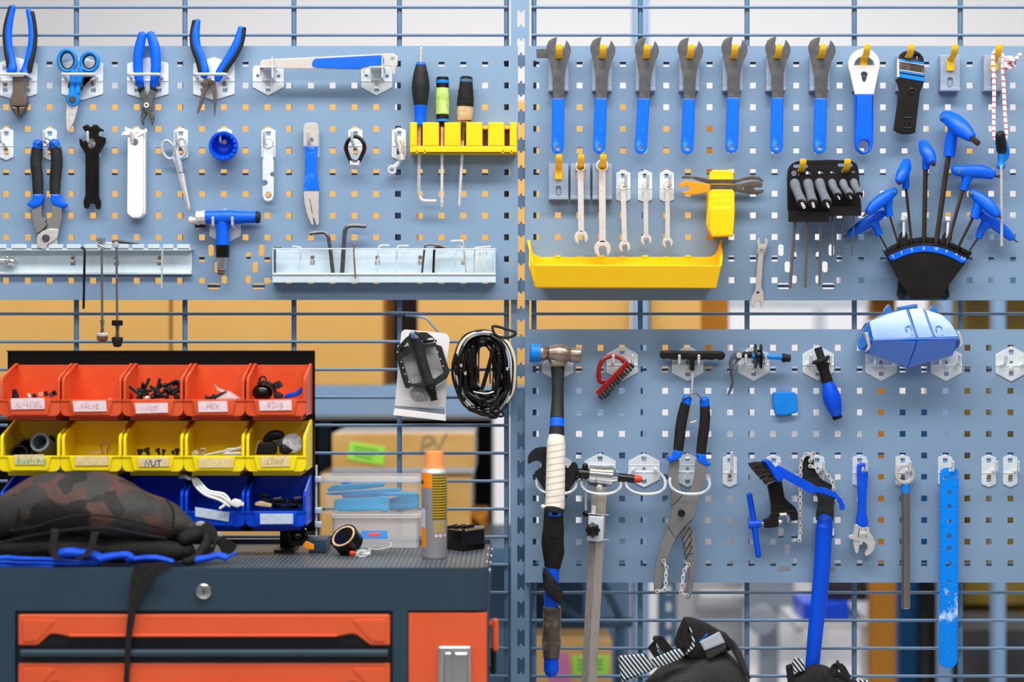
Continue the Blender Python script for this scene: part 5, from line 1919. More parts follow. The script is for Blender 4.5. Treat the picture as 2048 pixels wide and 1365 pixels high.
# combination spanners
def comb(label, ring, Ro, Ri, jaw, Rj, sw, m, h, tilt=0.0):
    """ring and open jaw of a combination spanner in tile G; tilt turns the jaw opening"""
    t = thing('combination_spanner', label, 'spanner', W(*P('G', jaw[0], jaw[1] + Rj), h), 'combination spanners')
    bm = B()
    (x0, y0), (x1, y1) = ring, jaw
    pl(bm, 'G', circ(x0, y0, Ro, 26), h - 4, h + 3, 1, [circ(x0, y0, Ri, 12)])
    mk('ring_end', bm, m, t)
    bm = B()
    rbar(bm, 'G', (x0, y0 + Ro * 0.85), (x1, y1 - Rj * 0.7), sw, h - 2.5, h + 2.5, 1.4)
    mk('shank', bm, m, t)
    bm = B()
    rbar(bm, 'G', (x0 + (x1 - x0) * .25, y0 + (y1 - y0) * .25), (x0 + (x1 - x0) * .75, y0 + (y1 - y0) * .75), sw * 0.4, h + 2.4, h + 3, 0.5)
    mk('raised_panel', bm, m, t)
    bm = B()
    o_ = []
    for i in range(25):
        a = math.radians(-62 - 236 * i / 24 + tilt)
        o_.append((x1 + Rj * math.sin(a - math.pi / 2) * -1, y1 + Rj * math.cos(a - math.pi / 2) * -1))
    # open jaw: outer arc from one tip over the top to the other, then the U-shaped mouth
    o_ = []
    for i in range(25):
        a = math.radians(152 - 304 * i / 24)
        o_.append((x1 + Rj * math.sin(a), y1 - Rj * math.cos(a) * (1.08 if abs(a) > 1.6 else 1)))
    mw = Rj * 0.46
    o_ += [(x1 - mw, y1 + Rj * 0.92), (x1 - mw, y1 - Rj * 0.05), (x1 - mw * 0.6, y1 - Rj * 0.3), (x1 + mw * 0.6, y1 - Rj * 0.3), (x1 + mw, y1 - Rj * 0.05), (x1 + mw, y1 + Rj * 0.92)]
    c_, s_ = math.cos(math.radians(tilt)), math.sin(math.radians(tilt))
    o_ = [(x1 + (u - x1) * c_ - (v - y1) * s_, y1 + (u - x1) * s_ + (v - y1) * c_) for u, v in o_]
    pl(bm, 'G', o_, h - 3, h + 2.5, 1)
    mk('open_jaw', bm, m, t)


comb('rust-stained combination spanner on the second grey block', (497, 128), 41, 27, (502, 662), 52, 46, M['rustchrome'], 29, -8)
comb('longest combination spanner, on the third grey block', (662, 118), 47, 35, (664, 748), 63, 52, M['rustchrome'], 29, -8)
comb('combination spanner with a rust spot, on the first narrow hook from the post', (820, 272), 36, 23, (832, 732), 43, 40, M['rustchrome'], 17, -10)
comb('smallest combination spanner, clean chrome, in the middle of three narrow hooks', (992, 266), 27, 16, (995, 680), 41, 36, M['dullchrome'], 17, -12)
comb('clean combination spanner nearest the stepped yellow holder', (1157, 268), 34, 22, (1158, 702), 39, 36, M['dullchrome'], 17, -12)

# two thin spanners through the stepped holder
t = solo('thin_spanner', 'brown thin double-ended spanner in the upper slot of the stepped yellow holder', 'spanner', (lambda b_: (pl(b_, 'G', [(1264, 205), (1285, 194), (1345, 192), (1400, 205), (1475, 222), (1665, 222), (1730, 207), (1800, 193), (1852, 200), (1886, 232), (1880, 244), (1850, 226), (1800, 222), (1735, 232), (1660, 254), (1480, 254), (1410, 238), (1345, 215), (1285, 214), (1266, 214)], 20, 26, 1), b_)[1])(B()), M['brownsteel'], W(*P('G', 1570, 240), 23))
t = thing('thin_spanner', 'thin double-ended spanner with a yellow reflection coloured on its left jaw, lower one in the stepped holder', 'spanner', W(*P('G', 1570, 280), 33))
bm = B()
pl(bm, 'G', [(1242, 264), (1260, 245), (1292, 232), (1345, 235), (1480, 262), (1480, 312), (1388, 334), (1320, 340), (1280, 330), (1264, 316), (1300, 314), (1324, 300), (1326, 284), (1304, 272), (1282, 272), (1268, 292), (1250, 282)], 30, 34, 0.8)
p_ = mk('yellow_reflection_jaw', bm, M['canorange'], t)  # reflection on the steel jaw put in as yellow colour
bm = B()
pl(bm, 'G', [(1480, 262), (1660, 262), (1740, 248), (1810, 232), (1860, 236), (1880, 258), (1872, 284), (1822, 282), (1812, 292), (1830, 306), (1893, 298), (1880, 324), (1845, 338), (1780, 336), (1660, 312), (1480, 312)], 30, 34, 0.8, [circ(1730, 290, 9, 12)])
pl(bm, 'G', rect(1762, 283, 1784, 287), 33.8, 34.4, 0.1)
pl(bm, 'G', rect(1762, 294, 1784, 298), 33.8, 34.4, 0.1)
mk('spanner_body', bm, M['brownsteel'], t)

# small double ended spanner on a peg
t = thing('board_peg', 'small round white peg behind the little double-ended spanner', 'peg', W(*P('G', 1868, 772), 0))
bm = B()
lathe(bm, W(*P('G', 1868, 770), 0), W(*P('G', 1868, 770), 6), [(0, 0.0085), (0.7, 0.0085), (1, 0.0075)], 22)
mk('base', bm, M['whitepaint'], t)
bm = B()
lathe(bm, W(*P('G', 1872, 740), 5), W(*P('G', 1872, 740), 18), [(0, 0.003), (1, 0.003)], 12)
tube(bm, [W(*P('G', 1868, 765), 5), W(*P('G', 1872, 742), 8)], [0.0025] * 2, 8)
mk('pin', bm, M['steel'], t)
bm = B()
pl(bm, 'G', cr([(1836, 690), (1848, 667), (1856, 672), (1860, 706), (1874, 716), (1890, 712), (1898, 700), (1896, 668), (1908, 668), (1920, 690), (1919, 712), (1906, 745), (1888, 778), (1880, 860), (1868, 1040), (1884, 1080), (1888, 1130), (1886, 1170), (1874, 1192), (1862, 1186), (1860, 1156), (1846, 1146), (1830, 1148), (1820, 1164), (1816, 1190), (1800, 1196), (1786, 1172), (1794, 1120), (1824, 1060), (1836, 880), (1850, 778), (1840, 730)], 1), 8, 12, 0.9, [circ(1843, 1083, 11, 14)])
solo('open_spanner', 'small pale double-ended spanner hanging below the right board edge', 'spanner', bm, M['brushed'], W(*P('G', 1838, 1195), 10))

# black hex key holder
t = thing('hex_key_holder', 'black plastic holder marked with hexagon sizes, hung on two yellow hooks', 'tool holder', W(*P('T', 800, 1225), 40))
bm = B()
pl(bm, 'T', fil([(132, 420), (150, 250), (205, 165), (300, 115), (500, 98), (900, 84), (1300, 100), (1400, 165), (1438, 300), (1442, 420), (1482, 940), (1480, 1000), (890, 1040), (155, 1040), (140, 950)], 20), 24, 29, 1,
   [rr(242, 172, 512, 232, 28), rr(1052, 152, 1328, 214, 28)])
back = mk('back_plate', bm, M['black'], t)
bm = B()
T_ = lambda x_, y_, h: W(*P('T', x_, y_), h)
def box8(bm, x0, y0, x1, y1, x0b, y0b, x1b, y1b, h0, h1):
    v = [bm.verts.new(T_(*p)) for p in ((x0b, y0b, h0), (x1b, y0b, h0), (x1b, y1b, h0), (x0b, y1b, h0), (x0, y0, h1), (x1, y0, h1), (x1, y1, h1), (x0, y1, h1))]
    for f in ((0, 1, 2, 3), (4, 7, 6, 5), (0, 4, 5, 1), (1, 5, 6, 2), (2, 6, 7, 3), (3, 7, 4, 0)):
        bm.faces.new([v[i] for i in f])
box8(bm, 155, 1040, 892, 1222, 150, 1020, 892, 1190, 26, 96)
mk('front_box', bm, M['black'], t)
bm = B()
box8(bm, 888, 942, 1480, 1112, 888, 930, 1480, 1090, 26, 80)
mk('front_box', bm, M['black'], t)
bm = B()
for x_, y_, s_, r_ in ((340, 358, '6', 30), (545, 340, '5', 24), (765, 330, '4', 24), (972, 322, '3', 22), (1180, 318, '2.5', 22), (1352, 312, '2', 22)):
    text(bm, s_, T_(x_, y_, 29.1), 6.2 * K if False else r_ * 1.9 / 9.1 * K)
for x_, y_, r_ in ((495, 328, 30), (718, 322, 25), (935, 318, 19), (1135, 314, 15), (1322, 311, 11)):
    pl(bm, 'T', circ(x_, y_, r_, 6 if r_ < 20 else 12), 28.8, 29.4, 0.05)
pl(bm, 'T', circ(255, 335, 46, 6), 28.8, 29.4, 0.05, [circ(255, 335, 37, 6)])
pl(bm, 'T', circ(255, 335, 14, 6), 28.8, 29.4, 0.05)
mk('size_marks', bm, M['paperwhite'], back)
HK = ('size 6', 'size 5', 'size 4', 'size 3', 'size 2.5', 'size 2')
for i, (b0, f0, rb, rf, tip, rt, sh, rs) in enumerate((
        ((272, 530), (395, 872), 88, 84, (440, 955), 30, ((190, 745), (155, 1165)), 10), ((512, 530), (592, 866), 90, 86, (615, 945), 26, ((263, 745), (250, 1160)), 9),
        ((725, 520), (848, 872), 88, 86, (885, 950), 22, ((346, 745), (338, 1150)), 8), ((950, 520), (1050, 742), 74, 72, (1085, 805), 16, ((421, 725), (418, 975)), 6),
        ((1152, 520), (1262, 735), 72, 72, (1298, 795), 12, ((487, 720), (473, 965)), 5), ((1348, 510), (1442, 725), 72, 70, (1470, 785), 9, ((553, 715), (540, 965)), 4))):
    lab = 'grey-handled T key in the black holder, %s from the left' % ORD[i]
    t2 = thing('t_handle_key', lab, 'hex key', T_(f0[0], f0[1], 90), 'grey T keys in the black holder')
    hb, hf = (40, 108) if i < 3 else (38, 92)
    mid = (b0[0] * 0.62 + f0[0] * 0.38 - 12, b0[1] * 0.62 + f0[1] * 0.38)
    bm = B()
    tb(bm, 'T', [(b0[0] - 6, b0[1] - 18, rb * 0.98, hb), (b0[0] + 8, b0[1] + 30, rb, hb + 10), (mid[0] + 14, mid[1] + 20, rb * 0.9, (hb + hf) / 2 - 4), (f0[0] - 8, f0[1] - 46, rf, hf - 8), (f0[0], f0[1], rf, hf)], sm=3, n=16, cap='flat')
    h = mk('handle', bm, M['greyrubber'], t2)
    bm = B()
    p0, p1 = T_(f0[0], f0[1], hf - 1), T_(f0[0] + 2, f0[1] + 5, hf + 1.5)
    lathe(bm, p0, p1, [(0, rf * 0.97 / 9.1 * K), (1, rf * 0.9 / 9.1 * K)], 20)
    mk('end_cap', bm, M['black'], h)
    bm = B()
    tube(bm, [T_(f0[0] + 4, f0[1] + 10, hf), T_(tip[0], tip[1], hf + 14)], [rt / 9.1 * K] * 2, 8, cap='flat')
    mk('short_end', bm, M['steel'], t2)
    bm = B()
    (xa, ya), (xb, yb) = sh
    hs_ = 62 if i < 3 else 54
    pa, pb = W(*P('H', xa, ya - 40), hs_), W(*P('H', xb, yb), hs_)
    tube(bm, [pa, pa.lerp(pb, 0.985), pb], [rs / 3.102 * K, rs / 3.102 * K, rs / 3.3 * K], 8)
    mk('long_shaft', bm, M['pipe'], t2)

# fan shaped holder with eight P-handled keys
t = thing('fan_holder', 'black fan-shaped holder with a blue numbered band', 'tool holder', W(*P('R', 950, 995), 0))
FR = lambda x_: 430 + (x_ - 965) ** 2 * 6.4e-4
bm = B()
arc = [(x_, FR(x_) - 60 + max(0, x_ - 965) * 0.03) for x_ in range(500, 1461, 60)]
pl(bm, 'R', [(478, 442)] + [(505, 470)] + arc[1:-1] + [(1440, 505), (1470, 468), (1472, 480), (1212, 840), (1205, 850), (1115, 992), (1000, 985), (880, 985), (785, 985), (762, 960), (730, 900)], 30, 38, 1.6)
front = mk('front_plate', bm, M['black'], t)
bm = B()
arc2 = [(x_, FR(x_) - 128 + max(0, x_ - 965) * 0.05) for x_ in range(545, 1440, 60)]
pl(bm, 'R', arc2 + [(1468, 470), (1212, 838), (1110, 985), (790, 975), (730, 890), (520, 480)], 8, 15, 1)
for i, (x0, x1) in enumerate(((520, 630), (672, 770), (818, 905), (965, 1035), (1108, 1170), (1222, 1300), (1348, 1420))):
    m_ = (x0 + x1) / 2
    y0 = FR(m_) - 122 + max(0, m_ - 965) * 0.05
    pl(bm, 'R', [(x0, FR(x0) - 112), (x1, FR(x1) - 112), (x1, FR(x1) - 60), (x0, FR(x0) - 60)], 14, 31, 1)
bk = mk('back_plate', bm, M['black'], t)
for x_, y_ in ((710, 292), (1195, 296)):
    bm = B()
    pl(bm, 'R', fil([(x_ - 52, y_ + 70), (x_ - 50, y_), (x_ - 30, y_ - 42), (x_, y_ - 56), (x_ + 30, y_ - 42), (x_ + 50, y_), (x_ + 52, y_ + 40)], 20), 3, 9, 1, [circ(x_, y_ + 2, 22, 14)])
    mk('mounting_ear', bm, M['rubber'], t)
for x_, y_, s in ((685, 930, 1), (1172, 942, -1)):
    bm = B()
    pl(bm, 'R', cr([(x_ - s * 30, y_ - 130), (x_ - s * 36, y_ - 60), (x_ - s * 48, y_), (x_ - s * 34, y_ + 40), (x_, y_ + 54), (x_ + s * 34, y_ + 40), (x_ + s * 50, y_), (x_ + s * 90, y_ - 60), (x_ + s * 40, y_ - 130)], 2), 3, 9, 1, [circ(x_, y_, 22, 14)])
    mk('mounting_ear', bm, M['rubber'], t)
bm = B()
up, dn = [], []
for i in range(19):
    x_ = 575 + i * (1378 - 575) / 18
    off = max(0, x_ - 965) * 0.045
    up.append((x_ - (x_ - 965) * 0.02, FR(x_) - 32 + off))
    dn.append((x_ + (965 - x_) * 0.06, FR(x_) + 34 + off))
pl(bm, 'R', up + [(1408, 535), (1412, 560), (1395, 580)] + dn[::-1] + [(556, 550), (540, 525), (550, 505)], 37.5, 39.5, 0.4)
band = mk('number_band', bm, M['blue'], front)
band['label'] = 'bright blue curved band'
bm = B()
for s_, x_, y_, a in (('2', 588, 517, 20), ('3', 683, 477, 14), ('5', 800, 445, 8), ('8', 932, 430, 1), ('10', 1068, 434, -3), ('6', 1187, 460, -12), ('4', 1293, 498, -20), ('2.5', 1367, 542, -25)):
    text(bm, s_, W(*P('R', x_, y_), 39.4), 44 / 5.565 * K, math.radians(a))
mk('numbers', bm, M['white'], band)
bm = B()
for x_, y_ in ((914, 742), (812, 886), (960, 862), (1102, 892)):
    pl(bm, 'R', circ(x_, y_, 20, 16, 28), 37.5, 38.6, 0.3, [circ(x_, y_, 13, 12, 20)])
mk('screw_bosses', bm, M['blackgloss'], front)
for x_, y_ in ((710, 292), (1195, 296)):
    t3 = thing('cable_tie', 'white cable tie through the %s ear of the fan holder' % ('left' if x_ < 900 else 'right'), 'cable tie', W(*P('R', x_, y_), 5), 'cable ties of the fan holder')
    bm = B()
    xt = x_ if x_ < 900 else x_ + 6
    tb(bm, 'R', [(x_ + (2 if x_ < 900 else 0), y_ + 10, 9, 4), (x_, y_ + 4, 13, 11), (x_, y_ - 30, 16, 12), (xt, y_ - 120, 15, 12), (xt, y_ - 190, 14, 10)], sm=3, n=8, fy=0.6)
    mk('strap', bm, M['white'], t3)
    bm = B()
    pl(bm, 'R', rr(xt - 30, y_ - 222, xt + 30, y_ - 170, 14), 6, 15, 2)
    mk('lock_head', bm, M['white'], t3)


def pkey(label, h, body, neck, shaft, tip, eye=None, m='black'):
    """P-handled hex key: body, neck and shaft as (tile, x, y, r[, dh])"""
    t = thing('p_handle_key', label, 'hex key', W(*P(*shaft[-1][:3]), h), 'blue P-handled hex keys in the fan holder')
    def line(l, hh):
        return [W(*P(*p[:3]), hh + (p[4] if len(p) > 4 else 0)) for p in l], [p[3] / 5.565 * K for p in l]
    bm = B()
    ps, rs = line(body, h)
    q = cr([(*p, r_) for p, r_ in zip(ps, rs)], 4, False)
    tube(bm, [Vector(k[:3]) for k in q], [k[3] for k in q], 18, 0.8)
    ps, rs = line(neck, h)
    tube(bm, ps, rs, 14, 0.9, cap='flat')
    hd = mk('handle', bm, M['bluedeep' if False else 'blue'], t)
    if eye:
        bm = B()
        p = W(*P(*eye[:3]), h + eye[4])
        lathe(bm, p, p + Vector((0, -0.0012, 0)), [(0, eye[3] / 5.565 * K), (1, eye[3] * 0.8 / 5.565 * K)], 16)
        mk('eyelet', bm, M['rackdark'], hd)
    bm = B()
    ps, rs = line(shaft, h)
    tube(bm, ps, rs, 6, cap='flat')
    mk('hex_shaft', bm, M[m], t)
    bm = B()
    ps, rs = line(tip, h)
    tube(bm, ps, rs, 6, cap='flat')
    mk('short_end', bm, M['pipe' if m == 'copper' else m], t)


pkey('largest blue P-handled key, standing tallest out of the fan holder', 23, [('Q', 1165, 130, 68, 2), ('Q', 1215, 150, 82, 6), ('Q', 1290, 205, 100, 14), ('Q', 1380, 285, 92, 26), ('Q', 1452, 352, 62, 36)],
     [('Q', 1265, 260, 62, 8), ('Q', 1238, 380, 66), ('Q', 1214, 575, 66)], [('Q', 1207, 560, 31), ('R', 1072, 352, 30), ('R', 1040, 560, 30)], [('Q', 1440, 350, 33, 36), ('Q', 1540, 430, 33, 52)], ('Q', 1130, 140, 18, 10), 'shaftbrown')
pkey('blue P-handled key in the middle of the fan, second tallest', 23, [('Q', 925, 430, 52, 2), ('Q', 955, 500, 74, 10), ('Q', 995, 570, 72, 18), ('Q', 1022, 630, 50, 24)],
     [('Q', 960, 560, 44, 4), ('Q', 955, 715, 42)], [('Q', 952, 700, 28), ('R', 934, 352, 27), ('R', 930, 560, 27)], [('Q', 1012, 615, 23, 24), ('Q', 1045, 668, 23, 34)], None, 'shaftbrown')
pkey('blue P-handled key third from the left of the fan, seen almost end-on', 23, [('Q', 738, 640, 52, 0), ('Q', 725, 700, 68, 8), ('Q', 690, 780, 68, 18), ('Q', 660, 840, 48, 24)],
     [('Q', 728, 770, 44, 4), ('Q', 732, 930, 40)], [('Q', 734, 920, 17), ('R', 795, 362, 16), ('R', 815, 520, 16)], [('Q', 668, 832, 18, 24), ('Q', 655, 880, 18, 32)], None, 'shaftbrown')
pkey('blue P-handled key lying level, right of the tallest one in the fan', 23, [('Q', 1285, 725, 56), ('Q', 1340, 735, 66, 2), ('Q', 1440, 738, 72, 4), ('Q', 1580, 745, 76, 6), ('Q', 1685, 775, 56, 8)],
     [('Q', 1420, 790, 70), ('Q', 1400, 860, 48), ('Q', 1376, 955, 40)], [('Q', 1367, 940, 22), ('R', 1196, 382, 21), ('R', 1150, 545, 21)], [('Q', 1720, 788, 18, 8), ('Q', 1778, 797, 18, 10)], ('Q', 1328, 738, 24, 13), 'shaftbrown')
pkey('upper of the two blue P-handled keys at the left of the fan', 38, [('Q', 605, 962, 44), ('Q', 555, 995, 60, 3), ('Q', 470, 1055, 72, 8), ('Q', 385, 1120, 66, 14), ('Q', 320, 1185, 44, 18)],
     [('Q', 520, 1060, 70), ('Q', 535, 1140, 46), ('Q', 550, 1245, 40)], [('Q', 552, 1235, 12), ('R', 640, 352, 12, -8), ('R', 668, 420, 12, -14)], [('Q', 305, 1195, 10, 18), ('Q', 255, 1242, 10, 22)], ('Q', 612, 965, 20, 9), 'shaftbrown')
pkey('lowest blue P-handled key at the left of the fan, behind the black holder shafts', 22, [('R', 470, 45, 46), ('R', 400, 80, 60), ('R', 290, 150, 66), ('R', 180, 222, 55), ('R', 110, 268, 42)],
     [('R', 360, 130, 70), ('R', 405, 190, 46), ('R', 440, 285, 40)], [('R', 438, 278, 9), ('R', 535, 460, 9)], [('R', 95, 278, 6), ('R', 38, 306, 6)], None, 'rubber')
pkey('upper of the two blue P-handled keys at the right of the fan', 38, [('Q', 1470, 985, 46), ('Q', 1530, 1020, 62, 3), ('Q', 1620, 1090, 74, 8), ('Q', 1700, 1165, 64, 14), ('Q', 1750, 1222, 42, 18)],
     [('Q', 1560, 1080, 72), ('Q', 1525, 1160, 54), ('Q', 1490, 1262, 50)], [('Q', 1482, 1250, 17), ('R', 1318, 415, 16, -10), ('R', 1290, 470, 16, -14)], [('Q', 1730, 1212, 13, 18), ('Q', 1788, 1258, 13, 24)], ('Q', 1462, 984, 21, 9), 'shaftbrown')
pkey('lowest blue P-handled key at the right of the fan, behind the rope-hung driver', 22, [('R', 1580, 55, 50), ('R', 1650, 100, 62), ('R', 1740, 165, 66), ('R', 1830, 240, 58), ('R', 1905, 310, 42)],
     [('R', 1640, 140, 72), ('R', 1580, 215, 46), ('R', 1540, 315, 38)], [('R', 1545, 300, 11), ('R', 1425, 480, 10)], [('R', 1915, 318, 8), ('R', 1975, 360, 7)], None, 'rubber')

bm = B()
pl(bm, 'E', [(167, 388), (262, 384), (262, 456), (172, 455)], 0.1, 0.6, 0.1)
solo('tape_patch', 'scrap of grey tape on the upper right board behind the first cone spanner', 'tape', bm, M['darksteel'], W(*P('E', 210, 455), 0))


# ------------------------------------------------------------------ lower right board
# hammer
t = thing('hammer', 'ball-ended hammer with blue face cap and tape-wrapped black handle', 'hammer', W(1105, 1030, 60))
bm = B()
la(bm, 'M', (196, 222), (262, 226), [(0, 62), (0.3, 66), (0.9, 46), (1, 46)], 30, 22)
la(bm, 'M', (255, 226), (432, 232), [(0, 50), (0.05, 62), (0.3, 74), (0.5, 78), (0.7, 74), (0.95, 56), (1, 46)], 30, 22)
la(bm, 'M', (425, 234), (517, 240), [(0, 48), (0.06, 56), (0.12, 60), (0.9, 59), (1, 52)], 30, 22)
pl(bm, 'M', fil([(275, 270), (395, 270), (392, 330), (278, 330)], 6), 20, 42, 3)
mk('head', bm, M['wornhead'], t)
bm = B()
la(bm, 'M', (117, 218), (200, 222), [(0, 66), (0.06, 76), (0.15, 72), (0.8, 71), (1, 66)], 30, 22)
mk('face_cap', bm, M['bluesky'], t)
bm = B()
tb(bm, 'M', [(333, 322, 54, 32), (334, 400, 50, 33), (334, 520, 45, 40), (331, 650, 50, 50), (328, 735, 55, 58)], sm=3, n=18, fy=0.75, cap='flat')
tb(bm, 'M', [(327, 800, 57, 63), (325, 850, 60, 66), (324, 880, 61, 68)], sm=2, n=18, fy=0.75, cap='flat')
hd = mk('handle', bm, M['rubber'], t)
bm = B()
tb(bm, 'M', [(328, 735, 56, 58), (327, 802, 57, 63)], sm=1, n=18, fy=0.75, cap='flat')
bb = mk('blue_band', bm, M['blue'], hd)
bm = B()
tp = [(325, 868, 63, 67), (322, 900, 66, 69)]
n_ = 10
for i in range(n_):
    y0 = 910 + i * 50
    tp += [(321 - i * 1.0, y0, 70 + i * 0.35, 71 + i * 2), (320.5 - i * 1.0, y0 + 44, 72.5 + i * 0.35, 72 + i * 2)]
tp += [(306, 1440, 74, 93)]
tb(bm, 'M', tp, sm=1, n=20, fy=0.75, cap='flat')
ball(bm, W(1086, 1014, 93), 0.004)
tw = mk('tape_wrap', bm, M['clothtape'], hd)
bm = B()
for i in range(10):
    y_, x_, r_ = 935 + i * 50, 320.5 - i * 1.0, 72.5 + i * 0.35
    tb(bm, 'M', [(x_ + r_ * 1.02 * math.sin(a), y_ - 14 * math.sin(a) - 2, 1.3, 72 + i * 2 + 0.75 * 0.2244 * r_ * 1.02 * math.cos(a)) for a in [math.radians(-85 + 17 * k) for k in range(11)]], sm=1, n=5)
mk('tape_edges', bm, M['goldtape'], tw)
bm = B()
tb(bm, 'V', [(365, 712, 95, 93), (362, 740, 104, 93), (360, 760, 96, 93)], sm=1, n=20, fy=0.7, cap='flat')
mk('end_cap', bm, M['rubber'], hd)
bm = B()
pl(bm, 'V', fil([(300, 752), (432, 752), (430, 806), (302, 806)], 10), 86, 102, 3, [rect(352, 768, 382, 786)])
mk('blue_tag', bm, M['blue'], hd)

# long bottom-bracket spanner behind the hammer
t = thing('hook_spanner', 'black open-jawed hook spanner with a long taped blue handle, behind the hammer', 'spanner', W(1103, 1347, 45))
bm = B()
pl(bm, 'V', cr([(84, 246), (80, 210), (98, 150), (150, 98), (230, 76), (330, 90), (440, 170), (475, 262), (505, 300), (540, 250), (572, 234), (600, 260), (612, 310), (602, 400), (545, 490), (495, 570), (480, 620), (265, 620), (262, 540), (205, 450), (152, 352), (185, 318), (222, 290), (226, 262), (205, 228), (165, 222), (130, 236), (100, 252)], 2), 34, 41, 1.2)
mk('jaw', bm, M['darksteel' if False else 'rubber'], t)
bm = B()
tb(bm, 'V', [(362, 600, 60, 40), (356, 700, 90, 42), (352, 780, 100, 46), (350, 960, 112, 48), (342, 1060, 116, 48), (350, 1180, 114, 48), (345, 1290, 92, 48), (338, 1345, 84, 48)], sm=3, n=18, fy=0.7, cap='flat')
gr = mk('grip_wrap', bm, M['wrap'], t)
bm = B()
for pts in ([(250, 990), (330, 1010), (410, 1060), (455, 1130), (458, 1200)], [(255, 1230), (330, 1150), (420, 1090)]):
    tb(bm, 'V', [(x_, y_, 7, 48 + 15 * math.cos((x_ - 350) / 112 * 1.45)) for x_, y_ in pts], sm=3, n=6)
mk('wrap_edge', bm, M['wrap'], gr)
bm = B()
tb(bm, 'O', [(211, 690, 40), (207, 800, 40), (205, 950, 41), (204, 1225, 41), (204, 1300, 42), (204, 1310, 36)], 48, 0.75, 20, 1)
mk('handle_tube', bm, M['bluedeep'], t)
bm = B()
sp = [(170, 735), (175, 770), (195, 800), (225, 830), (250, 850), (262, 880), (255, 905), (240, 900), (215, 880), (190, 850), (172, 820), (168, 780)]
pl(bm, 'O', cr([(162, 720), (172, 745), (190, 790), (215, 815), (245, 830), (268, 850), (262, 925), (235, 915), (200, 890), (166, 850), (162, 800)], 2), 63, 76, 4)
tb(bm, 'O', [(168, 735, 12, 56), (180, 770, 26, 60), (215, 845, 42, 60), (252, 880, 20, 58)], sm=3, fy=0.8)
mk('black_spiral', bm, M['wrap'], t)
bm = B()
rs = [48, 52, 50, 53, 51, 54, 50, 47]
tb(bm, 'O', [(209 - i * 0.7, 940 + i * 41, r_) for i, r_ in enumerate(rs)], 48, 0.8, 20, 3, cap='flat')
mk('brown_tape', bm, M['browntape'], t)

# red brush
t = thing('brush', 'small red translucent brush with black bristles hung by its curved handle', 'brush', W(*P('M', 695, 585), 20))
bm = B()
tb(bm, 'M', [(690, 440, 19), (668, 440, 22), (654, 410, 20), (655, 350, 18), (675, 290, 18), (715, 255, 18), (768, 244, 18), (825, 262, 19), (862, 292, 21)], 20, 0.9, 12, 4)
rbar(bm, 'M', (885, 292), (642, 540), 44, 13, 29, 2)
mk('brush_handle', bm, M['redclear'], t)
bm = B()
for k in range(13):
    f = k / 12
    x0, y0 = 894 + (654 - 894) * f, 304 + (552 - 304) * f
    for j in (0, 1):
        jx = random.uniform(-4, 4)
        tb(bm, 'M', [(x0, y0, 9, 16 + 8 * j), (x0 + 34 + jx, y0 + 33 + jx, 12, 16 + 9 * j)], sm=1, n=7, cap='flat')
mk('bristles', bm, M['rubber'], t)

# T-handle puller
t = thing('t_puller', 'black T-handled puller with a hooked steel rod', 'puller', W(*P('2', 780, 1005), 22))
bm = B()
pl(bm, '2', cr([(432, 270), (448, 232), (488, 222), (600, 224), (800, 226), (1000, 228), (1090, 230), (1128, 252), (1138, 285), (1112, 322), (1070, 327), (1042, 312), (1000, 328), (940, 322), (880, 326), (822, 326), (808, 350), (804, 436), (760, 436), (756, 350), (740, 326), (680, 322), (620, 326), (560, 320), (500, 306), (478, 320), (450, 305)], 2), 12, 26, 4)
mk('handle', bm, M['black'], t)
bm = B()
pl(bm, '2', rr(732, 262, 838, 298, 8), 25, 27.5, 1)
mk('raised_mark', bm, M['black'], t)
bm = B()
tb(bm, '2', [(782, 430, 13), (778, 600, 13), (762, 800, 13), (744, 960, 13), (748, 990, 13), (768, 1003, 13), (826, 984, 13)], 20, 1, 10, 3, 'flat')
mk('hook_rod', bm, M['steel'], t)

# quick release lever with blue skewer
t = thing('lever_skewer', 'skewer with grey curved lever, black twin discs and blue tube', 'skewer', W(*P('2', 1500, 420), 24))
bm = B()
pl(bm, '2', cr([(1186, 420), (1180, 355), (1200, 290), (1238, 242), (1275, 228), (1312, 244), (1316, 300), (1280, 340), (1240, 372), (1216, 430), (1222, 500), (1228, 570), (1212, 640), (1178, 706), (1166, 696), (1192, 620), (1206, 550), (1192, 480)], 3), 16, 28, 2.5, [cr([(1204, 395), (1212, 340), (1240, 312), (1262, 330), (1232, 365), (1214, 400)], 2)])
mk('lever', bm, M['darksteel'], t)
bm = B()
lathe(bm, W(*P('2', 1283, 277), 24), W(*P('2', 1283, 277), 34), [(0, 0.005), (0.9, 0.005), (1, 0.0042)], 20)
mk('pivot_pin', bm, M['steel'], t)
bm = B()
la(bm, '2', (1320, 268), (1420, 272), [(0, 34), (0.3, 42), (0.32, 30), (0.6, 30), (0.62, 38), (1, 34)], 22, 16)
mk('cam_block', bm, M['black'], t)
bm = B()
la(bm, '2', (1412, 283), (1450, 284), [(0, 30), (1, 30)], 22, 16)
la(bm, '2', (1520, 286), (1752, 297), [(0, 30), (0.2, 30), (0.22, 27), (1, 30)], 22, 16)
mk('blue_tube', bm, M['bluesky'], t)
for x_, y_ in ((1458, 286), (1518, 288)):
    bm = B()
    la(bm, '2', (x_ - 9, y_), (x_ + 9, y_), [(0, 118), (0.15, 132), (0.85, 132), (1, 118)], 22, 30)
    mk('disc', bm, M['black'], t)
bm = B()
la(bm, '2', (1468, 287), (1510, 288), [(0, 66), (0.1, 74), (0.9, 74), (1, 66)], 22, 22)
mk('hub', bm, M['blackgloss'], t)
bm = B()
la(bm, '2', (1746, 302), (1838, 308), [(0, 42), (0.05, 48), (0.4, 48), (0.42, 40), (0.95, 40), (1, 34)], 22, 12)
mk('end_nut', bm, M['black'], t)

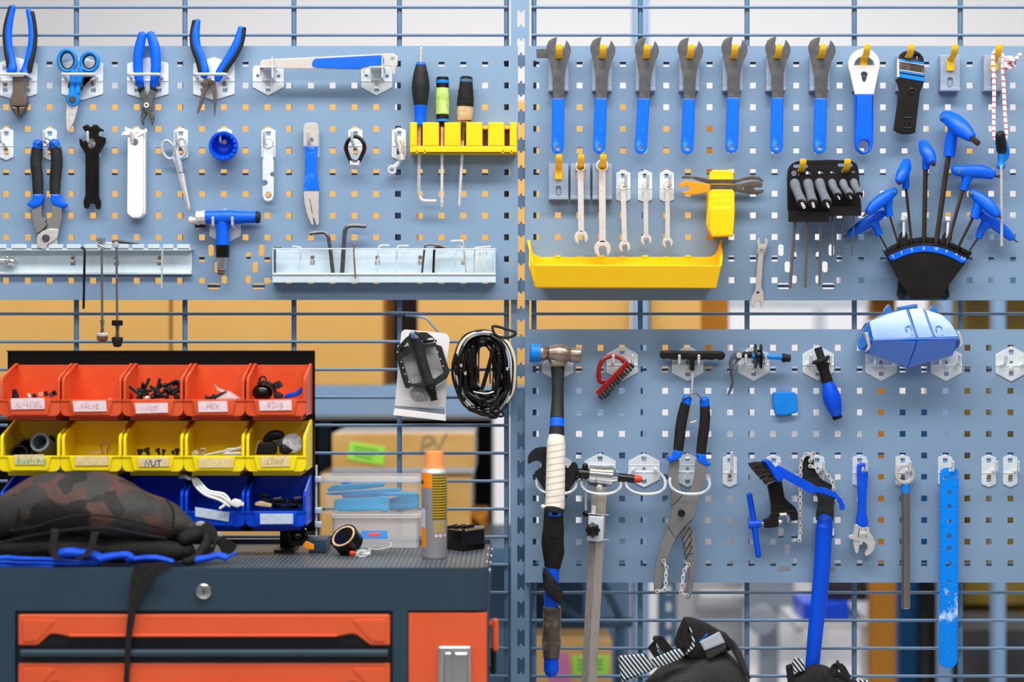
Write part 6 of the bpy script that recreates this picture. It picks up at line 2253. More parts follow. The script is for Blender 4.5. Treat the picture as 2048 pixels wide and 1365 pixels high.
# blue handled cutter
t = thing('remover_tool', 'blue-handled hand tool with a black toothed disc and square tip, leaning on two prongs', 'hand tool', W(*P('N', 565, 970), 24))
bm = B()
la(bm, 'N', (412, 412, 26), (440, 500, 26), [(0, 26), (0.05, 31), (0.9, 31), (1, 33)], 24, 8)
mk('tip', bm, M['rubber'], t)
bm = B()
la(bm, 'N', (432, 496), (446, 532), [(0, 70), (0.2, 78), (0.6, 76), (0.7, 60), (1, 50)], 24, 26)
mk('toothed_disc', bm, M['rubber'], t)
bm = B()
la(bm, 'N', (444, 535), (486, 682), [(0, 50), (0.25, 46), (0.4, 40), (0.7, 44), (1, 46)], 24, 22)
mk('black_ferrule', bm, M['black'], t)
bm = B()
la(bm, 'N', (558, 940), (567, 970), [(0, 38), (0.8, 37), (1, 32)], 24, 22)
mk('end_cap', bm, M['black'], t)
bm = B()
la(bm, 'N', (485, 678), (560, 945), [(0, 44), (0.15, 54), (0.35, 68), (0.55, 70), (0.75, 60), (1, 37)], 24, 24)
mk('handle', bm, M['bluedeep'], t)

# blue chain cleaner
t = thing('chain_cleaner', 'translucent blue chain cleaning box with horns, resting on two hook plates', 'chain cleaner', W(*P('N', 1140, 570), 40))
bm = B()
o1 = [(762, 290), (806, 212), (870, 178), (945, 148), (1030, 124), (1110, 110), (1230, 115), (1310, 132), (1385, 162), (1440, 215), (1480, 260), (1505, 310), (1520, 380), (1462, 470), (1370, 500), (1280, 520), (1180, 555), (1110, 572), (1066, 560), (985, 520), (900, 490), (800, 460), (748, 425), (738, 350)]
pl(bm, 'N', fil(o1, 16), 18, 47, 2)
mk('box', bm, M['clearblue'], t)


def facet(name, l, m='clearblue', th=0.0025):
    bm = B()
    pts = [W(*P('N', x_, y_), h) for x_, y_, h in l]
    n_ = (pts[1] - pts[0]).cross(pts[2] - pts[0])
    poly3(bm, pts if n_.y < 0 else pts[::-1], th)
    mk(name, bm, M[m], t)


hh_ = lambda y_: 47 + (y_ - 120) / 230 * 26
for o_ in ([(812, 214), (960, 154), (1096, 118), (1176, 340), (842, 352)], [(1120, 114), (1232, 118), (1312, 336), (1192, 340)], [(1250, 120), (1378, 162), (1444, 226), (1508, 330), (1326, 336)]):
    facet('lid_panel', [(x_, y_, hh_(y_)) for x_, y_ in fil(o_, 12)])
facet('lower_facet', [(838, 358, 73), (1178, 348, 75), (1110, 566, 46), (905, 486, 46), (806, 456, 46)])
facet('lower_facet', [(1182, 348, 75), (1512, 342, 73), (1460, 466, 46), (1285, 516, 46), (1114, 566, 46)])
facet('end_facet', [(808, 220, 50), (838, 352, 73), (800, 456, 46), (752, 422, 44), (744, 350, 44), (770, 290, 44)])
bm = B()
tb(bm, 'N', [(842, 355, 9, 75), (1180, 346, 9, 77), (1512, 340, 9, 75)], sm=1, n=10)
mk('ridge', bm, M['clearblue'], t)
bm = B()
for q in ([(1106, 116), (1184, 340)], [(1240, 116), (1318, 336)]):
    tb(bm, 'N', [(x_, y_, 8, hh_(y_) + 2) for x_, y_ in q], sm=1, n=10)
for x_ in (1100, 1335):
    tb(bm, 'N', [(u_, v_, 6, hh_(v_) + 3) for u_, v_ in ((x_ + 50, 318), (x_ + 42, 262), (x_ + 18, 246), (x_ - 2, 262), (x_ + 6, 290))], sm=3, n=8)
mk('ribs', bm, M['clearblue'], t)
for pts in ([(928, 132), (940, 104), (970, 68), (984, 100), (1000, 148), (935, 166)], [(1282, 122), (1300, 98), (1320, 68), (1335, 100), (1356, 148), (1300, 140)]):
    bm = B()
    pl(bm, 'N', fil(pts, 8), 28, 40, 2)
    mk('horn', bm, M['clearblue'], t)
bm = B()
pl(bm, 'N', fil([(1038, 96), (1188, 70), (1194, 104), (1100, 112), (1040, 130)], 6), 24, 42, 2)
mk('top_tab', bm, M['clearblue'], t)
for pts in ([(780, 296), (804, 292), (826, 396), (818, 425), (790, 446), (804, 400)], [(1496, 290), (1520, 286), (1550, 370), (1540, 400), (1510, 420), (1524, 376)]):
    bm = B()
    pl(bm, 'N', fil(pts, 6), 34, 68, 1.5)
    mk('steel_clip', bm, M['steel'], t)

bm = B()
pl(bm, 'N', cr([(64, 775), (80, 758), (150, 753), (222, 758), (242, 775), (252, 840), (255, 905), (244, 922), (170, 940), (98, 942), (80, 928), (64, 850)], 3), 0.3, 9, 3)
solo('blue_pad', 'square blue plastic pad stuck on the lower board above the bristle brush', 'pad', bm, M['bluesky'], W(*P('N', 157, 940), 4))

# chain pliers
t = thing('chain_pliers', 'big grey cassette pliers with chain-lined jaws and black and blue grips', 'pliers', W(*P('O', 890, 890), 34))
for cap, grip, fl_ in (([(1342, 575, 38), (1335, 615, 38)], [(1332, 612, 39), (1312, 690, 41), (1294, 790, 42), (1284, 880, 41), (1272, 985, 38)], [(1240, 972), (1312, 985), (1296, 1040), (1214, 1075), (1200, 1070), (1180, 1042), (1190, 1028), (1228, 1022)]),
                       ([(1477, 590, 38), (1480, 632, 38)], [(1480, 628, 38), (1482, 710, 40), (1476, 800, 41), (1462, 900, 40), (1450, 1010, 38)], [(1412, 1000), (1490, 1008), (1496, 1056), (1530, 1084), (1525, 1100), (1497, 1112), (1422, 1068)])):
    bm = B()
    tb(bm, 'M', grip, 36, 0.75, 16, cap='flat')
    h = mk('handle', bm, M['wrap'], t)
    bm = B()
    tb(bm, 'M', cap, 36, 0.78, 16)
    pl(bm, 'M', fil(fl_, 14), 30, 43, 4)
    mk('blue_end', bm, M['blue'], h)
bm = B()
pl(bm, 'O', cr([(868, 132), (926, 112), (920, 200), (935, 290), (1000, 320), (1030, 300), (1018, 395), (1000, 452), (955, 490), (1000, 500), (1016, 580), (1020, 680), (1002, 830), (986, 888), (970, 897), (955, 872), (974, 800), (976, 710), (955, 640), (938, 530), (890, 480), (882, 400), (880, 290), (866, 215)], 2), 28, 34, 1.4)
mk('arm', bm, M['greysteel'], t)
bm = B()
pl(bm, 'O', cr([(1022, 100), (1076, 132), (1076, 190), (1045, 285), (1018, 395), (1000, 450), (955, 490), (905, 560), (868, 640), (832, 770), (822, 840), (802, 868), (784, 850), (784, 760), (800, 670), (830, 560), (858, 490), (882, 400), (900, 360), (940, 302), (985, 290), (1012, 200)], 2), 34, 41, 1.4)
mk('arm', bm, M['greysteel'], t)
bm = B()
for pts in ([(862, 490), (905, 558), (955, 490), (1000, 450)], [(880, 368), (900, 362), (945, 305)], [(950, 610), (1000, 600)], [(955, 650), (1005, 640)]):
    bm = B()
    tb(bm, 'O', [(x_, y_, 2.2) for x_, y_ in pts], 41, 1, 6, 1)
    mk('joint_line', bm, M['rubber'], t)
bm = B()
for y0 in (0, 42, 84):
    tb(bm, 'O', cr([(945 + y0 * .12, 555 + y0), (990, 490 + y0), (996, 520 + y0), (950 + y0 * .12, 590 + y0)], 2), 34.5, 1, 6, 1) if False else tb(bm, 'O', [(942 + y0 * 0.12, 560 + y0, 2.2), (985, 492 + y0, 2.2), (996, 520 + y0, 2.2), (952 + y0 * 0.12, 590 + y0, 2.2), (942 + y0 * 0.12, 560 + y0, 2.2)], 34.6, 1, 6, 1)
mk('engraved_lines', bm, M['rubber'], t)
bm = B()
pl(bm, 'O', circ(938, 414, 20, 20), 40, 46, 1.4, [circ(938, 414, 7, 6)])
mk('pivot_bolt', bm, M['black'], t)
bm = B()
tb(bm, 'M', [(1302, 582, 5, 42), (1340, 566, 5, 44), (1385, 542, 5, 44), (1410, 536, 5, 44), (1432, 550, 5, 44), (1476, 606, 5, 43)], sm=3, n=8)
mk('wire_loop', bm, M['darksteel'], t)


def chain(bm, bp, t, pts, h, r):
    """roller chain: plates and pins along tile points"""
    s = TILES[t][2]
    for i in range(len(pts) - 1):
        (x0, y0), (x1, y1) = pts[i], pts[i + 1]
        L = math.hypot(x1 - x0, y1 - y0)
        a = math.atan2(y1 - y0, x1 - x0)
        o_ = []
        for k in range(9):
            q = a + math.pi / 2 + math.pi * k / 8
            o_.append((x0 + r * math.cos(q), y0 + r * math.sin(q)))
        o_.append(((x0 + x1) / 2 + r * 0.55 * math.cos(a - math.pi / 2), (y0 + y1) / 2 + r * 0.55 * math.sin(a - math.pi / 2)))
        for k in range(9):
            q = a - math.pi / 2 + math.pi * k / 8
            o_.append((x1 + r * math.cos(q), y1 + r * math.sin(q)))
        o_.append(((x0 + x1) / 2 + r * 0.55 * math.cos(a + math.pi / 2), (y0 + y1) / 2 + r * 0.55 * math.sin(a + math.pi / 2)))
        d = 0.7 if i % 2 else 0
        pl(bm, t, o_, h - 3 + d, h - 2 + d, 0.2)
        pl(bm, t, o_, h + 2 - d, h + 3 - d, 0.2)
    for x_, y_ in pts:
        lathe(bp, W(*P(t, x_, y_), h - 3.4), W(*P(t, x_, y_), h + 3.7), [(0, r * 0.42 / s * K), (1, r * 0.42 / s * K)], 10)


for pts in ([(838, 684), (852, 718), (850, 762), (849, 806), (842, 846), (800, 854)], [(975, 703), (955, 735), (946, 775), (942, 820), (935, 860), (968, 878)]):
    bm, bp = B(), B()
    chain(bm, bp, 'O', pts, 43, 12)
    c_ = mk('jaw_chain', bm, M['dullchrome'], t)
    mk('chain_pins', bp, M['darksteel'], c_)

# gear brush
t = thing('gear_brush', 'blue gear cleaning brush with a saw-toothed hook end and black bristles', 'brush', W(*P('S', 1170, 750), 52))
bm = B()
pl(bm, 'S', fil([(255, 185), (312, 166), (345, 180), (492, 362), (492, 402), (430, 432), (412, 400)], 8), 46, 66, 3)
mk('bristle_block', bm, M['bluedeep'], t)
bm = B()
top = [(400, 262), (440, 235), (600, 325), (750, 405), (880, 480), (960, 490), (1040, 516), (1100, 552), (1160, 620), (1192, 690), (1194, 722), (1180, 748), (1145, 742)]
teeth = []
for (x0, y0), (x1, y1) in zip(((1145, 735), (1140, 700), (1128, 664), (1108, 640), (1085, 612), (1050, 592), (1005, 585), (960, 562), (915, 558), (870, 545), (832, 552)), ((1140, 700), (1128, 664), (1108, 640), (1085, 612), (1050, 592), (1005, 585), (960, 562), (915, 558), (870, 545), (832, 552), (800, 556))):
    teeth += [(x0 - 8, y0 + 6), (x0 + 4, y0 - 12)]
pl(bm, 'S', top + teeth + [(790, 552), (700, 498), (490, 378)], 50, 57, 1.2)
mk('handle', bm, M['bluedeep'], t)
bm = B()
for k in range(150):
    f, g = random.random(), random.random()
    x0, y0 = 265 + 150 * f, 195 + 205 * f
    x1, y1 = 88 + 200 * f + random.uniform(-8, 8), 212 + 238 * f ** 0.9 + random.uniform(-10, 10)
    h_ = 48 + 15 * g
    tb(bm, 'S', [(x0, y0, 3.4, h_), ((x0 + x1) / 2, (y0 + y1) / 2 - 8, 3.4, h_ + 1), (x1, y1, 2.6, h_ + random.uniform(-3, 3))], sm=1, n=4, cap='flat')
pl(bm, 'S', [(262, 200), (410, 395), (350, 400), (270, 320), (200, 240), (210, 215)], 50, 58, 2)
mk('bristles', bm, M['bristle'], t)

# chain rivet tool
t = thing('chain_tool', 'black chain rivet tool with a blue T-bar, behind the gear brush', 'chain tool', W(*P('S', 210, 1285), 28))
bm = B()
pl(bm, 'S', cr([(318, 462), (400, 410), (478, 415), (496, 520), (510, 600), (560, 655), (630, 712), (660, 780), (664, 862), (592, 870), (578, 810), (545, 790), (500, 800), (440, 820), (440, 935), (380, 948), (290, 952), (272, 905), (272, 858), (335, 835), (362, 790), (360, 700), (345, 600)], 1), 18, 34, 3)
bd = mk('body', bm, M['black'], t)
bm = B()
tb(bm, 'S', [(352, 480, 7), (368, 680, 7), (400, 705, 7), (470, 700, 7), (494, 670, 7), (470, 480, 7)], 34, 1, 8, 2)
tb(bm, 'S', [(390, 790, 10), (480, 770, 10), (600, 755, 10), (622, 770, 8)], 34, 1, 8, 2)
mk('raised_edges', bm, M['blackgloss'], bd)
bm = B()
la(bm, 'S', (450, 796), (528, 790), [(0, 18), (1, 18)], 34, 12)
la(bm, 'S', (440, 880), (480, 872), [(0, 26), (0.5, 26), (0.6, 14), (1, 12)], 30, 12)
tb(bm, 'S', [(525, 805, 6), (545, 830, 6), (548, 880, 6)], 30, 1, 8, 2)
mk('pin', bm, M['dullchrome'], t)
bm = B()
la(bm, 'S', (230, 905), (280, 900), [(0, 32), (0.25, 32), (0.3, 28), (0.5, 32), (0.55, 28), (0.8, 32), (1, 30)], 26, 16)
mk('screw_thread', bm, M['silverbrown'], t)
bm = B()
tb(bm, 'S', [(106, 572, 33), (135, 740, 34), (160, 905, 34), (185, 1100, 34), (210, 1262, 33)], 26, 1, 16, 2)
la(bm, 'S', (96, 910), (238, 900), [(0, 40), (0.1, 50), (0.9, 46), (1, 36)], 26, 20)
mk('t_bar', bm, M['bluedeep'], t)

# chain whip
t = thing('chain_whip', 'chain whip with black steel head, two lengths of chain and long blue handle', 'chain whip', W(*P('P', 405, 1315), 22))
bm = B()
pl(bm, 'S', cr([(722, 150), (752, 130), (800, 140), (842, 172), (840, 232), (862, 300), (905, 370), (980, 425), (1035, 452), (1082, 520), (1086, 600), (1068, 720), (1052, 880), (872, 862), (888, 700), (888, 610), (860, 545), (800, 470), (716, 380), (714, 240)], 2), 12, 18, 1)
mk('head', bm, M['rubber'], t)
bm = B()
tb(bm, 'P', [(477, 452, 41), (476, 478, 44), (474, 495, 49), (472, 540, 47), (455, 800, 46), (425, 1080, 43), (405, 1298, 40)], 20, 0.8, 20, 3)
mk('handle', bm, M['bluedeep'], t)
for pts, hh in (([(800, 182), (836, 104), (750, 106), (700, 176), (690, 258), (690, 340), (687, 425), (686, 508), (685, 590), (685, 670), (685, 752), (685, 836), (685, 920), (684, 1000), (676, 1086)], 23), ([(800, 242), (882, 268), (955, 292), (1006, 356), (1056, 424), (1066, 508)], 24)):
    bm, bp = B(), B()
    chain(bm, bp, 'S', pts, hh, 24)
    c_ = mk('chain', bm, M['dullchrome'], t)
    mk('chain_pins', bp, M['darksteel'], c_)

# adjustable spanner
t = thing('adjustable_spanner', 'adjustable spanner with a blue dipped handle and silver head pointing down', 'spanner', W(*P('P', 710, 655), 18))
bm = B()
pl(bm, 'P', cr([(663, 160), (668, 140), (692, 131), (714, 138), (723, 158), (720, 240), (712, 340), (714, 420), (722, 492), (658, 482), (668, 400), (668, 300), (664, 220)], 2), 12, 24, 3, [rr(686, 152, 706, 182, 9)])
mk('handle', bm, M['bluedeep'], t)
bm = B()
pl(bm, 'P', cr([(656, 476), (722, 488), (732, 520), (752, 552), (763, 585), (752, 625), (730, 648), (708, 655), (706, 640), (718, 615), (716, 592), (700, 578), (668, 572), (632, 562), (611, 553), (620, 538), (636, 535), (642, 505)], 2), 12, 23, 2)
hd = mk('head', bm, M['steel'], t)
bm = B()
pl(bm, 'P', cr([(638, 560), (668, 572), (680, 580), (672, 600), (668, 632), (656, 644), (644, 615)], 2), 13, 21, 1.5)
mk('movable_jaw', bm, M['steel'], t)
bm = B()
for i in range(4):
    la(bm, 'P', (668 + i * 11, 530), (676 + i * 11, 532), [(0, 14), (0.3, 20), (0.7, 20), (1, 14)], 20, 10)
mk('adjusting_screw', bm, M['dullchrome'], t)
bm = B()
tb(bm, 'P', [(672, 500, 2), (664, 548, 2)], 23, 1, 5, 1)
tb(bm, 'P', [(706, 500, 2), (712, 550, 2)], 23, 1, 5, 1)
mk('groove_edges', bm, M['rubber'], hd)

# ring-topped bar
t = thing('ring_bar', 'brown steel bar with a ring top and a blue collar', 'bar tool', W(*P('P', 932, 952), 18))
bm = B()
pl(bm, 'P', circ(930, 194, 58, 32), 15, 25, 1.5, [circ(930, 194, 38, 28)])
mk('ring', bm, M['brushed'], t)
bm = B()
la(bm, 'P', (932, 248), (932, 300), [(0, 22), (0.2, 24), (1, 24)], 18, 18)
mk('blue_collar', bm, M['bluesky'], t)
bm = B()
la(bm, 'P', (932, 298), (932, 952), [(0, 25), (0.985, 25), (1, 22)], 18, 20)
mk('bar', bm, M['pipe'], t)

# long blue perforated strip
t = thing('sizing_strip', 'long blue strip with a row of shrinking holes, worn pale near its lower end', 'gauge strip', W(*P('P', 1172, 1287), 22))
bm = B()
hl = [circ(x_, y_, r_, 14) for x_, y_, r_ in ((1180, 297, 13), (1180, 378, 13), (1179, 460, 13), (1178, 543, 14), (1178, 613, 14), (1177, 703, 16), (1177, 800, 9), (1176, 870, 9), (1176, 952, 8), (1176, 1033, 7), (1175, 1115, 6), (1175, 1196, 6), (1210, 212, 9))]
pl(bm, 'P', fil([(1127, 200), (1130, 172), (1155, 158), (1205, 158), (1228, 168), (1233, 190), (1224, 1258), (1200, 1284), (1172, 1288), (1146, 1284), (1121, 1256)], 16), 20, 23, 0.8, hl + [rr(1176, 164, 1194, 182, 8), rr(1143, 206, 1156, 232, 5)])
mk('strip', bm, M['blueruler'], t)
bm = B()
for i in range(44):
    y_ = 262 + i * 22.6
    for x0, x1 in ((1127, 1127 + (16 if i % 5 == 0 else 9)), (1230 - i * 0.2 - (16 if i % 5 == 0 else 9), 1230 - i * 0.2)):
        pl(bm, 'P', rect(x0 + 2, y_, x1 - 2, y_ + 3), 22.9, 23.2, 0)
mk('scale_marks', bm, M['bluedeep'], t)

# alignment gauge
t = thing('alignment_gauge', 'steel alignment gauge with chrome barrel, red cap and long square arm', 'gauge', W(*P('O', 420, 1400), 45))
bm = B()
la(bm, 'V', (722, 362, 40), (962, 384, 40), [(0, 90), (0.02, 96), (0.32, 97), (0.34, 90), (0.36, 97), (0.7, 97), (0.96, 108), (1, 104)], 40, 28)
la(bm, 'V', (955, 384, 40), (1024, 392, 40), [(0, 106), (0.2, 106), (0.9, 62), (1, 56)], 40, 28)
mk('barrel', bm, M['chrome'], t)
bm = B()
la(bm, 'V', (723, 440, 40), (957, 462, 40), [(0, 30), (1, 30)], 53, 14)
b2 = mk('red_band', bm, M['rust'], t)
bm = B()
la(bm, 'V', (1018, 392), (1204, 414), [(0, 50), (0.1, 46), (1, 44)], 40, 20)
mk('front_stem', bm, M['blackgloss'], t)
bm = B()
tb(bm, 'V', [(688, 330, 32), (686, 290, 33), (686, 268, 28)], 42, 1, 14, 2)
la(bm, 'V', (606, 350), (724, 362), [(0, 44), (0.1, 52), (1, 56)], 40, 20)
tb(bm, 'V', [(608, 385, 28, 44), (600, 400, 22, 48)], sm=1, n=12)
mk('pivot_block', bm, M['blackgloss'], t)
bm = B()
la(bm, 'V', (1200, 413), (1284, 414), [(0, 46), (0.1, 44), (0.5, 40), (0.9, 33), (1, 26)], 40, 18)
mk('red_cap', bm, M['red'], t)
bm = B()
tb(bm, 'V', [(690, 420, 13), (692, 740, 13)], 30, 1, 10, 1)
mk('crank_rod', bm, M['dullchrome'], t)
bm = B()
ball(bm, W(*P('V', 690, 776), 30), 34 / 5.252 * K)
mk('ball_knob', bm, M['blackgloss'], t)
bm = B()
la(bm, 'V', (840, 470, 44), (832, 520, 44), [(0, 30), (0.5, 40), (1, 34)], 44, 12)
mk('clamp_screw', bm, M['steel'], t)
# square arm turned edge-on to the room
def arm_pts(f0, f1):
    a, c = W(*P('V', 838, 500), 40), W(*P('O', 412, 1460), 62)
    return a.lerp(c, f0), a.lerp(c, f1)
bm = B()
p0, p1 = arm_pts(0, 1)
d_ = (p1 - p0).normalized()
e1 = Vector((math.cos(0.95), -math.sin(0.95), 0))
e2 = Vector((-math.cos(0.62), -math.sin(0.62), 0))
e1 = (e1 - d_ * e1.dot(d_)).normalized()
e2 = (e2 - d_ * e2.dot(d_)).normalized()
aw = 0.0165
def arm_ring(p):
    edge = p + Vector((-0.002, -0.010, 0))
    return [edge, edge - Vector((0, 0, 0)) + e1 * -0 + Vector((0.0145, 0.0065, 0)), edge + Vector((0.003, 0.018, 0)), edge + Vector((-0.0115, 0.010, 0))]
r0, r1 = [bm.verts.new(v) for v in arm_ring(p0)], [bm.verts.new(v) for v in arm_ring(p1)]
for k in range(4):
    bm.faces.new((r0[k], r0[(k + 1) % 4], r1[(k + 1) % 4], r1[k]))
bm.faces.new(r0[::-1])
bm.faces.new(r1)
ar = mk('arm', bm, M['squaretube'], t, smooth=20)
bm = B()
pa, pb = arm_pts(0.075, 0.245)
for f0, f1, nm in ((0.085, 0.225, 0),):
    q0, q1 = arm_pts(f0, f1)
    o0, o1 = arm_ring(q0), arm_ring(q1)
    ofs = Vector((-0.0005, -0.0006, 0))
    a_, b_ = o0[0].lerp(o0[3], 0.22) + ofs, o0[0].lerp(o0[3], 0.78) + ofs
    c_, e_ = o1[0].lerp(o1[3], 0.78) + ofs, o1[0].lerp(o1[3], 0.22) + ofs
    poly3(bm, [a_, b_, c_, e_], 0.0006)
mk('arm_slot', bm, M['whitepaint'], ar)
bm = B()
pl(bm, 'V', fil([(722, 800), (852, 812), (862, 830), (848, 1066), (838, 1072), (706, 1060)], 6), 56, 62, 1)
pl(bm, 'V', fil([(852, 812), (884, 806), (872, 1062), (848, 1068)], 4), 34, 60, 1)
a_ = lambda x_, y_, h: W(*P('V', x_, y_), h)
for y0, y1 in ((792, 800), (1052, 1058)):
    poly3(bm, [a_(712, y0 - 12, 62), a_(930, y0 + 4, 46), a_(940, y0 + 2, 30), a_(730, y0 - 8, 30)], 0.0015)
cl = mk('clamp_block', bm, M['galv'], t)
bm = B()
kn = []
for i in range(36):
    a = 2 * math.pi * i / 36
    r_ = 74 + 7 * math.cos(a * 8)
    kn.append((765 + r_ * math.cos(a), 955 + r_ * math.sin(a)))
pl(bm, 'V', kn, 62, 80, 4)
lathe(bm, a_(768, 945, 79), a_(768, 945, 82), [(0, 0.008), (0.5, 0.0075), (1, 0.005)], 20)
mk('knob', bm, M['blackgloss'], cl)
from mathutils import noise

# ------------------------------------------------------------------ small-parts rack on the cabinet
k3 = K / D
rk = thing('bin_rack', 'black steel rack standing on the tool cabinet, carrying three rows of coloured bins', 'bin rack', (W(322, 0, 120).x, -0.12, TOPZ))
bm = B()
a, c = W(16, 1062, 118), W(630, 704, 118)
bx(bm, a.x, c.x, -0.118, -0.1165, a.z, c.z)
bx(bm, a.x, c.x, -0.128, -0.1165, c.z, c.z + 0.002)
for x_ in (a.x, c.x - 0.002):
    bx(bm, x_, x_ + 0.002, -0.1203, -0.1165, a.z, c.z)
for yy in (836, 948, 1056):
    q = W(0, yy, 118)
    bx(bm, a.x, c.x, -0.1203, -0.118, q.z - 0.006, q.z + 0.006)
mk('back_panel', bm, M['blackgloss'], rk)
for x_ in (40, 555):
    bm = B()
    p, q = W(x_, 0, 118), W(x_ + 40, 0, 118)
    bx(bm, p.x, q.x, -0.17, -0.09, TOPZ + 0.0004, TOPZ + 0.004)
    bx(bm, p.x + 0.004, q.x - 0.004, -0.116, -0.098, TOPZ + 0.004, a.z + 0.02)
    mk('leg', bm, M['black'], rk)
bm = B()
p = W(640, 0, 110)
for zz in (W(0, 960, 110).z, W(0, 1022, 110).z, W(0, 1050, 110).z):
    bx(bm, c.x, p.x + 0.004, -0.124, -0.112, zz - 0.004, zz + 0.006, 0.002)
bx(bm, c.x + 0.001, c.x + 0.004, -0.12, -0.115, TOPZ + 0.0004, W(0, 930, 110).z)
mk('side_bracket', bm, M['galvrail'], rk)
bm = B()
p, q = W(585, 0, 150), W(655, 0, 150)
bx(bm, W(585, 0, 150).x + 0.03, q.x, -0.175, -0.10, TOPZ + 0.0004, TOPZ + 0.022, 0.003)
mk('foot_clamp', bm, M['cabinet'], rk)

BW, BD = 0.0985, 0.100


def bin_proto(m, label, x, zt_, zb_, group):
    """open front storage bin"""
    H = zt_ - zb_
    t = thing('parts_bin', label, 'storage bin', (x, -0.121, zb_), group)
    yb, yf = -0.121, -0.121 - BD
    l = 0.33 * H
    bm = B()
    w2 = BW / 2
    bx(bm, x - w2, x + w2, yb - 0.0025, yb, zb_, zt_)
    for s in (-1, 1):
        xs = x + s * (w2 - 0.0028) - (0.0 if s > 0 else 0.0)
        P_ = lambda y, z: Vector((xs if s > 0 else xs - 0.0, y, z))
        pts = [P_(yb, zb_), P_(yf, zb_), P_(yf, zt_ - 0.022), P_(yb - 0.012, zt_), P_(yb, zt_)]
        if s > 0:
            pts = pts[::-1]
        poly3(bm, pts, 0.0024)
        rim = [Vector((xs, yb, zt_)), Vector((xs, yb - 0.012, zt_)), Vector((xs, yf + 0.004, zt_ - 0.021)), Vector((xs, yf, zt_ - 0.026)), Vector((xs, yf, zb_ + l))]
        tube(bm, rim, [0.0027] * 5, 8, cap='flat')
    bx(bm, x - w2, x + w2, yf, yb, zb_, zb_ + 0.0025)
    o_ = fil([(x - w2 - 0.001, zb_ - 0.001, 0.012), (x + w2 + 0.001, zb_ - 0.001, 0.012), (x + w2 + 0.001, zb_ + l), (x - w2 - 0.001, zb_ + l)], 0.001, 4)
    prism(bm, [o_], -yf - 0.0, -yf + 0.004, 0.001, lambda u, v, d: Vector((u, -d, v)))
    bx(bm, x - w2 - 0.0015, x + w2 + 0.0015, yf - 0.0055, yf - 0.0005, zb_ + l - 0.003, zb_ + l)
    bx(bm, x - w2 * .8, x + w2 * .8, yf + 0.012, yb, zb_ - 0.008, zb_)
    mk('bin_shell', bm, M[m], t)
    bm = B()
    o_ = fil([(x - 0.030, zb_ + 0.001), (x + 0.030, zb_ + 0.001), (x + 0.036, zb_ + l), (x - 0.036, zb_ + l)], 0.003, 3)
    prism(bm, [o_], -yf + 0.003, -yf + 0.0075, 0.0012, lambda u, v, d: Vector((u, -d, v)))
    mk('label_holder', bm, M[m], t)
    return t


def fx(px):
    return (px - 1024) * k3 * (D - 0.222)


def pz(py, h):
    return ZC - (py - 682.5) * k3 * (D - h / 1000)


XC = [fx(c_) for c_ in (60, 183, 306, 429, 552)]
rows = (('orangebin', pz(730, 120), pz(832, 222), 'orange'), ('yellowbin', pz(842, 120), pz(943, 222), 'yellow'), ('bluebin', pz(952, 120), pz(1053, 222), 'blue'))
LB = {('orange', 0): 'orange bin with small fittings and a faint paper label, leftmost of the top row',
      ('orange', 1): 'nearly empty orange bin, its paper label faintly reading VALVE', ('orange', 2): 'orange bin heaped with black bolts, label reading NUT',
      ('orange', 3): 'orange bin with a white plastic bag inside, label reading HEX', ('orange', 4): 'orange bin holding a black bell clamp, label reading RING',
      ('yellow', 0): 'yellow bin with black and grey rubber tubes, label reading Bushing in green', ('yellow', 1): 'yellow bin with a binder clip, blank label, beside the Bushing bin',
      ('yellow', 2): 'yellow bin with black knobs, label reading NUT in blue', ('yellow', 3): 'yellow bin with silver bolts and levers, blank label, left of the LIGHT bin',
      ('yellow', 4): 'yellow bin holding black and clear lamps, label reading LIGHT', ('blue', 0): 'blue bin mostly hidden behind the left end of the backpack',
      ('blue', 1): 'blue bin behind the backpack under the blank yellow bin', ('blue', 2): 'blue bin half hidden behind the right shoulder of the backpack',
      ('blue', 3): 'blue bin with white charging cables hanging over its edge', ('blue', 4): 'blue bin with black cables, at the lower right of the rack'}
BINS = {}
for m_, zt_, zb_, nm in rows:
    pr = bin_proto(m_, LB[(nm, 0)], XC[0], zt_, zb_, nm + ' bins on the black rack')
    BINS[(nm, 0)] = pr
    for i in range(1, 5):
        BINS[(nm, i)] = dup(pr, (XC[i] - XC[0], 0, 0), LB[(nm, i)])


def paper(key, tile, pts, m, s, pen, p, size, r, wid=0.6, adv=0.95):
    t = BINS[key]
    bm = B()
    h = 222 + 8
    pl(bm, tile, pts, h - 1, h, 0.2)
    o = mk('paper_label', bm, M[m], t)
    if s:
        bm = B()
        write(bm, s, W(*P(tile, *p), h + 0.2), size * K, r * K, adv, wid)
        mk('handwriting', bm, M[pen], o)


paper(('orange', 0), 'W', [(112, 512), (465, 505), (470, 622), (118, 628)], 'paperpink', 'AL-4SSEL', 'pencil', (165, 550), 9, 0.45, 0.5, 0.72)
paper(('orange', 1), 'W', [(762, 538), (1110, 534), (1122, 648), (776, 652)], 'paperpink', 'VALVE', 'pencil', (850, 572), 8, 0.5, 0.6, 0.9)
paper(('orange', 2), 'X', [(205, 560), (552, 558), (558, 660), (220, 670)], 'paperpink', 'NUT', 'pencil', (330, 594), 8, 0.5, 0.6)
paper(('orange', 3), 'X', [(868, 540), (1175, 538), (1184, 652), (876, 656)], 'paperpink', 'HEX', 'pencil', (968, 570), 8.5, 0.55, 0.62, 0.9)
paper(('orange', 4), 'Y', [(154, 364), (368, 358), (370, 426), (160, 430)], 'paperpink', 'RING', 'pencil', (215, 376), 10, 0.55, 0.5, 0.75)
paper(('yellow', 0), 'W', [(148, 1104), (460, 1100), (462, 1206), (158, 1208)], 'papercream', 'Bushing', 'greenpen', (182, 1126), 11, 0.75, 0.55, 0.78)
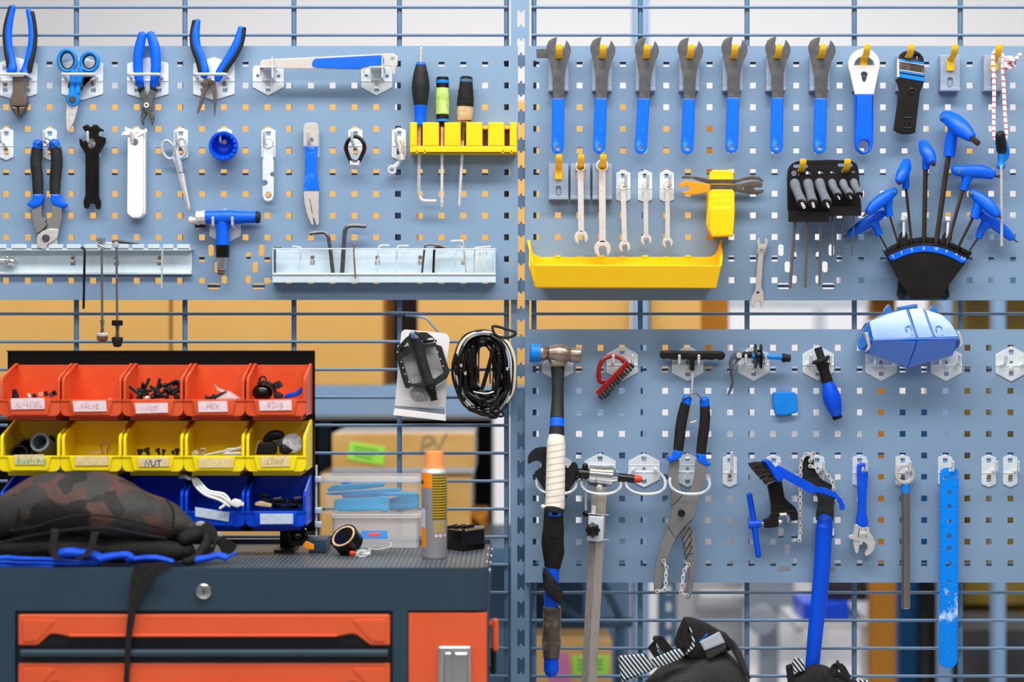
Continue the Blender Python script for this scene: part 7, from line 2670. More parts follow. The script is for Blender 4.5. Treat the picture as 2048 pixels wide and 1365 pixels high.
paper(('yellow', 1), 'W', [(788, 1118), (1140, 1116), (1142, 1216), (790, 1218)], 'papercream', '', None, None, 0, 0)
paper(('yellow', 2), 'X', [(240, 1136), (572, 1130), (572, 1226), (242, 1230)], 'papercream', 'NUT', 'marker', (318, 1160), 10.5, 1.1, 0.75, 1.05)
paper(('yellow', 3), 'X', [(872, 1140), (1238, 1136), (1236, 1238), (880, 1240)], 'papercream', '', None, None, 0, 0)
paper(('yellow', 4), 'Y', [(162, 728), (356, 722), (358, 792), (168, 796)], 'papercream', 'LIGHT', 'pencilbrown', (210, 746), 8.5, 0.5, 0.55, 0.8)
paper(('blue', 3), 'K', [(1224, 266), (1440, 300), (1434, 358), (1226, 326)], 'paperwhite', '', None, None, 0, 0)
paper(('blue', 4), 'Y', [(162, 1100), (378, 1100), (378, 1166), (164, 1168)], 'paperwhite', '', None, None, 0, 0)


# contents of the bins
def item(name, label, cat, m, fn, at, group=None):
    bm = B()
    fn(bm)
    return solo(name, label, cat, bm, M[m], at, group)


def bolt(L, r, name, label, m, tile, x, y, h, rot, group):
    bm = B()
    o = W(*P(tile, x, y), h)
    lathe(bm, Vector((0, 0, 0)), Vector((0, 0, L)), [(0, r * 1.9), (0.03, r * 2.0), (0.16, r * 2.0), (0.17, r), (0.97, r), (1, r * 0.8)], 12)
    ob = mk(name, bm, M[m])
    ob.location = o
    ob.rotation_euler = rot
    return tag(ob, label, 'bolt', group)


g = 'black bolts heaped in the orange NUT bin'
lb = 'black bolt in the heap of the orange NUT bin'
b0 = bolt(0.024, 0.0026, 'bolt', lb, 'rubber', 'X', 235, 432, 190, (0, 1.55, 0), g)
for x_, y_, h_, r_ in ((300, 400, 175, (1.2, 0.3, 0)), (395, 420, 172, (0, 1.2, 0.2)), (440, 450, 192, (0, 0.2, 0)), (480, 480, 195, (0.3, -0.8, 0)), (520, 385, 165, (0, 1.15, -0.2)), (545, 430, 185, (1.4, 0.4, 0)),
                       (600, 360, 160, (0, 1.3, 0.3)), (560, 400, 170, (0.2, 1.9, 0)), (610, 470, 195, (0, 0.9, 0)), (640, 430, 180, (0.4, 0.7, 0)), (650, 500, 195, (1.5, 0, 0.3)), (270, 480, 195, (0, -0.9, 0)), (330, 470, 190, (1.5, 0.3, 0)),
                       (380, 500, 196, (0, 1.5, 0.4)), (250, 510, 198, (0.5, 0.8, 0)), (560, 500, 197, (0, -1.3, 0)), (640, 350, 160, (0, 1.5, 0)), (420, 480, 185, (0.3, 0.5, 0)), (500, 430, 176, (0, 1.9, 0.2)), (585, 440, 186, (1.45, 0.6, 0)), (300, 440, 182, (0, 0.4, 0))):
    c_ = dup(b0, W(*P('X', x_, y_), h_) - b0.location, lb, None, r_)
item('nut', 'small pale nut at the front of the orange NUT bin heap', 'nut', 'ivory', lambda b_: la(b_, 'X', (325, 505, 205), (345, 520, 210), [(0, 22), (0.5, 30), (1, 22)], 205, 12), W(*P('X', 335, 512), 205))
item('red_clip', 'clear red plastic clip at the left of the orange NUT bin', 'clip', 'redclear', lambda b_: tb(b_, 'X', [(165, 450, 14), (175, 480, 18), (165, 515, 16)], 195, 1, 10, 2), W(*P('X', 170, 515), 195))
g = 'small fittings in the leftmost orange bin'
item('plug', 'black ribbed plug standing at the left in the leftmost orange bin', 'plug', 'rubber', lambda b_: la(b_, 'W', (150, 415), (165, 510), [(0, 16), (.1, 26), (.2, 18), (.3, 30), (.4, 22), (.5, 34), (.6, 26), (.7, 36), (1, 34)], 190, 16), W(*P('W', 160, 500), 190))
for i, (x_, y_, lab, mm) in enumerate(((305, 486, 'small steel nut left of the white ring in the leftmost orange bin', 'steel'), (365, 488, 'small black cap beside the white ring in the leftmost orange bin', 'rubber'), (484, 462, 'dark square nut right of the white ring in the leftmost orange bin', 'rubber'), (540, 474, 'tilted steel sleeve at the right in the leftmost orange bin', 'darksteel'), (572, 455, 'upright black pin against the right wall of the leftmost orange bin', 'black'))):
    item('fitting', lab, 'fitting', mm, lambda b_: la(b_, 'W', (x_ - 12, y_ - 24), (x_ + 10, y_ + 22), [(0, 14), (0.1, 20), (0.9, 20), (1, 14)], 195, 8), W(*P('W', x_, y_ + 22), 195), g)
item('ring_seal', 'small white ring in the leftmost orange bin', 'ring', 'ivory', lambda b_: tb(b_, 'W', [(x_, y_, 6) for x_, y_ in circ(430, 466, 21, 16, 15)], 195, 1, 8, 1, closed=True), W(*P('W', 430, 481), 195))
item('scrap', 'tiny pale scrap in the nearly empty orange bin', 'scrap', 'ivory', lambda b_: pl(b_, 'W', [(1140, 508), (1165, 512), (1175, 524), (1145, 524)], 192, 197, 0.5), W(*P('W', 1155, 520), 195))
item('plastic_bag', 'crumpled white plastic bag in the orange HEX bin', 'plastic bag', 'clearwarm', lambda b_: (pl(b_, 'X', [(1035, 368), (1080, 405), (1160, 435), (1185, 432), (1300, 505), (1240, 530), (1060, 530), (1120, 490), (1145, 465)], 175, 190, 4), pl(b_, 'X', [(1050, 520), (1160, 450), (1310, 512), (1250, 540), (1060, 540)], 188, 204, 5)), W(*P('X', 1180, 520), 190))
for i, (x_, y_, r_, lab) in enumerate(((945, 512, (0, 1.4, 0), 'black bolt beside the plastic bag in the orange HEX bin, left one'), (1030, 500, (0, 1.2, 0.3), 'black bolt beside the plastic bag in the orange HEX bin, right one'))):
    dup(b0, W(*P('X', x_, y_), 195) - b0.location, lab, 'black bolts beside the plastic bag', r_)
t = thing('bell_clamp', 'black bell with a ring clamp in the orange RING bin', 'bell', W(*P('Y', 200, 340), 185))
bm = B()
ball(bm, W(*P('Y', 180, 310), 185), 0.0175, 1, 1, 0.85)
mk('dome', bm, M['blackgloss'], t)
bm = B()
tb(bm, 'Y', [(150, 250, 8), (190, 240, 10), (240, 262, 11), (262, 310, 10), (258, 340, 9)], 196, 2, 12, 3)
tb(bm, 'Y', [(155, 245, 6), (165, 215, 7), (190, 208, 6), (202, 225, 6)], 190, 1.5, 10, 3)
mk('band', bm, M['rubber'], t)
bm = B()
pl(bm, 'Y', [(245, 250), (280, 234), (304, 270), (270, 290)], 180, 205, 2)
pl(bm, 'Y', [(250, 330), (275, 305), (312, 330), (300, 350), (255, 350)], 190, 207, 2)
mk('clamp_lug', bm, M['rubber'], t)
item('blue_lever', 'blue plastic lever behind the bell in the orange RING bin', 'lever', 'bluedeep', lambda b_: pl(b_, 'Y', cr([(315, 345), (345, 312), (390, 308), (428, 275), (432, 312), (400, 335), (340, 348)], 2), 180, 190, 2), W(*P('Y', 370, 345), 185))
g = 'rubber tubes in the yellow Bushing bin'
for x_, y_, R_, hh, dx, dy, mm, lab in ((415, 970, 100, 205, 110, 80, 'greyrubber', 'grey-rimmed rubber tube lying on top in the Bushing bin'), (200, 1090, 92, 200, 60, 20, 'black', 'black rubber tube at the left front of the Bushing bin'),
                                    (275, 1020, 92, 180, 60, 40, 'black', 'black rubber tube behind the left front one in the Bushing bin'), (530, 960, 66, 175, 20, 70, 'black', 'black rubber tube at the right back of the Bushing bin')):
    bm = B()
    s_ = K / 5.25
    lathe(bm, W(*P('W', x_ + dx, y_ + dy), hh - 45), W(*P('W', x_, y_), hh), [(0, 0.9 * R_ * s_), (0.9, 0.95 * R_ * s_), (0.97, R_ * s_), (1, 0.96 * R_ * s_), (1, 0.72 * R_ * s_), (0.3, 0.68 * R_ * s_)], 26)
    solo('rubber_tube', lab, 'rubber tube', bm, M[mm], W(*P('W', x_, y_ + R_), hh), g)
item('binder_clip', 'wire binder clip standing in the blank-labelled yellow bin beside the Bushing bin', 'clip', 'copper', lambda b_: tb(b_, 'W', [(1072, 1100, 5), (1076, 1060, 5), (1056, 1015, 5), (1070, 990, 5), (1100, 982, 5), (1132, 990, 5), (1146, 1012, 5), (1128, 1055, 5), (1130, 1100, 5)], 190, 1, 8, 3), W(*P('W', 1100, 1100), 190))
item('wood_chip', 'flat tan sliver lying behind the binder clip', 'sliver', 'goldtape', lambda b_: pl(b_, 'W', [(890, 1078), (1145, 1042), (1150, 1056), (1040, 1088), (900, 1092)], 170, 176, 1), W(*P('W', 1000, 1090), 172))
g = 'black knobs in the yellow NUT bin'  # rubber knobs lying loose in the bin
for i, (x_, y_, r_, dx) in enumerate(((265, 1070, 32, -10), (325, 1058, 32, 30), (440, 1055, 24, 30), (512, 1060, 20, -6), (605, 1070, 18, 14), (658, 1058, 28, -10))):
    item('rubber_knob', 'black knob in the yellow NUT bin, %s from the left' % ORD[i], 'knob', 'rubber', lambda b_: la(b_, 'X', (x_, y_ - r_ + 6), (x_ + dx, y_ + 50), [(0, r_ * .8), (0.12, r_), (0.35, r_), (0.5, r_ * .6), (1, r_ * .6)], 192, 16), W(*P('X', x_, y_ + 50), 192), g)
g = 'silver hardware in the yellow bin left of LIGHT'
item('bolt', 'round-headed silver bolt at the left of the silver hardware bin', 'bolt', 'steel', lambda b_: la(b_, 'X', (830, 1094, 206), (930, 1055, 175), [(0, 26), (0.06, 31), (0.2, 31), (0.22, 16), (1, 16)], 200, 16), W(*P('X', 860, 1110), 195), g)
item('washer', 'silver washer ring behind the bolt in the silver hardware bin', 'washer', 'steel', lambda b_: tb(b_, 'X', [(x_, y_, 6) for x_, y_ in circ(922, 1062, 30, 16, 28)], 180, 1, 8, 1, closed=True), W(*P('X', 922, 1092), 180), g)
item('silver_lever', 'long silver lever sloping up to the right in the silver hardware bin', 'lever', 'steel', lambda b_: pl(b_, 'X', cr([(930, 1105), (1050, 1072), (1140, 1055), (1180, 1035), (1260, 1030), (1320, 1012), (1364, 1014), (1362, 1032), (1300, 1048), (1240, 1060), (1150, 1078), (1050, 1100), (950, 1112)], 2), 196, 206, 1.2), W(*P('X', 1140, 1105), 200), g)
item('silver_lever', 'short silver lever below the long one in the silver hardware bin', 'lever', 'steel', lambda b_: pl(b_, 'X', cr([(1136, 1092), (1170, 1076), (1230, 1080), (1270, 1074), (1334, 1080), (1334, 1100), (1270, 1108), (1150, 1108)], 2), 204, 212, 1.2), W(*P('X', 1240, 1108), 207), g)
item('bike_lamp', 'black domed lamp at the back of the yellow LIGHT bin', 'lamp', 'black', lambda b_: (tb(b_, 'Y', [(205, 625, 26), (240, 592, 32), (290, 590, 30), (312, 620, 20)], 185, 0.8, 14, 3),), W(*P('Y', 250, 640), 185))
t = thing('bike_lamp', 'lamp with a clear round lens in the yellow LIGHT bin', 'lamp', W(*P('Y', 380, 710), 200))
bm = B()
la(bm, 'Y', (355, 650, 180), (375, 640, 207), [(0, 50), (0.6, 66), (1, 60)], 200, 20)
mk('lens', bm, M['lens'], t)
bm = B()
pl(bm, 'Y', fil([(292, 650), (318, 640), (378, 690), (340, 716), (300, 712), (284, 690)], 8), 196, 212, 3)
mk('housing', bm, M['black'], t)
item('lamp_mount', 'square black lamp mount at the front left of the yellow LIGHT bin', 'lamp mount', 'black', lambda b_: pl(b_, 'Y', fil([(150, 640), (240, 630), (268, 670), (262, 716), (135, 714)], 10), 190, 210, 3), W(*P('Y', 200, 714), 200))
item('chip_card', 'grey rectangular lamp cover between the two lamps in the yellow LIGHT bin', 'cover', 'darksteel', lambda b_: pl(b_, 'Y', [(245, 630), (310, 608), (320, 640), (285, 668)], 190, 196, 1), W(*P('Y', 285, 660), 193))
item('wire_clip', 'bent silver clip against the left wall of the yellow LIGHT bin', 'clip', 'steel', lambda b_: tb(b_, 'Y', [(130, 710, 3), (142, 670, 3), (155, 620, 3), (150, 690, 3)], 200, 1, 8, 3), W(*P('Y', 140, 712), 200))
t = thing('charging_cable', 'white charging cables drooping over the third-row blue bin edge', 'cable', W(*P('K', 1400, 280), 220))
bm = B()
for j, (y0, y1) in enumerate(((90, 262), (78, 240), (66, 225), (84, 275))):
    tb(bm, 'K', [(1205 + j * 8, 70 + j * 4, 8, 190), (1225 + j * 14, y0 + 40, 9, 210), (1290 + j * 10, y0 + 100, 9, 222), (1380 + j * 12, y1 - 40, 9, 234), (1440 - (60 if j == 3 else 0), y1, 8, 237)], sm=3, n=8)
mk('cord', bm, M['white'], t)
bm = B()
pl(bm, 'K', fil([(1440, 232), (1470, 214), (1512, 228), (1508, 262), (1490, 272), (1444, 256)], 5), 232, 242, 2)
pl(bm, 'K', [(1508, 234), (1530, 240), (1528, 260), (1506, 256)], 234, 240, 0.5)
mk('plug', bm, M['white'], t)
bm = B()
tb(bm, 'K', [(1130, 78, 12, 190), (1160, 74, 14, 195), (1190, 88, 12, 198)], sm=2, n=10)
mk('end_sleeve', bm, M['white'], t)
t = thing('usb_cable', 'tangle of black cables with a brass plug in the lower right blue bin', 'cable', W(*P('Y', 280, 1078), 195))
bm = B()
for i in range(9):
    q = [(random.uniform(140, 435), random.uniform(1000, 1068), 7, random.uniform(178, 205)) for _ in range(5)]
    q.sort()
    tb(bm, 'Y', q, sm=4, n=8)
tb(bm, 'Y', [(160, 990, 10, 185), (190, 975, 12, 186), (215, 985, 12, 186)], sm=2, n=10)
mk('cord', bm, M['rubber'], t)
bm = B()
pl(bm, 'Y', fil([(130, 1028), (165, 1018), (238, 1036), (236, 1058), (190, 1056), (128, 1046)], 4), 200, 208, 1)
mk('brass_plug', bm, M['goldtape'], t)
bm = B()
pl(bm, 'Y', fil([(245, 998), (300, 990), (310, 1008), (252, 1014)], 3), 200, 207, 1)
pl(bm, 'Y', fil([(380, 992), (430, 986), (438, 1002), (386, 1010)], 3), 198, 206, 1)
mk('plug', bm, M['darksteel'], t)

# ------------------------------------------------------------------ backpack on the cabinet
def rough(bm, amp, sc, n0=0):
    for v in list(bm.verts)[n0:]:
        d = noise.noise_vector(v.co * sc)
        v.co += d * amp


bp_ = thing('backpack', 'dark plaid backpack lying on the tool cabinet in front of the blue bins', 'backpack', (W(200, 0, 350).x, -0.35, TOPZ))
bm = B()
tb(bm, 'K', [(-160, 420, 70, 345), (-40, 390, 90, 345), (40, 345, 122, 345), (110, 310, 150, 345), (220, 280, 176, 345), (330, 262, 190, 345), (480, 262, 194, 345), (640, 280, 190, 345), (800, 310, 172, 345), (930, 338, 148, 345), (1040, 362, 118, 345), (1130, 388, 85, 345), (1195, 408, 50, 345)], sm=3, n=40, fy=1.45)
bmesh.ops.subdivide_edges(bm, edges=bm.edges, cuts=1, use_grid_fill=True)
rough(bm, 0.007, 13)
rough(bm, 0.0022, 45)
zl = TOPZ + 0.012
for v in bm.verts:
    v.co.z = max(v.co.z, zl)
mk('main_pocket', bm, M['plaid'], bp_, smooth=60)
bm = B()
tb(bm, 'K', [(-160, 520, 50, 375), (60, 540, 62, 380), (300, 525, 74, 385), (600, 530, 76, 385), (850, 540, 70, 380), (1050, 545, 62, 375), (1190, 545, 45, 370)], sm=4, n=24, fy=1.2)
rough(bm, 0.005, 18)
for v in bm.verts:
    v.co.z = max(v.co.z, TOPZ + 0.006)
mk('back_panel', bm, M['wrap'], bp_, smooth=60)
bm = B()
tb(bm, 'K', [(0, 492, 7, 428), (120, 462, 8, 432), (280, 432, 8, 438), (440, 410, 8, 442), (600, 398, 8, 444), (760, 412, 8, 440), (900, 440, 8, 432), (1040, 462, 7, 420)], sm=4, n=8)
tb(bm, 'K', [(60, 415, 7, 424), (200, 396, 6, 432), (340, 352, 6, 436), (480, 322, 6, 438), (620, 318, 6, 438), (780, 340, 6, 432), (920, 375, 6, 426), (1080, 415, 6, 412)], sm=4, n=8)
tb(bm, 'K', [(90, 190, 6, 390), (120, 280, 6, 412), (100, 370, 6, 416), (70, 415, 6, 414)], sm=4, n=8)
tb(bm, 'K', [(1040, 215, 6, 380), (1080, 270, 6, 396), (1090, 340, 6, 400), (1080, 410, 6, 402)], sm=4, n=8)
mk('piping', bm, M['wrap'], bp_)
for l in ([(345, 405), (342, 450), (332, 510), (335, 555), (360, 592), (400, 602)], [(610, 412), (590, 450), (580, 500), (555, 550), (520, 580), (450, 602), (400, 602)]):
    bm = B()
    q = cr([(*p, 0) for p in l], 4, False)
    ribbon(bm, [W(*P('K', p[0], p[1]), 440 + 14 * (i / len(q)) ** 0.5) for i, p in enumerate(q)], 0.011, 0.0012)
    mk('webbing_loop', bm, M['strap'], bp_)
bm = B()
tb(bm, 'K', [(1150, 470, 45, 375), (1220, 440, 45, 365), (1262, 430, 36, 355), (1290, 470, 30, 360), (1270, 540, 28, 380), (1225, 590, 26, 400), (1160, 610, 20, 412)], sm=4, n=14, fy=1.2)
rough(bm, 0.003, 30)
for v in bm.verts:
    v.co.z = max(v.co.z, TOPZ + 0.001)
mk('shoulder_strap', bm, M['wrap'], bp_, smooth=60)
bm = B()
ribbon(bm, [W(*P('K', *p), h) for p, h in (((1190, 400), 330), ((1260, 385), 330), ((1310, 400), 335), ((1350, 450), 340), ((1355, 510), 350), ((1330, 550), 360), ((1290, 560), 370))], 0.018, 0.002, [(0.3, 0.3, 1)] * 7)
pl(bm, 'K', [(1350, 470), (1400, 455), (1490, 510), (1440, 585), (1395, 560)], 335, 339, 0.5)
mk('webbing', bm, M['strap'], bp_)
bm = B()
pl(bm, 'K', cr([(1222, 385), (1232, 362), (1270, 356), (1310, 375), (1330, 410), (1300, 412), (1255, 392)], 3), 325, 332, 1.5)
pl(bm, 'K', fil([(1358, 430), (1388, 424), (1392, 452), (1362, 452)], 3), 330, 336, 1)
mk('buckle', bm, M['greycable'], bp_)
bm = B()
top_ = [W(*P('K', 1130, 612), 405), W(*P('K', 1040, 622), 430), W(*P('K', 975, 634), 447)]
for v in top_:
    v.z = TOPZ + 0.010
ribbon(bm, top_, 0.045, 0.0015, [(0.5, 1, 0), (0.7, 0.8, 0), (1, 0.3, 0)])
zf = HF + 9.5
pl(bm, 'K', cr([(838, 650), (850, 634), (900, 624), (1000, 618), (1084, 636), (1050, 660), (985, 700), (930, 770), (880, 850), (852, 920), (838, 1010), (824, 1100), (816, 1230), (810, 1365), (806, 1480), (770, 1480), (775, 1365), (782, 1230), (786, 1100), (800, 950), (812, 820), (822, 720)], 2), zf, zf + 2, 0.5)
mk('hanging_strap', bm, M['strap'], bp_)
bm = B()
for l, r_ in (([(-80, 585), (200, 590), (420, 605), (580, 612), (640, 590)], 13), ([(-80, 608), (200, 615), (420, 624), (560, 624), (650, 606)], 12), ([(-80, 632), (150, 636), (330, 638)], 10), ([(380, 560), (470, 548), (560, 560), (640, 590)], 26), ([(640, 585), (720, 572), (800, 570), (830, 588)], 22),
             ([(800, 600), (900, 590), (980, 585), (1080, 606)], 16), ([(1240, 600), (1300, 590), (1370, 572), (1420, 584)], 20), ([(1400, 578), (1440, 572), (1480, 556)], 9)):
    tb(bm, 'K', [(p[0], p[1], r_, 432) for p in l], sm=4, n=10, fy=1.5)
rough(bm, 0.0025, 40)
for v in bm.verts:
    v.co.z = max(v.co.z, TOPZ + 0.0005)
solo('blue_cloth', 'bright blue folded cloth sticking out under the backpack', 'cloth', bm, M['clothblue'], (W(150, 0, 430).x, -0.43, TOPZ))

# ------------------------------------------------------------------ things on the right of the cabinet top
Zt = lambda x_, y_, h: W(*P('Z', x_, y_), h)


def clear_box(label, x0, x1, yt, yb_, h0, h1, lid, mat_, zfix=None):
    t = thing('clear_box', label, 'plastic box', (Zt((x0 + x1) / 2, yb_, h0).x, -(h0 + h1) / 2000, Zt(0, yb_, h1).z if zfix is None else zfix), 'clear plastic boxes on the cabinet')
    a, c = Zt(x0, yb_, h1), Zt(x1, yt, h1)
    z0 = a.z if zfix is None else zfix
    bm = B()
    lo = fil([(a.x + 0.004, -h1 / 1000 + 0.002), (c.x - 0.004, -h1 / 1000 + 0.002), (c.x - 0.004, -h0 / 1000), (a.x + 0.004, -h0 / 1000)], 0.012, 4)
    inn = _inset(lo if _area(lo) > 0 else lo[::-1], 0.0012)
    lo = lo if _area(lo) > 0 else lo[::-1]
    prism(bm, [lo, inn[::-1]], z0, c.z - 0.006, 0, lambda u, v, d: Vector((u, v, d)))
    prism(bm, [inn], z0, z0 + 0.0012, 0, lambda u, v, d: Vector((u, v, d)))
    mk('tub', bm, M[mat_], t)
    bm = B()
    lo = fil([(a.x, -h1 / 1000 - 0.002), (c.x, -h1 / 1000 - 0.002), (c.x, -h0 / 1000 + 0.003), (a.x, -h0 / 1000 + 0.003)], 0.014, 4)
    prism(bm, [lo], c.z - lid, c.z, 0.0025, lambda u, v, d: Vector((u, v, d)))
    mk('lid', bm, M['clearlid' if mat_ == 'clear' else mat_], t)
    return t


cb1 = clear_box('clear plastic box below the one with blue levers, behind the tape roll', 142, 1072, 752, 1042, 12, 96, 0.007, 'clearwarm', TOPZ)
z1 = Zt(0, 752, 96).z
cb2 = clear_box('clear lidded box filled with light blue tyre levers, on top of another box', 44, 1074, 372, 750, 10, 98, 0.010, 'clear', z1 + 0.0005)
g = 'light blue tyre levers in the clear box'
for lab, o_, h0, h1, hol in (('wide light blue tyre lever with a hole, lowest in the clear box', [(190, 618), (240, 600), (620, 590), (660, 572), (720, 575), (748, 600), (752, 690), (735, 732), (690, 738), (650, 715), (400, 728), (230, 724), (192, 700)], 70, 84, (712, 650)),
                             ('light blue tyre lever lying in the middle of the clear box', [(270, 560), (500, 535), (900, 528), (1040, 540), (1040, 575), (760, 572), (500, 585), (280, 592)], 56, 68, None),
                             ('light blue tyre lever with a pointed left end on top in the clear box', [(120, 500), (190, 462), (430, 445), (716, 440), (690, 475), (500, 500), (230, 520), (130, 528)], 68, 80, None),
                             ('dark blue block-ended lever at the top left of the clear box', [(264, 445), (275, 412), (345, 408), (362, 440), (350, 470), (290, 475)], 40, 54, None),
                             ('light blue jagged lever under the top one in the clear box', [(105, 545), (200, 530), (480, 512), (830, 488), (865, 520), (700, 540), (400, 560), (160, 562)], 40, 54, None),
                             ('pale blue lever at the right end of the clear box', [(740, 600), (900, 560), (1050, 560), (1050, 690), (880, 720), (760, 715)], 30, 42, None)):
    bm = B()
    pl(bm, 'Z', fil(o_, 14), h0, h1, 3, [circ(hol[0], hol[1], 13, 14)] if hol else ())
    solo('tyre_lever', lab, 'tyre lever', bm, M['bluesky' if 'dark blue' in lab else 'cyan'], Zt(o_[0][0], 740, (h0 + h1) / 2), g)
t = thing('tape_roll', 'roll of black tape with a cardboard core, tilted against the clear boxes', 'tape roll', (Zt(330, 0, 210).x, -0.21, TOPZ))
bm = B()
s5 = K / 5.057
ctr = Zt(322, 985, 205)
ax = Vector((-0.42, -0.62, 0.66)).normalized()
hw = 0.0115
R_ = 0.0238
ctr.z = TOPZ + 0.0245
lathe(bm, ctr - ax * hw, ctr + ax * hw, [(0, R_ * .86), (0, R_), (1, R_), (1, R_ * .86)], 36)
mk('tape', bm, M['blackgloss'], t)
bm = B()
lathe(bm, ctr - ax * hw, ctr + ax * (hw + 0.0003), [(0, R_ * .80), (0, R_ * .88), (1, R_ * .88), (1, R_ * .74), (0, R_ * .74)], 36)
cre = mk('core_edge', bm, M['goldtape'], t)
bm = B()
lathe(bm, ctr - ax * hw * 0.9, ctr + ax * hw * 0.9, [(0, R_ * .735), (1, R_ * .735), (1, R_ * .71), (0, R_ * .71)], 36)
mk('core', bm, M['paper'], cre)
t = thing('card_pack', 'small clear pack with a blue and orange card, by the tape roll', 'pack', (Zt(600, 0, 190).x, -0.19, TOPZ))
bm = B()
q = [Zt(440, 1085, 200), Zt(742, 1078, 185)]
bx(bm, q[0].x, q[1].x, -0.2, -0.155, TOPZ, Zt(0, 1000, 200).z, 0.002)
mk('case', bm, M['clear'], t)
bm = B()
zc_ = Zt(0, 1000, 200).z
poly3(bm, [Vector((q[0].x, -0.2, zc_)), Vector((q[1].x, -0.2, zc_)), Vector((q[1].x - 0.004, -0.15, zc_ + 0.007)), Vector((q[0].x + 0.002, -0.15, zc_ + 0.007))], 0.001)
cd_ = mk('card', bm, M['bluesky'], t)
bm = B()
e_ = [Vector(((q[0].x + q[1].x) / 2 + 0.012 * math.cos(a), -0.178 + 0.012 * math.sin(a), zc_ + 0.0042 + 0.00168 * math.sin(a))) for a in [i * math.pi / 10 for i in range(20)]]
poly3(bm, e_, 0.0008)
mk('oval_print', bm, M['red'], cd_)
bm = B()
for i in range(7):
    pts = [Zt(random.uniform(410, 560), random.uniform(1050, 1140), 225) for _ in range(6)]
    for p in pts:
        p.y = random.uniform(-0.24, -0.215)
        p.z = TOPZ + random.uniform(0.001, 0.012)
    qq = cr([tuple(p) for p in pts], 4, False)
    tube(bm, [Vector(p) for p in qq], [0.0007] * len(qq), 6)
qq = cr([tuple(Zt(*p)) for p in ((540, 1100, 205), (620, 1110, 205), (700, 1100, 200), (760, 1080, 195), (768, 1050, 190), (750, 1035, 186))], 4, False)
tube(bm, [Vector((p[0], p[1], max(p[2], TOPZ + 0.001))) for p in qq], [0.0008] * len(qq), 6)
solo('string', 'tangle of white string in front of the small blue pack', 'string', bm, M['white'], (Zt(500, 0, 225).x, -0.225, TOPZ))
bm = B()
lathe(bm, Vector((Zt(348, 0, 230).x, -0.23, TOPZ + 0.005)), Vector((Zt(412, 0, 230).x, -0.228, TOPZ + 0.006)), [(0, 0.003), (0.2, 0.0048), (0.8, 0.0034), (1, 0.002)], 12)
solo('loose_red_cap', 'small red cap on the cabinet beside the white string', 'cap', bm, M['red'], (Zt(380, 0, 230).x, -0.23, TOPZ))  # a loose red cap

# spray can
cx_ = Zt(1206, 0, 250)
R_ = 130 * s5 * (D - .25) / D
zz = lambda y_: Zt(0, y_, 250).z
t = thing('spray_can', 'grey and orange spray can with a ribbed orange cap', 'spray can', (cx_.x, -0.25, TOPZ))
def vl(bm, prof, n=40):
    lathe(bm, Vector((cx_.x, -0.25, prof[0][1])), Vector((cx_.x, -0.25, prof[0][1] + 1)), [(z - prof[0][1], r_) for r_, z in prof], n)
bm = B()
vl(bm, [(R_ * .9, TOPZ), (R_, TOPZ + 0.004), (R_, zz(330))])
body = mk('can_body', bm, M['cangrey'], t)
bm = B()
vl(bm, [(R_, zz(330)), (R_ * .97, zz(318)), (R_ * .82, zz(290)), (R_ * .74, zz(285))])
mk('shoulder', bm, M['steel'], t)
bm = B()
vl(bm, [(R_ * .82, zz(292)), (R_ * .78, zz(255)), (R_ * .76, zz(250)), (R_ * .72, zz(135)), (R_ * .68, zz(118)), (0.001, zz(116))], 48)
mk('cap', bm, M['orangecap'], t)


def patch(bm, z0, z1, x0, x1, rr_=1.006):
    """piece of label following the can; x in tile px from the can's centre line"""
    a0, a1 = math.asin(max(-1, x0 / 131)), math.asin(min(1, x1 / 131))
    n = 12
    rows_ = []
    for z in (z0, z1):
        rows_.append([bm.verts.new((cx_.x + R_ * rr_ * math.sin(a0 + (a1 - a0) * i / n), -0.25 - R_ * rr_ * math.cos(a0 + (a1 - a0) * i / n), z)) for i in range(n + 1)])
    for i in range(n):
        bm.faces.new((rows_[0][i], rows_[0][i + 1], rows_[1][i + 1], rows_[1][i]))


for nm, m_, qs in (('orange_panel', 'canorange', ((480, 332, -131, -18),)), ('text_panel', 'canprint', ((800, 345, -14, 124),)), ('lower_text', 'canyellow', tuple((y_ + 7, y_, -4, 118) for y_ in range(815, 925, 15))),
                   ('picture_panel', 'paperwhite', ((880, 690, -131, -86),)), ('gold_panel', 'canorange', ((1080, 885, -126, -80),)), ('dark_mark', 'canbrown', ((445, 405, -131, -104),))):
    bm = B()
    for y0, y1, x0, x1 in qs:
        patch(bm, zz(y0), zz(y1), x0, x1, 1.012 if nm == 'dark_mark' else 1.006)
    mk(nm, bm, M[m_], body)
bm = B()
for x_ in (24, 66, 108):
    a = math.asin(x_ / 131)
    r_ = R_ * 1.01
    d_ = 20 * s5
    c0_ = Vector((cx_.x + r_ * math.sin(a), -0.25 - r_ * math.cos(a), zz(962)))
    e_ = Vector((math.cos(a), math.sin(a), 0)) * d_
    u_ = Vector((0, 0, d_))
    poly3(bm, [c0_ - e_, c0_ - u_, c0_ + e_, c0_ + u_], 0.0003)
mk('hazard_diamonds', bm, M['paperpink'], body)

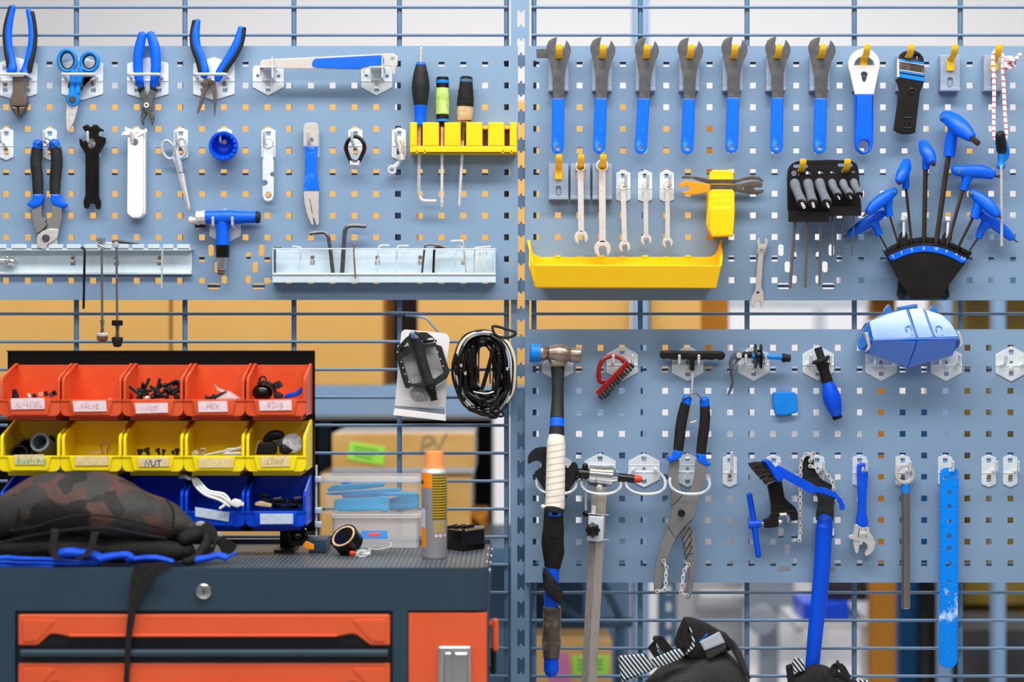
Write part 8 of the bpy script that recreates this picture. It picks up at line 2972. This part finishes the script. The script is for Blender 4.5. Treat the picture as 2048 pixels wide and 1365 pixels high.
t = thing('black_case', 'black ribbed plastic case at the back right corner of the cabinet top', 'case', (Zt(1530, 0, 120).x, -0.12, TOPZ))
bm = B()
lo = [(Zt(1240, 0, 110).x, -0.10), (Zt(1470, 0, 140).x, -0.145), (Zt(1530, 0, 145).x, -0.15), (Zt(1715, 0, 100).x, -0.11), (Zt(1722, 0, 90).x, -0.06), (Zt(1240, 0, 60).x, -0.05)]
lo = fil(lo, 0.006, 3)
lo = lo if _area(lo) > 0 else lo[::-1]
prism(bm, [lo], TOPZ, Zt(0, 900, 120).z, 0.004, lambda u, v, d: Vector((u, v, d)))
mk('case_body', bm, M['blackgloss'], t)
bm = B()
for i in range(3):
    p, q = Zt(1350 + i * 70, 890, 110), Zt(1430 + i * 85, 890, 75)
    p.z = q.z = Zt(0, 897, 120).z + 0.001
    tube(bm, [p, q], [0.0025] * 2, 8)
p = Zt(1500, 0, 148)
tube(bm, [Vector((p.x, -0.150, TOPZ + 0.002)), Vector((p.x, -0.150, Zt(0, 900, 120).z))], [0.003] * 2, 8)
mk('ribs', bm, M['black'], t)
t = thing('bell_lamp', 'black coiled bell lamp with a yellow tab, under the lower right blue bin', 'lamp', (W(598, 0, 170).x, -0.19, TOPZ))
bm = B()
p = W(596, 1074, 190)
ball(bm, p, 0.014)
for i in range(4):
    tube(bm, [p + Vector((0.016 * math.cos(a), -0.006 + 0.004 * math.sin(a) - 0.003 * i, 0.014 * math.sin(a) + 0.002 * i)) for a in [k * math.pi / 6 for k in range(12)]], [0.0018] * 12, 6, closed=True)
mk('coil', bm, M['blackgloss'], t)
bm = B()
pl(bm, 'Y', fil([(440, 1300), (462, 1276), (512, 1302), (514, 1335), (490, 1335), (448, 1322)], 6), 206, 210, 1)
mk('yellow_tab', bm, M['canorange'], t)

# ------------------------------------------------------------------ hanging on the left wire panel
t = thing('panel_hook', 'blue-grey wire panel hook with a long crossbar, carrying the pedal card', 'hook', W(*P('U', 240, 85), -18), 'hooks on the left wire panel')
bm = B()
tb(bm, 'U', [(22, 86, 15, -14), (240, 90, 15, -14), (465, 100, 15, -14)], sm=1, n=10)
tb(bm, 'U', [(240, 122, 11, -10), (330, 128, 13, -8), (400, 140, 13, 0), (470, 158, 13, 6), (530, 225, 12, 5), (605, 312, 12, 2), (560, 345, 11, 6), (470, 380, 22, 14), (330, 366, 24, 50), (318, 345, 25, 56), (314, 318, 25, 58)], sm=3, n=10)
mk('wire', bm, M['steelpaint'], t)
t = thing('pedal_card', 'white backing card with folded pocket, hanging behind a black pedal', 'card', W(*P('U', 400, 1310), 22))
bm = B()
pl(bm, 'U', fil([(184, 312, 40), (222, 280, 30), (700, 326, 40), (738, 384, 40), (716, 560), (690, 1168), (108, 1172), (150, 700)], 6), 12, 15, 0.4)
mk('card', bm, M['paper'], t)
bm = B()
pl(bm, 'U', [(108, 1180), (690, 1252), (686, 1322), (660, 1318), (90, 1256)], 40, 44, 0.8)
mk('pocket_front', bm, M['paper'], t)
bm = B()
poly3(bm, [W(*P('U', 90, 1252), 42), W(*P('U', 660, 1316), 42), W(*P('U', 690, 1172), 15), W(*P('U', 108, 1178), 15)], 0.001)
mk('pocket_shade', bm, M['greyrubber'], t)  # pocket floor in grey, standing in for the shadow inside
bm = B()
pl(bm, 'U', [(686, 1170), (690, 1320), (684, 1322), (680, 1172)], 14, 42, 0.3)
mk('pocket_side', bm, M['paper'], t)
t = thing('pedal', 'black bicycle pedal with reflectors in front of the white card', 'pedal', W(*P('U', 540, 1100), 40))
bm = B()
frame = [(132, 610), (138, 500), (165, 455), (240, 370), (300, 340), (400, 310), (470, 312), (545, 370), (582, 455), (640, 470), (732, 765), (700, 838), (560, 930), (470, 950), (330, 925), (286, 930), (270, 955), (232, 945), (200, 860)]
hl = [[(188, 612), (310, 540), (345, 620), (420, 862), (405, 890), (300, 900), (272, 885)], [(445, 520), (480, 480), (575, 475), (665, 770), (560, 845), (530, 830)], [(405, 385), (540, 375), (568, 430), (440, 445), (405, 430)], [(180, 545), (170, 520), (255, 420), (275, 470)]]
pl(bm, 'U', fil(frame, 14), 24, 42, 1, [fil(h_, 10) for h_ in hl])
fr = mk('cage', bm, M['rubber'], t)
bm = B()
tb(bm, 'U', [(330, 350, 62), (350, 420, 60), (395, 560, 58), (440, 700, 56), (485, 850, 60), (510, 900, 62)], 38, 0.8, 16, 2)
mk('axle_body', bm, M['rubber'], t)
bm = B()
la(bm, 'U', (505, 930), (540, 1010), [(0, 62), (0.5, 66), (0.6, 52), (1, 52)], 38, 18)
la(bm, 'U', (538, 1005), (560, 1090), [(0, 46), (0.3, 46), (0.35, 40), (1, 40)], 38, 8)
mk('spindle', bm, M['blackgloss'], t)
bm = B()
for x_, y_ in ((150, 470), (140, 540), (185, 650), (205, 720), (230, 790), (560, 420), (600, 540), (630, 620), (660, 700), (270, 880)):
    ball(bm, W(*P('U', x_, y_), 43), 0.0014, u=8, v=6)
mk('traction_pins', bm, M['steel'], fr)
for i, (cx2, cy2, rx, ry) in enumerate(((385, 850, 92, 95), (395, 1010, 110, 75))):
    bm = B()
    pl(bm, 'U', circ(cx2, cy2, rx, 24, ry), 15, 22 + 2 * i, 2)
    mk('reflector', bm, M['lens'], t)
bm = B()
pl(bm, 'U', fil([(175, 490), (262, 468), (240, 540), (180, 545)], 6), 20, 34, 1)
pl(bm, 'U', fil([(420, 410), (580, 395), (590, 420), (450, 440)], 6), 20, 30, 1)
mk('side_reflector', bm, M['darkgear'], t)

t = thing('panel_hook', 'short blue-grey hook bracket inside the coil of black cables', 'hook', W(*P('U', 1138, 480), 20), 'hooks on the left wire panel')
bm = B()
tb(bm, 'U', [(1066, 890, 10, -18), (1064, 620, 10, -17), (1066, 478, 18, 6), (1068, 420, 20, 14), (1090, 402, 20, 16), (1190, 402, 20, 16), (1210, 420, 20, 14), (1212, 478, 18, 6), (1196, 620, 10, -17), (1196, 890, 10, -18)], sm=2, n=10)
mk('wire', bm, M['steelpaint'], t)
t = thing('cable_bundle', 'thick coil of black cables with one pale cord, hanging beside the post', 'cable bundle', W(*P('U', 1130, 1280), 20))
outer = [(1080, 300), (930, 350), (840, 460), (795, 620), (785, 800), (835, 980), (905, 1120), (1010, 1210), (1150, 1250), (1290, 1225), (1390, 1120), (1435, 980), (1455, 800), (1450, 600), (1380, 430), (1230, 320)]
inner = [(1110, 450), (1070, 480), (1035, 570), (1015, 690), (1010, 810), (1020, 900), (1050, 950), (1090, 985), (1140, 1000), (1190, 985), (1225, 950), (1250, 880), (1258, 780), (1250, 650), (1225, 540), (1170, 460)]
random.seed(21)
bm = B()
for i in range(22):
    f = (i + 0.5) / 22
    ph = random.uniform(0, 6)
    pts = []
    for j, (o_, n_) in enumerate(zip(outer, inner)):
        g_ = min(1.05, max(-0.02, f + 0.13 * math.sin(j * 0.8 + ph)))
        pts.append((o_[0] + (n_[0] - o_[0]) * g_, o_[1] + (n_[1] - o_[1]) * g_, random.choice((14, 17, 20, 24)) if i % 3 else 27, 18 + 13 * math.sin(j * 0.7 + ph * 2) + 6 * math.sin(i)))
    r0_ = pts[0][2]
    pts = [(p[0], p[1], r0_, p[3]) for p in pts]
    tb(bm, 'U', pts, sm=3, n=10, closed=True)
mk('black_coil', bm, M['blackgloss'], t)
for m_, r_, f, h_, ps in (('ivory', 7, (0.02, 0.06, 0.1), 34, 0.4), ('greycable', 12, (0.12,), 36, 2.2), ('greycable', 9, (0.24,), 34, 1.1)):
    bm = B()
    for ff in f:
        tb(bm, 'U', [(o_[0] + (n_[0] - o_[0]) * ff + (18 if m_ == 'ivory' and o_[0] > 1150 else 0) * (1.8 if o_[1] < 1000 else 0), o_[1] + (n_[1] - o_[1]) * ff, r_, h_ + 4 * math.sin(j + ps)) for j, (o_, n_) in enumerate(zip(outer, inner))], sm=3, n=8, closed=True)
    mk('pale_cord' if m_ == 'ivory' else 'grey_cable', bm, M[m_], t)
bm = B()
for pts in ([(860, 750), (855, 900), (850, 1010), (900, 1080)], [(912, 780), (922, 960), (980, 1030), (1100, 1090), (1160, 1140)], [(1390, 730), (1410, 940), (1330, 1040), (1230, 1150)], [(1000, 480), (1010, 640), (1050, 780), (1020, 900)], [(1240, 480), (1180, 700), (1110, 940)], [(960, 520), (985, 700), (990, 900)], [(1290, 560), (1300, 760), (1270, 950)]):
    tb(bm, 'U', [(x_, y_, 24, 42) for x_, y_ in pts], sm=4, n=10)
for cx2, cy2, r_ in ((1110, 1110, 44), (1250, 1190, 48), (1310, 1240, 40)):
    tb(bm, 'U', [(x_, y_, 13) for x_, y_ in circ(cx2, cy2, r_, 16, r_ * .75, 0.4)], 46, 1, 8, 1, closed=True)
for x_, y_ in ((1000, 1180), (1080, 1210), (1180, 1230), (1230, 1260)):
    ball(bm, W(*P('U', x_, y_), 36), 0.008, 1.3, 1, 0.8)
mk('cable_ends', bm, M['blackgloss'], t)
bm = B()
for x_, y_ in ((913, 780), (1390, 728), (866, 690)):
    la(bm, 'U', (x_, y_ - 18), (x_, y_ + 18), [(0, 14), (1, 14)], 54, 10)
tb(bm, 'U', [(1010, 990, 9), (1080, 1005, 9), (1160, 1010, 9), (1235, 990, 9)], 40, 1, 8, 3)
mk('steel_tips', bm, M['steel'], t)
bm = B()
tb(bm, 'U', [(1222, 262, 16), (1240, 320, 15), (1300, 362, 15), (1400, 372, 16), (1470, 345, 18), (1482, 312, 15), (1400, 285, 15), (1290, 250, 16), (1235, 245, 16)], 38, 1, 10, 3, closed=True)
mk('strap_loop', bm, M['rubber'], t)

# ------------------------------------------------------------------ black mesh bags at the lower right
def bag_poly(t, name, m, pts, h0, h1, r, amp=0.0, fl_=10):
    bm = B()
    pl(bm, '1', fil(pts, fl_), h0, h1, r)
    return mk(name, bm, M[m], t)


b1 = thing('mesh_bag', 'black mesh bag with striped flaps and a pale label, hanging below the chain pliers', 'bag', W(*P('1', 560, 1500), 70), 'black mesh bags on the wire panel')
bm = B()
tb(bm, '1', [(250, 1500, 160, 60), (300, 1100, 190, 62), (480, 900, 210, 66), (640, 800, 200, 66), (800, 760, 190, 64), (900, 900, 190, 62), (960, 1100, 190, 60), (960, 1500, 180, 58)], sm=3, n=24, fy=0.9)
rough(bm, 0.006, 30)
mk('bag_body', bm, M['netting'], b1, smooth=60)
bag_poly(b1, 'striped_flap', 'stripes', [(60, 622), (268, 604), (340, 712), (300, 742), (90, 820), (70, 700)], 92, 100, 4)
bag_poly(b1, 'striped_band', 'stripes', [(312, 648), (500, 568), (545, 570), (575, 612), (520, 650), (400, 700), (330, 712)], 104, 112, 4)
bag_poly(b1, 'hood', 'strap', [(505, 560), (540, 450), (582, 358), (640, 360), (740, 392), (860, 462), (910, 480), (960, 560), (880, 600), (720, 640), (600, 640), (540, 600)], 40, 100, 12)
bag_poly(b1, 'striped_edge', 'stripes', [(600, 395), (615, 410), (648, 520), (640, 560), (580, 610), (578, 590), (620, 540), (622, 490)], 99, 105, 2)
lbp = bag_poly(b1, 'label', 'greycable', [(678, 512), (832, 434), (876, 520), (716, 582)], 100, 106, 3)
bag_poly(b1, 'blue_tag', 'bluesky', [(676, 500), (700, 490), (735, 446), (745, 456), (712, 486), (716, 500)], 99, 103, 1, 0, 4)
bag_poly(b1, 'net_panel', 'netting', [(890, 480), (940, 500), (1000, 590), (1040, 700), (1070, 800), (1020, 760), (960, 640), (905, 540)], 84, 92, 4)
bag_poly(b1, 'net_pocket', 'netting', [(716, 584), (874, 522), (890, 560), (800, 620), (740, 650)], 98, 104, 3)
bm = B()
ribbon(bm, [W(*P('1', *p), 60) for p in ((370, 640), (325, 570), (320, 520), (345, 490), (375, 492), (410, 540), (460, 600))], 0.016, 0.002, [(1, 0, -0.3)] * 2 + [(0.7, 0, 0.7)] * 3 + [(1, 0, 0.4)] * 2)
tb(bm, '1', [(345, 495, 18, 58), (340, 480, 16, 20), (360, 478, 14, -14)], sm=2, n=8)
mk('carry_loop', bm, M['strap'], b1)
b2 = thing('mesh_bag', 'second black bag under the end of the long blue chain whip handle', 'bag', W(*P('1', 1560, 1500), 50), 'black mesh bags on the wire panel')
bm = B()
tb(bm, '1', [(1400, 1500, 120, 40), (1440, 1100, 150, 42), (1500, 880, 165, 44), (1620, 840, 150, 44), (1760, 900, 130, 42), (1830, 1000, 120, 40), (1850, 1500, 110, 40)], sm=3, n=24, fy=0.7)
rough(bm, 0.005, 30)
mk('bag_body', bm, M['strap'], b2, smooth=60)
bag_poly(b2, 'striped_flap', 'stripes', [(1382, 680), (1408, 628), (1478, 660), (1480, 735), (1400, 745)], 52, 60, 3)
bag_poly(b2, 'dark_corner', 'strap', [(1338, 698), (1382, 680), (1398, 760), (1400, 880), (1362, 900)], 48, 58, 4)
bag_poly(b2, 'striped_edge', 'stripes', [(1850, 800), (1960, 805), (1990, 830), (1880, 840)], 60, 66, 2)
bm = B()
ribbon(bm, [W(*P('1', *p), 60) for p in ((1690, 770), (1710, 690), (1730, 674), (1755, 700), (1800, 780))], 0.014, 0.002)
tb(bm, '1', [(1728, 680, 16, 58), (1726, 672, 14, 20), (1726, 660, 12, -14)], sm=2, n=8)
mk('carry_loop', bm, M['strap'], b2)
